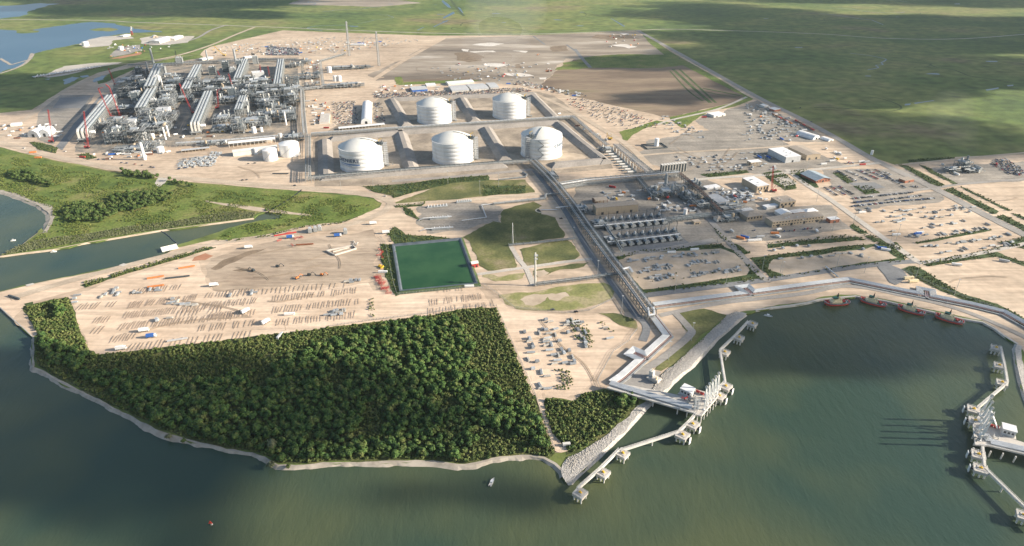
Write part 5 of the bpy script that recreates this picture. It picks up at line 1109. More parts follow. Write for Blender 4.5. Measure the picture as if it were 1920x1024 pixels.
# light masts
lm = T('light_mast', 'slim grey light mast beside a road or yard', 'light mast', (0,0,0), 0, 'light masts along the roads'); b = MB(); b.cyl((0,0,0), (0,0,24), .28, 6, .16); b.build('pole', M['steel'], lm); b = MB(); b.box(0,0,24,2.6,1.0,.5); b.build('lamp_head', M['greyroof'], lm)
for i, (x, y) in enumerate(((1265,549),(1360,536),(1464,522),(1567,506),(1620,513),(1715,525),(1788,556),(1270,467),(1344,459),(1428,510),(1462,515),(1430,315),(1512,322),(1470,360),(1530,380),(1600,418),(1665,470),(1680,450),(1296,640),(1253,676),(1165,588),(1120,520),(1075,455),(900,365),(935,352),(840,345),(700,350),(640,357),(1120,300),(1170,326),(1500,440),(1560,435),(1040,320),(1000,250))):
    if i == 0: lm.location = P3(x, y)
    else: dup(lm, P3(x, y))
c = P3(536,620); b = MB(); b.cyl((0,0,0), (0,0,13), .25, 6, .2); b.beam((-1.6,0,11.5), (1.6,0,11.5), .25); o = b.build('utility_pole', M['bark']); o.location = c; tag(o, 'lone dark utility pole at the edge of the wood', 'utility pole')
# ------------------------------------------------------------------ jetties
DZ = 6.5
def deckpoly(name, pts, root, c, z=DZ, th=1.4, m='concrete'):
    P = [G(x, y, z)-c for x, y in pts]; 
    if sum(P[i].x*P[(i+1)%len(P)].y-P[(i+1)%len(P)].x*P[i].y for i in range(len(P))) < 0: P.reverse()
    b = MB(); b.prism([(p.x, p.y) for p in P], z-th-c.z, z-c.z); return b.build(name, M[m], root)
def piles(root, c, pts, r=.6, z=DZ-1.2, m='offwhite'):
    for x, y in pts:
        p = G(x, y, z)-c; b = MB(); b.cyl((p.x, p.y, -5-c.z), (p.x, p.y, z-c.z+.1), r, 8); b.build('pile', M[m], root)
def rails(root, c, pts, z=DZ, name='railing', m='white', h=1.2, w_=.14, closed=False):
    P = [G(x, y, z)-c for x, y in pts]; b = MB()
    for i in range(len(P)-1):
        L = (P[i+1]-P[i]).length; k = max(1, int(L/3))
        for q in (.55, 1): b.beam(P[i]+Vector((0,0,h*q)), P[i+1]+Vector((0,0,h*q)), w_)
        for j in range(k+1): p = P[i].lerp(P[i+1], j/k); b.beam(p, p+Vector((0,0,h)), w_)
    b.build(name, M[m], root)
def lerp2(a, b, t): return (a[0]+(b[0]-a[0])*t, a[1]+(b[1]-a[1])*t)
ARM = None
def arm(loc, rz, label, group):
    global ARM
    if ARM is not None: return dup(ARM, loc, rz, label, group=group)
    r_ = ARM = T('loading_arm', label, 'loading arm', loc, rz, group); r_.scale = (.8, .8, .93)
    b = MB(); b.cyl((0,0,0), (0,0,13), .85, 10, .75); b.box(0,0,0,2.6,2.6,.6); b.build('riser', M['white'], r_)
    b = MB(); b.beam((-.6,1.1,8), (-2.2,1.1,27), 1.0, 1.5); b.cyl((-.4,1.1,12), (-2.0,1.1,26), .45, 8); b.build('inboard_arm', M['white'], r_)
    b = MB(); b.cyl((-2.2,2.2,27), (1.6,2.2,9.5), .5, 8); b.beam((1.6,2.2,9.5), (2.9,2.2,7), .9); b.build('outboard_arm', M['white'], r_)
    b = MB(); b.lathe([(.5,-.25),(1.9,-.25),(1.9,.25),(.5,.25)], 16); 
    b.v = [(-2.2+x, 1.7+z, 27+y) for x, y, z in b.v]; b.build('pulley', M['offwhite'], r_)
    b = MB(); b.box(.4, 1.1, 4.5, 2.2, 1.6, 2.6); b.build('counterweight', M['offwhite'], r_)
    return r_
def dolphin(label, px, py, rz, fender, size=9.5, group=None, hook='yellow', flip=1):
    c = G(px, py, 5.6); c.z = 0; r_ = T('breasting_dolphin' if fender else 'mooring_dolphin', label, 'dolphin', c, rz, group); s_ = size
    b = MB(); b.box(0, 0, 3.0, s_, s_, 2.6); b.box(0, 0, 5.6, s_*.5, s_*.5, .35); b.build('cap', M['concrete'], r_)
    for i in (-1, 0, 1):
        for j in (-1, 1): b = MB(); b.cyl((i*s_*.36, j*s_*.36, -5), (i*s_*.36, j*s_*.36, 3.5), .65, 8); b.build('pile', M['offwhite'], r_)
    b = MB(); b.box(0, 0, 5.95, 2.6, 1.4, .9); b.cyl((0,0,6.8), (0,0,7.9), .5, 8); b.build('mooring_hook', M[hook], r_)
    rl = MB()
    for i in (-1, 1): rl.beam((i*s_*.47, -s_*.47, 6.7), (i*s_*.47, s_*.47, 6.7), .13); rl.beam((-s_*.47, i*s_*.47, 6.7), (s_*.47, i*s_*.47, 6.7), .13)
    for i in (-1, 0, 1):
        for j in (-1, 0, 1):
            if i or j: rl.beam((i*s_*.47, j*s_*.47, 5.6), (i*s_*.47, j*s_*.47, 6.7), .12)
    rl.build('railing', M['white'], r_)
    if fender:
        b = MB(); b.box(flip*(s_/2+2.3), 0, -.9, .7, 3.6, 6.6); b.build('fender_panel', M['white'], r_)
        b = MB(); b.cyl((flip*s_/2, -1.3, 3.6), (flip*(s_/2+2.1), -1.3, 3.6), .9, 10); b.cyl((flip*s_/2, 1.3, 3.6), (flip*(s_/2+2.1), 1.3, 3.6), .9, 10); b.build('fender_cones', M['dark'], r_)
    return r_
def catwalk(label, a, b_, wd=2.2, z=5.8, pier=()):
    p, q = G(*a, z), G(*b_, z); c = p.copy(); c.z = 0; L = (q-p).length; rz = math.atan2(q.y-p.y, q.x-p.x); r_ = T('catwalk', label, 'catwalk', c, rz)
    m = MB(); m.box(L/2, 0, z-.2, L, wd, .25); m.beam((0,-wd/2,z-1.1), (L,-wd/2,z-1.1), .5, 1.3); m.beam((0,wd/2,z-1.1), (L,wd/2,z-1.1), .5, 1.3); m.build('deck', M['offwhite'], r_)
    m = MB(); k = max(2, int(L/2.5))
    for s_ in (-1, 1):
        for h in (.6, 1.2): m.beam((0, s_*wd/2, z+h), (L, s_*wd/2, z+h), .13)
        for i in range(k+1): m.beam((L*i/k, s_*wd/2, z), (L*i/k, s_*wd/2, z+1.2), .12)
    m.build('railing', M['offwhite'], r_)
    for t in pier: m = MB(); m.cyl((L*t, 0, -5), (L*t, 0, z-.5), .6, 8); m.build('pile', M['offwhite'], r_)
    return r_
def jetty(label, plat, tres, tp, arms, rzarm, house, hw, pl, n, bits, grp):
    c = G(*plat[0], DZ); c.z = 0; r_ = T('jetty', label, 'jetty', c)
    deckpoly('platform', plat, r_, c); deckpoly('trestle', tres, r_, c, z=DZ-.02, th=1.6)
    piles(r_, c, pl)
    for q in range(n):
        b = MB(); P = [G(x, y, DZ) for x, y in tp]
        for i in range(len(P)-1):
            d = (P[i+1]-P[i]).normalized(); nn = Vector((-d.y, d.x, 0)); o = (q-(n-1)/2)*1.25
            b.cyl(P[i]+nn*o-c+Vector((0,0,1.1)), P[i+1]+nn*o-c+Vector((0,0,1.1)), .46, 8)
        b.build('pipe', M['pipe'], r_)
    for i, (x, y, h, m) in enumerate(bits):
        p = G(x, y, DZ)-c; b = MB(); rn = random.Random(i+n)
        for k in range(5): u, v = rn.uniform(-3,3), rn.uniform(-3,3); b.cyl((p.x+u, p.y+v, DZ), (p.x+u, p.y+v, DZ+h*rn.uniform(.5,1)), rn.uniform(.25,.5), 6); b.beam((p.x+u, p.y+v, DZ+h*.5), (p.x, p.y, DZ+h*.5), .4)
        b.build('manifold', M[m], r_)
    return r_, c
JA = ang((1315,780), (1355,733))       # the near jetty's long axis
plat1 = [(1281,745),(1293,727),(1325,735),(1352,737),(1316,780),(1303,777)]
j1, c1 = jetty('near jetty with a road trestle and five white loading arms', plat1, [(1138,727),(1150,718),(1186,723),(1284,743),(1306,776)], [(1144,718.5),(1160,724),(1297,765)], [], 0, None, None,
   [(1225,752),(1271,766),(1289,771),(1308,780),(1315,783),(1321,776),(1327,770),(1332,764),(1338,758),(1343,752),(1348,746),(1352,741),(1305,752),(1225,741),(1262,748),(1290,742)], 6,
   [(1298,752,5,'steel'),(1290,756,4,'steelblue'),(1306,758,6,'steel'),(1310,765,7,'pipe'),(1327,750,5,'offwhite'),(1284,750,3,'red'),(1335,742,4,'offwhite'),(1303,746,4,'offwhite')], '')
rails(j1, c1, [(1303,777),(1316,780),(1352,737)]); rails(j1, c1, [(1138,727),(1306,776)], name='pipe_side_railing')
b = MB(); p = G(1305,768,DZ)-c1
b.lattice((p.x, p.y, DZ), (p.x, p.y, DZ+14), 3, 3, 5, .35); b.build('gangway_tower', M['white'], j1)
for i in range(5):
    x, y = lerp2((1320,768), (1343,741), i/4); 
    arm(G(x, y, DZ), JA-PI/2, 'white loading arm on the near jetty, '+('nearest the trestle pipes','second from the trestle pipes','middle of the five','second from the dolphin walkway','nearest the dolphin walkway')[i], 'white loading arms on the near jetty')
bld2 = None
def house(label, px, py, lx, ly, h, rz, z=DZ, pm=True):
    c = G(px, py, z); r_ = T('jetty_house', label, 'control house', c, rz); b = MB(); b.box(0,0,0,lx,ly,h); b.build('wall', M['greyroof'], r_); b = MB(); b.box(0,0,h,lx+1,ly+1,.5); b.build('roof', M['whiteroof'], r_)
    for s_ in range(3): b = MB(); b.box(-lx*.3+s_*lx*.3, -ly/2-.05, h*.35, lx*.18, .1, h*.35); b.build('window', M['glass'], r_)
    b = MB(); b.box(0,0,-1.4,lx+3,ly+3,1.35)
    b.build('base_slab', M['concrete'], r_)
    for i in (-1, 1):
        for j in (-1, 1): b = MB(); b.cyl((i*lx*.4, j*ly*.4, -12), (i*lx*.4, j*ly*.4, -1.4), .6, 8); b.build('pile', M['offwhite'], r_)
house('pale control house beside the near jetty platform', 1288, 738, 11, 9, 6.5, JA-PI/2)
for (x, y, lab) in ((1312,738,'pair of red foam tanks on the near jetty'),):
    c = G(x, y, DZ); r_ = T('foam_tank', lab, 'foam tank', c, JA-PI/2)
    for k in (-2.2, 2.2): b = MB(); b.cyl((k-1.8,0,1.6), (k+1.8,0,1.6), 1.3, 10); b.build('tank', M['red'], r_)
DOL = [('lowest mooring dolphin at the outer end of the near jetty',1088,924,0), ('second mooring dolphin from the outer end of the near jetty',1131,886,0), ('mooring dolphin at the bend of the lower catwalk',1168,850,0),
 ('lower breasting dolphin left of the near jetty platform',1280,815,1), ('breasting dolphin just below the near jetty platform',1299,795,1), ('breasting dolphin at the upper end of the near jetty platform',1349,742,1), ('furthest breasting dolphin, where the upper catwalk bends',1361,724,1),
 ('mooring dolphin where the upper catwalk turns',1359,660,0), ('middle mooring dolphin of the upper catwalk',1386,633,0), ('topmost mooring dolphin near the basin shore',1411,607,0)]
for lab, x, y, f in DOL: dolphin(lab, x, y, JA-PI/2, f, 10.5 if f else 9.5)
for lab, a, b_, pr in (('outer lower catwalk between the last two dolphins',(1083,915),(1124,879),()), ('catwalk between the second dolphin and the bend',(1124,879),(1161,842),()), ('long catwalk from the bend to the lower breasting dolphin',(1163,844),(1272,809),(.55,)), ('short catwalk between the lower breasting dolphins',(1273,808),(1293,789),()), ('steep catwalk from the platform down to the breasting dolphin',(1293,789),(1308,771),()),
   ('catwalk from the platform to the furthest breasting dolphin',(1338,738),(1358,717),()), ('long upper catwalk crossing back towards the shore',(1360,718),(1350,656),(.5,)), ('catwalk between the two upper mooring dolphins',(1350,656),(1378,629),()), ('topmost catwalk of the near jetty',(1378,629),(1403,602),())):
    catwalk(lab, a, b_, 1.8, pier=pr)
JB = ang((1848,885), (1832,770))
plat2 = [(1824,797),(1838,772),(1850,772),(1856,797),(1882,801),(1881,818),(1858,815),(1850,836),(1828,834)]
j2, c2 = jetty('far right jetty with a trestle running out of the frame', plat2, [(1847,834),(1858,814),(1882,818),(1925,831),(2010,856),(2010,880),(1920,851)], [(2005,868),(1922,844),(1856,829),(1845,815)], [], 0, None, None,
   [(1826,840),(1835,843),(1858,846),(1881,850),(1905,856),(1827,812),(1830,825),(1860,812)], 6, [(1836,812,6,'pipe'),(1846,808,6,'steel'),(1834,826,4,'steelblue'),(1848,822,5,'steel'),(1862,820,3,'offwhite'),(1845,790,6,'steel'),(1850,800,5,'pipe')], '')
rails(j2, c2, [(1824,797),(1828,834),(1850,836)]); rails(j2, c2, [(1847,834),(1920,851),(2010,880)], name='pipe_side_railing')
for i in range(5):
    x, y = lerp2((1837,826), (1838,779), i/4)
    arm(G(x, y, DZ), JB+PI/2, 'white loading arm on the right jetty, '+('nearest the trestle','second from the trestle','middle of the five there','fourth from the trestle','at the upper end of its platform')[i], 'white loading arms on the right jetty')
house('pale control house beside the right jetty platform', 1888, 812, 10, 9, 6.5, JB-PI/2)
for (x, y, lab) in ((1862,801,'pair of red foam tanks on the right jetty'),):
    c = G(x, y, DZ); r_ = T('foam_tank', lab, 'foam tank', c, JB-PI/2)
    for k in (-2.2, 2.2): b = MB(); b.cyl((k-1.8,0,1.6), (k+1.8,0,1.6), 1.3, 10); b.build('tank', M['red'], r_)
c = G(1848,795,DZ); r_ = T('gangway_tower', 'white lattice gangway tower on the right jetty', 'gangway tower', c); b = MB(); b.lattice((0,0,0), (0,0,16), 3.4, 3.4, 5, .4); b.build('tower', M['white'], r_); b = MB(); b.beam((0,0,15), (4,-9,3), 1.2, .8); b.build('gangway', M['white'], r_)
for lab, x, y, f in (('top mooring dolphin of the right jetty',1868,652,0), ('second mooring dolphin of the right jetty',1874,685,0), ('mooring dolphin at the bend of the right jetty catwalk',1879,717,0), ('upper breasting dolphin of the right jetty',1826,767,1), ('breasting dolphin beside the upper end of the right platform',1829,789,1), ('breasting dolphin just below the right platform',1835,852,1), ('lowest breasting dolphin of the right jetty',1839,878,1), ('lowest mooring dolphin at the right frame edge',1920,966,0)):
    dolphin(lab, x, y, JB-PI/2, f, 10.5 if f else 9.5, flip=-1)
for lab, a, b_, pr in (('top catwalk of the right jetty',(1876,650),(1883,681),()), ('second catwalk of the right jetty',(1883,681),(1889,716),()), ('long pale catwalk from the bend to the upper breasting dolphin',(1889,717),(1833,764),(.45,)), ('catwalk beside the right breasting dolphins',(1842,834),(1846,874),()), ('long catwalk running down to the right frame edge',(1846,876),(1920,948),(.5,)), ('last catwalk at the right frame edge',(1920,948),(1960,990),())):
    catwalk(lab, a, b_, 1.8, pier=pr)
# ------------------------------------------------------------------ tugs
def tugboat(label, a, b_, grp='red hulled tugs along the quay'):
    p, q = G(*a, -1.5), G(*b_, -1.5); c = (p+q)/2; L = (q-p).length; rz = math.atan2(p.y-q.y, p.x-q.x); r_ = T('tugboat', label, 'tugboat', c, rz, grp); r_.scale = (1.04, 1.08, 1.05)
    # bow towards +x
    n = 22; W = L*.17; out = []
    for i in range(n):
        t = 2*PI*i/n; x = math.cos(t); y = math.sin(t); out.append((math.copysign(abs(x)**.75, x)*L/2, math.copysign(abs(y)**.62, y)*W))
    def ringz(k, f): return [(x*k, y*k*f, 0) for x, y in out]
    def sheer(x): return 2.6+1.5*max(0, x/(L/2))**2+.5*max(0, -x/(L/2))**2
    v = []; 
    for k, zf in ((.82, None), (.95, .35), (1.0, 1)):
        for x, y in out: v.append((x*k, y*k, -1 if zf is None else sheer(x)*zf))
    m = MB(); m.add(v, [(k*n+i, k*n+(i+1)%n, (k+1)*n+(i+1)%n, (k+1)*n+i) for k in (0,1) for i in range(n)]); m.build('hull', M['hull'], r_, smooth=True)
    m = MB(); v = []
    for k, dz in ((1.0, -.9), (1.035, -.7), (1.035, .1), (.96, .25)):
        for x, y in out: v.append((x*k, y*k, sheer(x)+dz))
    m.add(v, [(k*n+i, k*n+(i+1)%n, (k+1)*n+(i+1)%n, (k+1)*n+i) for k in (0,1,2) for i in range(n)]); m.build('fender', M['fender'], r_)
    m = MB(); m.add([(x*.97, y*.97, sheer(x)-.75) for x, y in out], [tuple(range(n))]); m.build('deck', M['green'], r_)
    m = MB(); v = []
    for k, dz in ((.965, -.75), (.96, .25), (.93, .25), (.935, -.75)):
        for x, y in out: v.append((x*k, y*k, sheer(x)+dz))
    m.add(v, [(k*n+i, (k+1)*n+i, (k+1)*n+(i+1)%n, k*n+(i+1)%n) for k in (0,1,2) for i in range(n)]); m.build('bulwark', M['hull'], r_)
    m = MB(); m.prism([(-L*.14,-W*.62),(L*.24,-W*.62),(L*.3,-W*.3),(L*.3,W*.3),(L*.24,W*.62),(-L*.14,W*.62)], 1.9, 4.6); m.build('deckhouse', M['cream'], r_)
    m = MB(); m.prism([(-L*.06,-W*.46),(L*.17,-W*.46),(L*.21,-W*.2),(L*.21,W*.2),(L*.17,W*.46),(-L*.06,W*.46)], 4.6, 6.9); m.build('upper_deckhouse', M['cream'], r_)
    m = MB(); m.prism([(L*.19+.02,-W*.2),(L*.19+.02,W*.2),(L*.02,W*.36),(L*.02,-W*.36)][::-1], 6.9, 8.9); wh = m.build('wheelhouse', M['cream'], r_)
    m = MB(); m.box(L*.11, 0, 7.6, L*.18, W*.76, .75); m.build('windows', M['glass'], wh)
    m = MB(); m.box(L*.1, 0, 8.9, L*.2, W*.8, .25); m.build('wheelhouse_roof', M['green'], wh)
    for s_ in (-1, 1): m = MB(); m.box(-L*.1, s_*W*.36, 4.6, 1.7, 1.3, 3.6); m.build('funnel', M['cream'], r_)
    m = MB(); m.lattice((L*.04,0,9), (L*.03,0,14.5), 1.2, .5, 4, .2); m.beam((L*.035,-1.6,12), (L*.035,1.6,12), .25); m.box(L*.035,0,10.5,1.4,2.2,.8); m.build('mast', M['dark'], r_)
    m = MB(); m.cyl((L*.37,-1.6,3.6), (L*.37,1.6,3.6), 1.1, 10); m.build('bow_winch', M['red'], r_); m = MB(); m.cyl((-L*.24,-1.5,3.1), (-L*.24,1.5,3.1), 1.1, 10); m.box(-L*.3,0,2,1,2.4,1.8); m.build('tow_winch', M['red'], r_)
    m = MB()
    for x in (-L*.42, -L*.36, L*.44): m.cyl((x,-.8,2.4), (x,-.8,3.6), .3, 6); m.cyl((x,.8,2.4), (x,.8,3.6), .3, 6)
    m.box(-L*.33, W*.4, 2, 1.5, 1, .9); m.build('bitts', M['white'], r_)
tugboat('leftmost of the four red tugs, angled at the quay corner', (1546,571), (1591,568))
tugboat('second red tug from the left', (1612,563), (1661,575))
tugboat('third red tug from the left', (1682,577), (1733,591))
tugboat('rightmost of the four red tugs', (1752,593), (1806,608))
def boat(label, px, py, rz, L=9, canopy=True, name='motorboat'):
    c = G(px, py, -1.5); r_ = T(name, label, 'boat', c, rz); w_ = L*.28
    o = [(L/2,0),(L*.3,w_*.35),(0,w_*.5),(-L/2,w_*.42),(-L/2,-w_*.42),(0,-w_*.5),(L*.3,-w_*.35)]; n = len(o)
    m = MB(); v = [(x*.9, y*.75, -.3) for x, y in o]+[(x, y, .9+.4*(x > L*.2)) for x, y in o]; m.add(v, [(i, (i+1)%n, n+(i+1)%n, n+i) for i in range(n)]); m.build('hull', M['white'], r_)
    m = MB(); m.add([(x*.93, y*.9, .65) for x, y in o], [tuple(range(n))]); m.build('deck', M['offwhite'], r_)
    m = MB(); m.box(-L*.02, 0, .65, L*.14, w_*.4, .9); m.build('console', M['white'], r_); m = MB(); m.box(-L*.47, 0, .3, .6, .6, 1.3); m.build('outboard_motor', M['dark'], r_)
    if canopy: m = MB(); m.box(-L*.02,0,2.5,L*.3,w_*.8,.12); [m.beam((-L*.02+i*L*.13, j*w_*.35, .7), (-L*.02+i*L*.13, j*w_*.35, 2.5), .08) for i in (-1,1) for j in (-1,1)]; m.build('canopy', M['white'], r_)
boat('white motorboat anchored below the sandy cove', 922.5, 905, R(68), 10)
boat('small white boat off the grassy point', 25, 451.5, R(25), 7)
boat('small white boat tied to the canal bank', 101, 472.5, R(20), 8)
boat('white workboat in the tug basin near the shore', 1440, 593, R(-25), 10)
c = G(396, 985, -1.5); r_ = T('channel_marker', 'small red triangular channel marker on a pile', 'channel marker', c); b = MB(); b.cyl((0,0,-3), (0,0,4), .35, 8); b.build('pile', M['timber'], r_); b = MB(); b.add([(-1.6,-.3,2.2),(1.6,-.3,2.2),(0,-.3,5.2),(-1.6,0,2.2),(1.6,0,2.2),(0,0,5.2)], [(0,1,2),(5,4,3),(0,3,4,1),(1,4,5,2),(2,5,3,0)]); b.build('red_board', plain('bright_red', (.75,.05,.03), .5), r_); b = MB(); b.box(.5,.3,.3,1.2,.6,1.4); b.build('white_base', M['white'], r_)
# canal dock and boom
c = P3(302,468,.2); q = P3(332,461,.2); rz = math.atan2(q.y-c.y, q.x-c.x); L = (q-c).length; r_ = T('dock', 'white floating dock slab at the head of the canal road', 'dock', P3(318,466,0), rz)
b = MB(); b.box(0,-1,.0,L,11,1.4); b.build('slab', M['white'], r_); b = MB(); b.box(0,5.2,1.4,L,.4,1.2); b.box(0,-7,1.4,L,.4,.8); b.build('side_beams', M['offwhite'], r_)
for x in (-L*.4, 0, L*.4): b = MB(); b.cyl((x,-5,-4), (x,-5,.1), .5, 8); b.build('pile', M['concrete'], r_)
P = [G(x, y, -1.4) for x, y in ((301,433),(309,437),(318,444),(325,451),(333,457))]; b = MB()
for i in range(4): b.cyl(P[i]-P[0], P[i+1]-P[0], .7, 8)
o = b.build('floating_boom', M['darksteel']); o.location = P[0]; tag(o, 'dark floating boom curving across the canal', 'boom')
# beige platform at near jetty shore
c = P3(1226,712); r_ = T('shore_platform', 'pale stepped concrete fire pump platform on the rock bank', 'platform', c, JA-PI/2); b = MB(); b.box(0,0,0,13,9,2.2); b.box(3,-2,2.2,7,6,2); b.build('base', M['concrete'], r_); b = MB(); b.box(-4,2,2.2,4.5,4.5,6); b.build('housing', M['offwhite'], r_); b = MB(); b.box(4,-3,4.2,1.5,1.5,2.6); b.cyl((-4,2,8.2), (-4,2,11), .4, 6); b.build('fittings', M['cream'], r_)
c = P3(1062,836); r_ = T('equipment_box', 'pale ribbed container at the end of the forest track', 'container', c, R(8)); b = MB(); b.box(-1.8,0,0,3.2,2.6,2.7); b.box(1.8,0,0,3.2,2.6,2.7); b.build('box', M['greyroof'], r_); b = MB(); b.box(0,0,2.7,7,2.8,.2); b.build('roof', M['offwhite'], r_)
c = P3(1700,524); 
for i, (x, y) in enumerate(((1703,524),(1712,530))):
    c = P3(x, y); r_ = T('storage_trailer', 'long cream trailer on the triangular asphalt lot, '+('upper' if i == 0 else 'lower')+' of two', 'trailer', c, R(8)); b = MB(); b.box(0,0,.8,13,3.2,3); b.build('body', M['cream'], r_); b = MB(); [b.cyl((x_,-1.6,.5), (x_,1.6,.5), .5, 8) for x_ in (-4.5,-3.2,4)]; b.build('wheels', M['dark'], r_)
# ------------------------------------------------------------------ vehicles and yard goods
def carmesh(color, van=False):
    b = MB(); L, W, h = (5.4, 2.0, 1.15) if van else (4.6, 1.85, .85)
    b.add([(-L/2,-W/2,.3),(L/2,-W/2,.3),(L/2,W/2,.3),(-L/2,W/2,.3),(-L/2,-W/2,h),(L/2-.1,-W/2,h*.9),(L/2-.1,W/2,h*.9),(-L/2,W/2,h)], [(3,2,1,0),(4,5,6,7),(0,1,5,4),(1,2,6,5),(2,3,7,6),(3,0,4,7)], 0)
    x0, x1, t0, t1, z = (-.6, 1.5, -.3, 1.0, 1.85) if van else (-1.7, 1.1, -1.2, .5, 1.45)
    w2 = W/2-.1; b.add([(x0,-w2,h*.95),(x1,-w2,h*.95),(x1,w2,h*.95),(x0,w2,h*.95),(t0,-w2+.15,z),(t1,-w2+.15,z),(t1,w2-.15,z),(t0,w2-.15,z)], [(0,1,5,4),(1,2,6,5),(2,3,7,6),(3,0,4,7)], 1)
    b.box((t0+t1)/2, 0, z, t1-t0, W-.5, .06, m=0)
    for x in (-L*.3, L*.3):
        for y in (-W/2, W/2): b.cyl((x,y-.1,.33), (x,y+.1,.33), .33, 8, m=2)
    me = bpy.data.meshes.new('parked_car'); me.from_pydata(b.v, [], b.f)
    for mm in (M['car_'+color], M['glass'], M['dark']): me.materials.append(mm)
    me.polygons.foreach_set('material_index', b.m); return me
CC = ['white','grey','black','silver','blue','grey','black','red','blue','white','black','silver']
CM = {(c, v): carmesh(c, v) for c in set(CC) for v in (False, True)}
rc = random.Random(5); NCAR = [0]
def car(p, rz, where, grp):
    c = rc.choice(CC); v = rc.random() < .5; o = link('parked_pickup' if v else 'parked_car', CM[c, v]); o.location = p; o.rotation_euler = (0,0,rz+rc.uniform(-.04,.04)); NCAR[0] += 1
    tag(o, '%s %s parked %s' % (c, 'pickup' if v else 'car', where), 'pickup' if v else 'car', grp); return o
def carrow(a, b_, n, where, grp, turn=PI/2, fill=.9):
    p, q = P3(*a, .75), P3(*b_, .75); d = math.atan2(q.y-p.y, q.x-p.x)
    for i in range(n):
        if rc.random() < fill+.06: car(p.lerp(q, (i+.5)/n), d+turn+rc.choice((0, PI)), where, grp)
W1 = 'in the long straight rows below the brick store'; W2 = 'in the slanting rows right of the brick pavilion'; W3 = 'in the short rows below the brick pavilion'
for a, b_, n in (((1598,373.5),(1637,369.5),11), ((1650,368),(1712,361.5),17), ((1600,381),(1646,376),13), ((1661,376),(1728,367.5),19), ((1597,388),(1680,379),24), ((1684,378.5),(1752,373),19)): carrow(a, b_, n, W1, 'cars in the long rows')
for a, b_, n in (((1568,321),(1606,341),13), ((1586,320),(1630,340),15), ((1607,319),(1647,337),14), ((1625,319),(1668,338),15), ((1640,318),(1698,354),21), ((1655,322),(1671,330),5), ((1706,349),(1722,352),4)): carrow(a, b_, n, W2, 'cars in the slanting rows', fill=.85)
for a, b_, n in (((1545,352),(1570,368),9), ((1556,350),(1585,367),10), ((1572,350),(1600,366),10)): carrow(a, b_, n, W3, 'cars in the short rows')
for a, b_, n in (((1290,378),(1306,399),6), ((1466,372),(1475,380),3), ((1232,352),(1240,362),4)): carrow(a, b_, n, 'beside the compressor yard road', 'cars by the compressor yard', fill=.7)
for x, y, w_ in ((1460,436,'in front of the tan offices'),(1470,435,'in front of the tan offices'),(1480,434,'in front of the tan offices'),(1489,433,'in front of the tan offices'),(1508,431,'in front of the tan offices'),(1514,430,'in front of the tan offices'),(1522,429,'in front of the tan offices'),(1415,433,'in front of the tan offices'),(1538,428,'in front of the tan offices')): car(P3(x, y, .75), R(60), w_, 'cars outside the tan offices')
HR = 'along the southern haul road'
for x, y in ((45,279),(122,285),(185,300),(228,306),(238,307),(253,309),(267,311),(283,314),(288,315),(335,318),(346,316),(455,339),(463,338),(553,349),(722,369),(466,308),(478,307),(1036,582),(1080,586),(1052,411),(1500,203),(1521,229),(1274,110)): car(P3(x, y, .8), R(-8)+rc.uniform(-.3,.3), HR if y < 372 and x < 800 else 'alone on a service road' , 'cars along the haul road' if y < 372 and x < 800 else 'cars on service roads')
# farther lots: the nearest as things
pool = []
def lot(pts, sp, seed, keep, rz):
    for x, y in scatter(pts, sp, seed, .35):
        if random.Random(int(x*7+y*13)).random() < keep: pool.append((y, x, rz))
lot([(1862,300),(1885,298),(1922,320),(1918,330),(1895,330),(1858,308)], 5.2, 3, .7, R(80)); lot([(1062,186),(1085,184),(1170,205),(1240,232),(1232,240),(1170,244),(1120,225),(1070,198)], 8.5, 4, .42, R(60))
lot([(700,176),(975,165),(1000,170),(980,174),(770,183),(705,184)], 4.8, 5, .55, R(100)); lot([(625,192),(668,190),(672,233),(625,236)], 7, 6, .6, R(80)); lot([(699,195),(716,192),(722,228),(702,228)], 7, 7, .6, R(80)); lot([(502,86),(560,92),(562,104),(498,104)], 4.4, 8, .8, R(70)); lot([(975,152),(1100,178),(1098,182),(960,158)], 7, 9, .4, R(150))
pool.sort(); left = max(0, 292-NCAR[0])
def where_of(x, y):
    return ('by the batch plant', 'cars by the batch plant') if x > 700 and y > 1050 and x > 800 else ('on the sandy lots right of the far storage tanks', 'cars on the sandy lots') if x > 60 else ('beside the big arched warehouse', 'cars beside the arched warehouse')
for y, x, rz in pool[:left]: w_, g_ = where_of(x, y); car(Vector((x, y, .75)), rz+rc.uniform(-.2,.2), w_, g_)
def bake(name, items, label=None, kind='stuff', cat=None):
    """items: (mesh, loc, rz, scale) -> ONE object"""
    V = []; F = []; MI = []; off = 0; mats = []
    for me, p, rz, s_ in items:
        n = len(me.vertices); co = np.empty(n*3, np.float32); me.vertices.foreach_get('co', co); co = co.reshape(-1, 3)*s_; c, s = math.cos(rz), math.sin(rz)
        V.append(np.stack([co[:,0]*c-co[:,1]*s+p[0], co[:,0]*s+co[:,1]*c+p[1], co[:,2]+p[2]], 1)); mp = []
        for mm in me.materials:
            if mm not in mats: mats.append(mm)
            mp.append(mats.index(mm))
        for pl in me.polygons: F.append(tuple(i+off for i in pl.vertices)); MI.append(mp[pl.material_index])
        off += n
    me = bpy.data.meshes.new(name); me.from_pydata(np.concatenate(V).tolist(), [], F)
    for mm in mats: me.materials.append(mm)
    me.polygons.foreach_set('material_index', MI); o = link(name, me); tag(o, label, cat, kind=kind); return o
bake('distant_parked_cars', [(CM[rc.choice(CC), rc.random() < .5], (x, y, .75), rz+rc.uniform(-.3,.3), 1.0) for y, x, rz in pool[left:]])
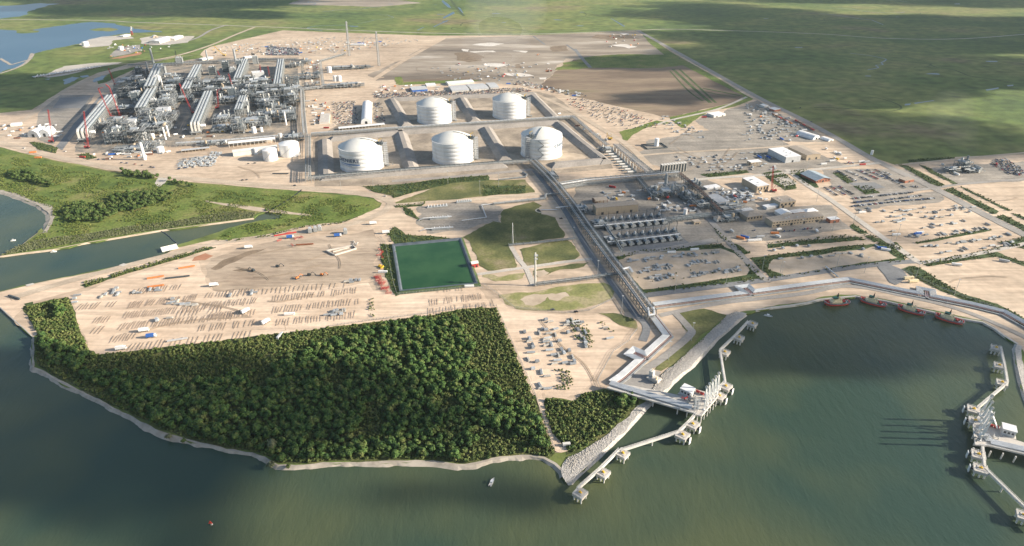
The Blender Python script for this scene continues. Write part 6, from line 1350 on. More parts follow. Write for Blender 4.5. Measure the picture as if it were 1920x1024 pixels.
# ---- timber sleepers of the laydown yard
def onemesh(name, fn, mats):
    b = MB(); fn(b); me = bpy.data.meshes.new(name); me.from_pydata(b.v, [], b.f)
    for m_ in mats: me.materials.append(M[m_])
    if len(mats) > 1: me.polygons.foreach_set('material_index', b.m)
    return me
SL = [onemesh('timber_sleeper', lambda b, k=k, L_=L_: (b.box(0,0,0,.38,L_,.22), b.box(.1,L_*.1,.22,.4,L_*.3,.2) if k else None), ['timber']) for k, L_ in ((0,17),(1,15),(0,13))]
rows = []
def srow(a, b_, n, keep=.85): rows.append((a, b_, n, keep))
for r_ in (((144,577),(218,570),14), ((236,574),(375,557),34), ((247,548),(340,538),20), ((385,555),(470,546),16), ((232,592),(420,574),44), ((175,602),(212,598),8), ((380,574),(488,563),24), ((510,561),(675,544),36), ((218,614),(385,598),36), ((330,590),(420,580),14), ((390,594),(480,585),20), ((510,582),(675,565),34),
           ((172,620),(195,618),4), ((208,637),(255,630),9), ((372,616),(478,606),22), ((512,606),(668,590),32), ((385,598),(440,592),12), ((240,652),(480,626),34), ((420,553),(650,534),30), ((805,568),(905,556),24), ((800,585),(925,572),24), ((820,543),(870,540),10)): srow(*r_)
sl = []
for a, b_, n, keep in rows:
    p, q = P3(*a, .62), P3(*b_, .62)
    n = int(n*.92)
    for i in range(n):
        if rc.random() < keep: c = p.lerp(q, (i+rc.uniform(.35,.65))/n); c.y += rc.uniform(-1.2,1.2); sl.append((c.y, c, R(90+13.5+rc.uniform(-5,5))-PI/2+R(-6), rc.randrange(3)))
sl.sort(key=lambda t: t[0])
for y, c, rz, k in sl[:296]:
    o = link('timber_sleeper', SL[k]); o.location = c; o.rotation_euler = (0,0,rz); tag(o, 'weathered timber sleeper lying in a row in the sandy laydown yard', 'timber sleeper', 'timber sleepers in the laydown yard')
if sl[296:]: bake('distant_timber_sleepers', [(SL[k], c, rz, 1.0) for y, c, rz, k in sl[296:]])
# ---- stacks of steel and pipe on the laydown grounds
STK = [onemesh('steel_stack', lambda b: [b.box(x*1.1, 0, z*.7, .8, 6.5, .6) for x in (-1,0,1) for z in (0,1)], ['greystack']),
      onemesh('steel_stack', lambda b: (b.box(0,0,.3,4.6,3.4,1.5), b.box(0,0,1.8,4,2.6,.7), b.box(-1.6,0,0,.3,3.6,.3), b.box(1.6,0,0,.3,3.6,.3)), ['greystack']),
      onemesh('pipe_bundle', lambda b: [b.cyl((-4.5,y*.8,.4+z*.7), (4.5,y*.8,.4+z*.7), .38, 6) for y, z in ((-1.5,0),(-.5,0),(.5,0),(1.5,0),(-1,1),(0,1),(1,1))], ['greystack']),
      onemesh('steel_stack', lambda b: (b.box(0,0,0,2.6,8,.5), b.box(.2,.4,.5,2.2,7,.5), b.box(0,0,1,1.6,6,.5)), ['logwood'])]
stk = []
def zone(pts, sp, seed, keep, key):
    for x, y in scatter(pts, sp, seed, .4):
        if random.Random(int(x*3+y*5)).random() < keep: stk.append((y, x, key))
def strip(a, b_, wd, sp, seed, keep, key):
    p, q = G(*a), G(*b_); d = (q-p).normalized(); nn = Vector((-d.y, d.x, 0))*wd/2; zone([('w', *(v.xy)) for v in (p-nn, q-nn, q+nn, p+nn)], sp, seed, keep, key)
KEYS = {'rect': ('on the green edged laydown rectangle', 'steel stacks on the green edged rectangle'), 'east': ('in the long rows of the eastern laydown field', 'steel stacks in the eastern rows'), 'south': ('on the sandy ground beside the forest road', 'steel stacks beside the forest road'), 'sump': ('beside the eastern sump', 'steel stacks beside the sump'), 'north': ('in the north construction yard', 'steel stacks in the north yard'),
        'plant': ('on the lot below the long shelter row', 'steel stacks below the shelter row'), 'upper': ('in the upper laydown yard near the warehouses', 'steel stacks near the warehouses'), 'west': ('in the sandy timber yard', 'steel stacks in the timber yard'), 'mid': ('beside the compressor yard', 'steel stacks by the compressor yard')}
for q in ([(1175,488),(1245,480),(1246,486),(1178,494)], [(1262,478),(1308,474),(1308,481),(1262,484)], [(1315,473),(1352,469),(1355,475),(1318,480)], [(1190,502),(1262,494),(1265,503),(1200,512)], [(1272,495),(1350,485),(1354,492),(1280,502)], [(1205,518),(1270,510),(1280,520),(1225,528)], [(1290,515),(1390,500),(1395,508),(1300,521)]): zone(q, 5.4, 11, .62, 'rect')
for q in ([(1450,486),(1560,478),(1600,471),(1602,476),(1500,488)], [(1600,466),(1662,460),(1665,466),(1605,472)], [(1580,482),(1622,477),(1625,482),(1585,487)], [(1436,466),(1540,456),(1542,461),(1440,472)]): zone(q, 7, 12, .5, 'sump')
for a, b_ in (((1646,420),(1790,404)), ((1660,408),(1830,390)), ((1672,433),(1812,416)), ((1700,447),(1850,430)), ((1733,463),(1880,446)), ((1745,478),(1915,456)), ((1650,399),(1740,392)), ((1600,397),(1640,393)), ((1830,412),(1860,424)), ((1790,386),(1825,400)), ((1870,434),(1900,445))): strip(a, b_, 9, 7.5, int(a[0]), .6, 'east')
for a, b_ in (((975,620),(1030,735)), ((1008,598),(1060,700)), ((1028,596),(1075,690)), ((1060,600),(1110,655)), ((1125,612),(1145,640))): strip(a, b_, 13, 6.3, int(a[0]), .42, 'south')
zone([(1060,598),(1095,600),(1118,650),(1090,655),(1065,625)], 5.5, 31, .35, 'south')
zone([(400,88),(640,68),(800,75),(640,100),(460,100)], 22, 13, .6, 'north'); zone([(800,125),(1010,125),(1000,150),(860,155)], 24, 14, .45, 'north'); zone([(335,300),(390,293),(400,285),(415,286),(400,312),(335,316)], 5.5, 15, .7, 'plant')
for q in ([(1400,195),(1440,195),(1500,240),(1440,262),(1390,230)], [(1380,245),(1500,232),(1510,258),(1400,265)], [(1240,215),(1330,250),(1320,262),(1250,245)], [(1255,295),(1440,285),(1455,320),(1330,322)]): zone(q, 13, 16, .5, 'upper')
for q in ([(248,548),(300,541),(300,546),(250,553)], [(420,552),(480,546),(480,551),(420,556)], [(185,548),(230,540),(232,552),(190,560)], [(130,555),(150,553),(140,572),(132,568)], [(320,560),(380,574),(370,578),(315,572)], [(600,586),(650,582),(650,590),(600,594)], [(640,528),(678,524),(678,529),(640,533)], [(280,602),(330,596),(330,600),(280,606)]): zone(q, 4.6, 17, .45, 'west')
zone([(1120,362),(1230,350),(1238,362),(1180,372),(1130,372)], 9, 18, .4, 'mid'); zone([(1230,385),(1300,376),(1310,398),(1240,398)], 8, 19, .45, 'mid'); zone([(1330,362),(1400,356),(1420,372),(1360,380)], 6, 20, .6, 'mid')
stk.sort()
def inst(me, x, y, z, rz, lab, cat, grp, nm=None):
    o = link(nm or me.name.split('.')[0], me); o.location = (x, y, z); o.rotation_euler = (0,0,rz); tag(o, lab, cat, grp); return o
far = []
cnt = {}
for i, (y, x, key) in enumerate(stk):
    me = STK[(int(x*11)+int(y*7)) % 4]; kd = me.name.split('.')[0]; cnt[kd] = cnt.get(kd, 0)+1; rz = R(13.5+rc.choice((0,90))+rc.uniform(-9,9))
    if cnt[kd] <= 290: inst(me, x, y, .75, rz, ('grey pipe bundle lying ' if kd == 'pipe_bundle' else 'low grey steel stack ')+KEYS[key][0], 'pipe bundle' if kd == 'pipe_bundle' else 'steel stack', KEYS[key][1].replace('steel stacks', 'pipe bundles') if kd == 'pipe_bundle' else KEYS[key][1])
    else: far.append((me, (x, y, .75), rz, 1.0))
if far: bake('distant_steel_stacks', far)
# ---- containers, trucks, machines
def containermesh(m, L=12.2):
    def f(b):
        b.box(0,0,.15,L,2.44,2.6)
        for i in range(int(L/1.2)): b.box(-L/2+.6+i*1.2, 0, .2, .35, 2.56, 2.4)
        b.box(0,0,2.75,L-.3,2.3,.06)
    return onemesh('shipping_container', f, [m])
CN = {m: containermesh(m) for m in ('red','orange','blue','white','greyroof','brown','green')}; CS = {m: containermesh(m, 6.1) for m in ('white','orange','greyroof')}
def cont(m, px, py, rz, lab, grp=None, small=False):
    c = P3(px, py, .7); return inst((CS if small else CN)[m], c.x, c.y, .7, R(rz), lab, 'container', grp)
a0 = math.degrees(ang((1450,216), (1484,234)))
for i in range(6): t = i/5; cont(('brown','brown','red','brown','red','orange')[i], 1450+32*t, 216+16*t, a0, 'rust red container in the left long line by the highway' if i < 5 else 'bright orange container ending the left long line', 'containers in the left long line')
a0 = math.degrees(ang((1492,228), (1524,245)))
for i in range(7): t = i/6; cont('brown' if i%3 else 'red', 1493+30*t, 228+16*t, a0, 'rust red container in the right long line by the highway', 'containers in the right long line')
for m, x, y, rz, lab in (('orange',1388,448,-35,'bright orange container beside the fork road'), ('blue',1396,446,-35,'bright blue container right of the orange one'), ('white',1409,453,8,'long white container below the blue one'), ('white',1420,452,8,'white container at the right of the long white one'), ('greyroof',1425,446,8,'pale container behind the white ones'), ('white',1302,470,8,'white container on the grass above the laydown rectangle'), ('white',1259,475,8,'small white box pair on the grass strip'),
    ('blue',1653,467,-12,'blue container above the eastern sump'), ('white',1660,470,-25,'white container beside the blue one above the sump'), ('white',1724,438,10,'white container in the eastern rows'), ('blue',1720,440,10,'blue roofed box beside the white one in the eastern rows'), ('orange',1452,439,0,'orange box in front of the tan offices'), ('white',1680,442,5,'white cabin at the roadside by the eastern rows'), ('white',1616,400,10,'white container below the long car rows'), ('white',1793,498,-20,'white trailer in the far right sandy field'),
    ('red',1320,221,3,'red container on the sand by the white building'), ('greyroof',1882,491,-28,'dark grey container in the far right corner field'), ('white',880,539,4,'white container under the reservoir corner'), ('white',543,591,7,'white container in the timber yard'), ('white',718,512,0,'white tank container by the red crane parts'), ('greyroof',525,632,80,'grey box at the edge of the wood'), ('orange',72,297,10,'orange container left by the haul road'), ('red',155,296,-8,'rust box beside the western haul road'),
    ('orange',62,287,20,'small orange box near the leftmost crane'), ('blue',210,291,20,'blue box pile in front of the plant'), ('orange',228,283,15,'orange boxes at the plant front'), ('red',612,241,0,'red trucks bay below the pale slab'), ('white',1240,346,5,'white trailer by the compressor yard'), ('red',1148,352,-30,'red truck tail by the two level rack'), ('orange',1300,388,5,'rust vessel by the dark brown rack'), ('red',1617,310,10,'bright pink red trailer beside the diagonal highway'), ('white',1560,303,12,'long white trailer by the tan warehouse'), ('white',1544,309,12,'white truck box by the tan warehouse')):
    cont(m, x, y, rz, lab)
TRK = {}
def truckmesh(m):
    def f(b):
        b.box(-1.2,0,.9,6.4,2.5,2.3,m=0); b.box(3.2,0,.6,1.9,2.4,2.1,m=1); b.box(3.9,0,1.6,.6,2.2,.9,m=2); b.box(0,0,.5,8,1,.4,m=2)
        for x in (-3.2,-2,2.9):
            for y in (-1.1,1.1): b.cyl((x,y-.15,.5), (x,y+.15,.5), .5, 8, m=2)
    return onemesh('truck', f, [m, 'white', 'dark'])
TRK = {m: truckmesh(m) for m in ('white','orange','yellow','red','greyroof')}
rt = random.Random(21)
def scat(pts, sp, seed, keep, where, grp, kinds=('truck','container','box'), mx=26):
    k = 0
    for x, y in scatter(pts, sp, seed, .48):
        if rt.random() > keep or k >= mx: continue
        k += 1; kd = rt.choice(kinds); rz = rt.uniform(0, 3.14)
        if kd == 'truck': m = rt.choice(['white','white','greyroof','white','greyroof','yellow','orange','red']); inst(TRK[m], x, y, .7, rz, '%s truck %s' % ({'greyroof':'grey'}.get(m, m), where), 'truck', 'trucks '+grp)
        elif kd == 'container': m = rt.choice(['brown','blue','white','white','greyroof','greyroof','white','greyroof','greyroof','brown']); inst(CN[m], x, y, .7, R(13.5)+rt.choice((0, PI/2)), '%s container %s' % ({'greyroof':'grey','brown':'rust'}.get(m, m), where), 'container', 'containers '+grp)
        else: m = rt.choice(['white','white','greyroof','greyroof','greyroof','orange','greyroof','white']); inst(CS[m], x, y, .7, R(13.5)+rt.choice((0, PI/2)), 'short %s container %s' % ({'greyroof':'grey'}.get(m, m), where), 'container', 'short containers '+grp)
scat([(395,95),(520,62),(640,66),(740,72),(800,78),(640,98),(570,100),(400,106)], 34, 1, .8, 'on the far north construction yard', 'on the north yard', mx=60)
scat([(500,66),(640,64),(790,70),(700,90),(560,84)], 22, 2, .55, 'on the back rows of the north yard', 'on the back rows', ('container','box'), 40)
scat([(0,222),(60,212),(140,215),(110,262),(30,262),(0,250)], 17, 3, .5, 'near the domed shelters', 'near the domed shelters')
scat([(170,290),(330,275),(330,295),(200,300)], 13, 4, .6, 'along the front of the plant', 'along the plant front')
scat([(575,185),(610,180),(625,200),(590,245)], 16, 5, .6, 'by the pale slab building', 'by the slab building'); scat([(575,110),(600,108),(600,175),(575,175)], 17, 6, .5, 'east of the back right cooler bank', 'east of the cooler bank')
scat([(860,85),(1010,90),(1040,140),(900,150),(850,120)], 38, 7, .55, 'at work in the lime spread field', 'in the lime field', ('truck',)); scat([(1130,66),(1195,64),(1215,84),(1140,92)], 34, 8, .5, 'in the far corner of the mud field', 'in the mud corner', ('truck',))
scat([(700,158),(830,158),(820,176),(705,180)], 18, 9, .55, 'by the blue sided workshop', 'by the workshop'); scat([(1395,195),(1450,200),(1540,262),(1450,268),(1400,235)], 22, 10, .4, 'in the upper laydown yard', 'in the upper laydown yard'); scat([(1250,290),(1440,282),(1460,312),(1330,318)], 24, 11, .35, 'on the gravel lots by the white canopy', 'on the gravel lots')
scat([(1540,275),(1640,303),(1600,312),(1545,305)], 16, 12, .5, 'between the tan warehouse and the highway', 'by the tan warehouse'); scat([(1740,312),(1800,300),(1900,298),(1850,320),(1780,330)], 20, 13, .45, 'around the batch plant', 'around the batch plant'); scat([(200,80),(300,75),(340,85),(260,100),(200,95)], 24, 14, .5, 'at the lagoon depot', 'at the lagoon depot')
scat([(1120,350),(1240,345),(1330,365),(1330,400),(1240,400),(1200,380),(1130,372)], 13, 18, .4, 'around the compressor yard', 'around the compressor yard', ('truck','box')); scat([(1330,350),(1420,345),(1440,380),(1360,385)], 11, 19, .5, 'in the cluttered yard left of the beige hall', 'in the cluttered yard', ('truck','box')); scat([(1350,435),(1560,425),(1590,440),(1440,452)], 16, 20, .3, 'on the ground below the tan offices', 'below the tan offices', ('truck','box'))
scat([(160,200),(560,115),(560,245),(330,265),(180,270)], 24, 15, .5, 'between the process blocks', 'between the process blocks', mx=30)
scat([(1040,210),(1140,262),(1130,270),(1060,225)], 15, 16, .5, 'along the right side of the tank rows', 'along the tank rows'); scat([(950,150),(1090,176),(1085,182),(940,156)], 14, 17, .7, 'in the line above the far tanks', 'in the line above the far tanks', ('container','box'))
# excavators, dozers
def digger(label, px, py, rz, m='orange', name='excavator'):
    c = P3(px, py, .7); r_ = T(name, label, 'excavator', c, R(rz)); b = MB(); b.box(0,-1.4,0,4.6,.7,.9); b.box(0,1.4,0,4.6,.7,.9); b.build('tracks', M['dark'], r_); b = MB(); b.box(-.6,0,1,3.6,2.8,1.5); b.box(.6,-.8,1,1.8,1.1,2.3); b.build('cab', M[m], r_)
    b = MB(); b.beam((1.2,.3,1.6), (5,.3,5), .6); b.beam((5,.3,5), (8,.3,2), .5); b.build('arm', M[m], r_); b = MB(); b.box(8,.3,.6,1.2,1.2,1.2); b.build('bucket', M['dark'], r_)
digger('orange excavator reaching right above the timber rows', 604,517, -8); digger('orange excavator beside the truck tracks left of its twin', 558,523, 40); digger('dark excavator by the brown spoil streak', 475,509, 150, 'darksteel'); digger('small dark dozer in the middle of the spoil ground', 521,501, 0, 'darksteel'); digger('dark machine on the spoil ground left of the excavator', 580,517, 0, 'darksteel')
digger('orange excavator on the lime spread field', 1008,104, 30); digger('yellow excavator by the red spoil at the lagoon depot', 208,107, 0, 'yellow')
for x, y, lab in ((582,436,'left one of three tall grey generator boxes'), (592,434,'middle one of three tall grey generator boxes'), (600,432,'right one of three tall grey generator boxes'), (648,438,'lone tall grey generator box')):
    c = P3(x, y); r_ = T('generator', lab, 'generator', c, R(13)); b = MB(); b.box(0,0,.5,5.5,8,5.5); b.build('housing', M['steel'], r_); b = MB(); b.box(0,-1,6,4,4,2.2); b.box(0,2.6,6,3,2,1.6); b.build('intake', M['greyroof'], r_)
# red lattice crane sections, yellow parts, pipe loops, barrier walls
for i in range(20):
    x, y = lerp2((706,518), (728,553), rt.random()); x += rt.uniform(-5,5); c = P3(x, y, .7); b = MB(); b.lattice((-4,0,1), (4,0,1), 1.6, 1.6, 4, .16); o = b.build('crane_section', M['red']); o.location = c; o.rotation_euler = (0,0,rt.uniform(0,3.1)); tag(o, 'red lattice crane section in the heap left of the reservoir', 'crane section', 'red crane sections by the reservoir')
for i, (x, y) in enumerate(((712,470),(716,475),(711,480),(717,484),(541,438),(524,452),(548,461),(553,449),(560,447),(566,446))):
    c = P3(x, y, .7); b = MB(); b.lattice((-4,0,1), (4,0,1), 1.6, 1.6, 4, .18); o = b.build('crane_section', M['red']); o.location = c; o.rotation_euler = (0,0,rt.uniform(0,3.1)); tag(o, 'red lattice section near the canal end of the reservoir road' if i < 4 else 'red lattice section on the spoil ground by the blue machine', 'crane section', 'red sections by the reservoir road' if i < 4 else 'red sections on the spoil ground')
for i in range(6):
    c = P3(714+rt.uniform(-3,4), 500+rt.uniform(-3,4), .7); b = MB(); b.box(0,0,0,2.4,3.4,1.2); b.box(.4,0,1.2,1,2.4,1); o = b.build('yellow_counterweight', M['yellow']); o.location = c; o.rotation_euler = (0,0,rt.uniform(0,3)); tag(o, 'yellow counterweight block in the patch left of the reservoir', 'counterweight', 'yellow blocks by the reservoir')
for (a, b_, lab, m) in (((276,524),(308,519),'upper long orange beam at the top of the timber yard','orange'), ((335,505),(366,500),'orange beam at the top right of the timber yard','orange'), ((277,540),(308,536),'lower long orange beam above the timber rows','orange'), ((310,524),(356,519),'dark beam beside the upper orange beam','darksteel'), ((514,444),(556,437),'long red beam along the canal road','red'), ((555,461),(588,459),'rust plate on the spoil ground','rust'), ((314,642),(352,636),'long pale pipe above the wood','greyroof'),
      ((17,556),(38,563),'dark pipe lying on the western tip','darksteel'), ((511,327),(541,327),'long dark pipe on the dirt lot','darksteel'), ((610,470),(630,480),'dark barrier','darksteel')):
    p, q = P3(*a, .9), P3(*b_, .9); b = MB(); v = q-p; b.beam((0,0,.8), v+Vector((0,0,.8)), 1.5, 1.6); b.beam((0,1.8,.4), v*.8+Vector((0,1.8,.4)), .8)
    if 'barrier' in lab: continue
    o = b.build('steel_beam', M[m]); o.location = p; tag(o, lab, 'beam')
r0 = G(612,468); pts = [(612,472),(662,462),(668,468),(628,480),(612,472)]; r_ = T('barrier_wall', 'pale concrete barrier pen on the spoil ground', 'barrier wall', r0); b = MB()
for i in range(4): p, q = P3(*pts[i], 1.5)-r0, P3(*pts[i+1], 1.5)-r0; b.beam(p, q, 1.2, 2.2)
b.beam(P3(625,474,1.5)-r0, P3(655,466,1.5)-r0, .8, 1.8); b.build('wall', M['concrete'], r_)
for i in range(9): c = P3(664+rt.uniform(-7,8), 459+rt.uniform(-5,5), .7); b = MB(); b.box(0,0,0,rt.uniform(3,6),1.6,1.3); o = b.build('concrete_block', M['concrete']); o.location = c; o.rotation_euler = (0,0,rt.uniform(0,3)); tag(o, 'white concrete block heaped beside the barrier pen', 'concrete block', 'concrete blocks by the barrier pen')
for x, y, lab in ((402,537,'white truck with a dark shadow at the left of the spoil ground'), (461,586,'white tipper truck in the middle of the timber yard'), (499,606,'small white truck near the edge of the wood'), (467,466,'white truck on the canal road'), (271,622,'white machine at the bottom left of the timber yard'), (285,633,'blue roofed machine at the bottom left of the timber yard'), (545,447,'blue and white machine beside the red sections'), (634,444,'little blue truck near the lone generator'), (700,421,'white tank on the grass by the haul road junction'), (724,438,'second white tank by the haul road junction'), (228,656,'pale boat shaped trailer by the wood edge')):
    m = 'white'; c = P3(x, y, .7); me = truckmesh('blue' if 'blue' in lab else 'white'); o = inst(me, c.x, c.y, .7, R(60 if 'tipper' in lab or 'small' in lab else 15), lab, 'truck', None); o.scale = (1.25,1.25,1.4)
# far depots
r_ = T('dock_trestle', 'long pale trestle dock at the marsh edge', 'dock', P3(128,136), ang((80,142),(180,126))); b = MB(); b.box(0,0,2.5,190,14,1)
for i in range(24): b.box(-92+i*8, -6, 0, 1, 1, 2.5); b.box(-92+i*8, 6, 0, 1, 1, 2.5)
b.build('deck', M['greyroof'], r_); b = MB()
for i in range(22): b.cyl((-85+i*8,rt.uniform(-4,4),3.5), (-80+i*8,rt.uniform(-4,4),3.5+rt.uniform(1,4)), 1.2, 8)
b.build('piping', M['pipe'], r_)
# fence lines
def fence(label, pts, h=2.4, cat='fence'):
    P = [P3(x, y, .5) for x, y in pts]; c = P[0].copy(); r_ = T('fence', label, cat, c); b = MB()
    for i in range(len(P)-1):
        L = (P[i+1]-P[i]).length; k = max(1, int(L/4))
        for j in range(k+1): p = P[i].lerp(P[i+1], j/k)-c; b.beam(p, p+Vector((0,0,h)), .22)
    b.build('posts', M['steel'], r_); b = MB()
    for i in range(len(P)-1):
        for z in (.3, 1.2, h): b.beam(P[i]-c+Vector((0,0,z)), P[i+1]-c+Vector((0,0,z)), .14)
    b.build('rails', M['steel'], r_)
fence('wire fence round the left and bottom of the reservoir', [(712,445),(722,455),(735,520),(744,553),(895,538),(905,542)]); fence('fence from the reservoir corner round the lawn with bare patches', [(905,533),(935,553),(965,578),(1060,588),(1105,583),(1152,560)]); fence('dark fence down the forest edge', [(931,576),(946,610),(986,700),(1011,760),(1040,845)])
fence('fence along the shore side of the near pipe track', [(1195,618),(1182,634),(1180,640),(1150,660),(1120,715),(1125,727),(1170,743)]); fence('fence along the bottom of the marshy ditch right of the highway', [(1690,506),(1760,540),(1870,580)]); fence('screen fence along the top of the wood', [(620,612),(700,601),(790,590),(880,576),(931,574)])
# ------------------------------------------------------------------ trees and scrub
def leafcloud(n, r, h, z0, size, seed, lobes=7, core=True):
    """a crown of many small leaf clump faces set over several lobes, with a rough inner mass"""
    g = np.random.default_rng(seed); V = []; F = []
    lc = np.stack([g.uniform(-.42,.42,lobes)*r, g.uniform(-.42,.42,lobes)*r, z0+g.uniform(.35,.66,lobes)*h], 1); lr = g.uniform(.36,.52,lobes)*r
    lc[0] = (0,0,z0+h*.58); lr[0] = .72*r
    k = g.integers(0, lobes, n); d = g.normal(size=(n,3)); d[:,2] = np.abs(d[:,2])*1.0-.3; d /= np.linalg.norm(d, axis=1)[:,None]
    P = lc[k]+d*(lr[k]*g.uniform(.8,1.12,n))[:,None]; s_ = size*g.uniform(.6,1.35,n)
    nrm = d+g.normal(size=(n,3))*.28; nrm /= np.linalg.norm(nrm, axis=1)[:,None]; t = np.cross(nrm, g.normal(size=(n,3))); t /= np.linalg.norm(t, axis=1)[:,None]; b_ = np.cross(nrm, t)
    q = np.stack([P-t*s_[:,None]-b_*s_[:,None]*.6, P+t*s_[:,None]*.9-b_*s_[:,None]*.8, P+t*s_[:,None]+b_*s_[:,None]*.7, P-t*s_[:,None]*.8+b_*s_[:,None]], 1)
    V = q.reshape(-1,3); F = np.arange(n*4).reshape(-1,4)
    if core:
        cv = []; cf = []
        for i in range(lobes):
            rr = lr[i]*.86; o = len(cv); ns = 7
            for j, (a, zz) in enumerate(((.6,-.7),(1,-.1),(.8,.55))):
                for m_ in range(ns): tt = 2*PI*m_/ns+j*.4; ww = g.uniform(.8,1.1); cv.append((lc[i,0]+rr*a*math.cos(tt)*ww, lc[i,1]+rr*a*math.sin(tt)*ww, lc[i,2]+rr*zz))
            for j in (0,1):
                for m_ in range(ns): cf.append((o+j*ns+m_, o+j*ns+(m_+1)%ns, o+(j+1)*ns+(m_+1)%ns, o+(j+1)*ns+m_))
            top = [o+2*ns+m_ for m_ in range(ns)]; cf += [(top[0],top[1],top[2],top[3]), (top[0],top[3],top[4],top[6]), (top[4],top[5],top[6],top[6])][:2]
        nV = len(V); V = np.concatenate([V, np.array(cv)]); F = np.concatenate([F, np.array(cf)+nV])
    return V, F
def meshof(name, V, F, m):
    me = bpy.data.meshes.new(name); me.vertices.add(len(V)); me.vertices.foreach_set('co', V.astype(np.float32).ravel()); me.loops.add(F.size); me.loops.foreach_set('vertex_index', F.astype(np.int32).ravel())
    me.polygons.add(len(F)); me.polygons.foreach_set('loop_start', np.arange(0, F.size, 4, dtype=np.int32)); me.update(calc_edges=True); me.materials.append(m); return me
TV = [leafcloud(n, r, h, z0, sz, 50+i, lb) for i, (n, r, h, z0, sz, lb) in enumerate(((230,4.6,6.4,1.6,.62,8),(190,3.9,5.4,1.4,.58,7),(260,5.4,7.2,1.8,.66,10),(150,3.2,4.6,1.0,.55,6),(210,4.3,8.0,1.8,.6,8)))]
CRN = [meshof('crown', V, F, M['leaf']) for V, F in TV]
def trunkmesh(seed, h):
    r = random.Random(seed); b = MB(); b.cyl((0,0,-.5), (.2,.1,h*.55), .28, 6, .18)
    for i in range(4): a = i*1.6+r.random(); b.cyl((.15,.05,h*.4), (math.cos(a)*h*.3, math.sin(a)*h*.3, h*.85), .14, 5, .05)
    me = bpy.data.meshes.new('trunk'); me.from_pydata(b.v, [], b.f); me.materials.append(M['bark']); return me
TRM = [trunkmesh(i, h) for i, h in enumerate((6,5,7,4,7))]
rng = np.random.default_rng(9)
def vnoise(S, sc, seed):
    g = np.random.default_rng(seed); ang_ = g.uniform(0, 6.28, 6); fr = g.uniform(.6, 1.6, 6)/sc; ph = g.uniform(0, 6.28, 6)
    return sum(np.sin((S[:,0]*np.cos(a)+S[:,1]*np.sin(a))*f*6.28+p) for a, f, p in zip(ang_, fr, ph))/6
def bakeleaf(name, pts, tmpl, lo, hi, m, seed, zb=.1, zs=1.0, kind='stuff', label=None, cat=None):
    g = np.random.default_rng(seed); n = len(pts); VV = []; FF = []; off = 0
    which = g.integers(0, len(tmpl), n)
    for w_, (V, F) in enumerate(tmpl):
        P = pts[which == w_]; k = len(P)
        if not k: continue
        s_ = g.uniform(lo, hi, k)[:,None]; a = g.uniform(0, 6.28, k)[:,None]; c, s = np.cos(a), np.sin(a)
        X = (V[None,:,0]*c-V[None,:,1]*s)*s_+P[:,0:1]; Y = (V[None,:,0]*s+V[None,:,1]*c)*s_+P[:,1:2]; Z = V[None,:,2]*s_*zs+zb
        VV.append(np.stack([X,Y,Z],2).reshape(-1,3)); FF.append((F[None]+np.arange(k)[:,None,None]*len(V)).reshape(-1,4)+off); off += k*len(V)
    o = fastmesh(name, np.concatenate(VV), np.concatenate(FF), m); tag(o, label, cat, kind=kind); return o
WOOD = [[(80,690),(100,672),(140,690),(180,700),(230,705),(300,722),(380,718),(440,700),(500,694),(560,662),(640,636),(720,612),(800,600),(860,602),(885,650),(900,700),(930,730),(985,760),(1012,790),(1030,845),(1000,838),(950,815),(900,830),(860,862),(800,858),(700,862),(600,864),(520,866),(494,848),(423,836),(344,815),(300,800),(247,772),(215,745),(170,715),(130,690)],
        [(72,628),(82,636),(150,660),(180,668),(150,690),(100,680),(80,655)], [(95,578),(115,572),(128,590),(110,600)], [(1180,740),(1196,748),(1190,765),(1160,770),(1150,755)]]
tp = np.concatenate([scatter(q, 5.1, 60+i, .42) for i, q in enumerate(WOOD)])
keep = vnoise(tp, 90, 4)+.35*vnoise(tp, 30, 5) > -.42; tp = tp[keep]
NOR = [[(120,395),(150,382),(190,385),(205,375),(222,366),(260,362),(300,360),(330,366),(318,378),(260,395),(225,400),(190,418),(140,418),(118,412)], [(15,325),(50,322),(80,335),(105,352),(85,350),(50,342),(20,335)], [(228,322),(285,328),(300,334),(280,337),(230,330)], [(315,338),(370,350),(375,353),(325,346)]]
npn = np.concatenate([scatter(q, 5.8, 70+i, .4) for i, q in enumerate(NOR)])
order = np.argsort(tp[:,1]); tp = tp[order]
LB = 'rounded dark green tree in the front edge of the shoreline wood'
for i in range(min(296, len(tp))):
    k = int(rng.integers(0, 5)); s_ = float(rng.uniform(.58, 1.12)); r_ = T('broadleaf_tree', LB, 'tree', (tp[i,0], tp[i,1], .2), float(rng.uniform(0, 6.28)), 'trees along the front of the shoreline wood'); r_.scale = (s_, s_, s_*float(rng.uniform(.85,1.1)))
    link('crown', CRN[k], r_); link('trunk', TRM[k], r_)
rest = tp[296:]; pk = np.random.default_rng(3).random(len(rest)) < .07
bakeleaf('woodland', rest[~pk], TV, .56, 1.12, M['leaf'], 1); bakeleaf('pale_woodland', rest[pk], TV, .56, 1.0, M['paleleaf'], 21)
bakeleaf('woodland_clump', npn, TV, .6, 1.05, M['leaf2'], 2)
SB = [leafcloud(26, 1.5, 1.9, .05, .5, 80+i, 4, False) for i in range(4)]
MB_ = [leafcloud(40, 2.3, 2.8, .1, .6, 90+i, 5, True) for i in range(3)]
FOREST = [(66,640),(76,632),(52,590),(47,576),(62,573),(95,565),(128,560),(150,622),(165,657),(182,667),(250,660),(400,643),(480,632),(560,623),(700,606),(790,596),(880,580),(930,579),(944,612),(984,705),(1008,765),(1040,849),(1028,858),(992,851),(953,853),(923,858),(893,865),(872,868),(811,861),(745,861),(655,862),(573,867),(520,866),(496,851),(423,837),(344,817),(301,804),(247,775),(198,751),(137,720),(84,691),(70,680)]
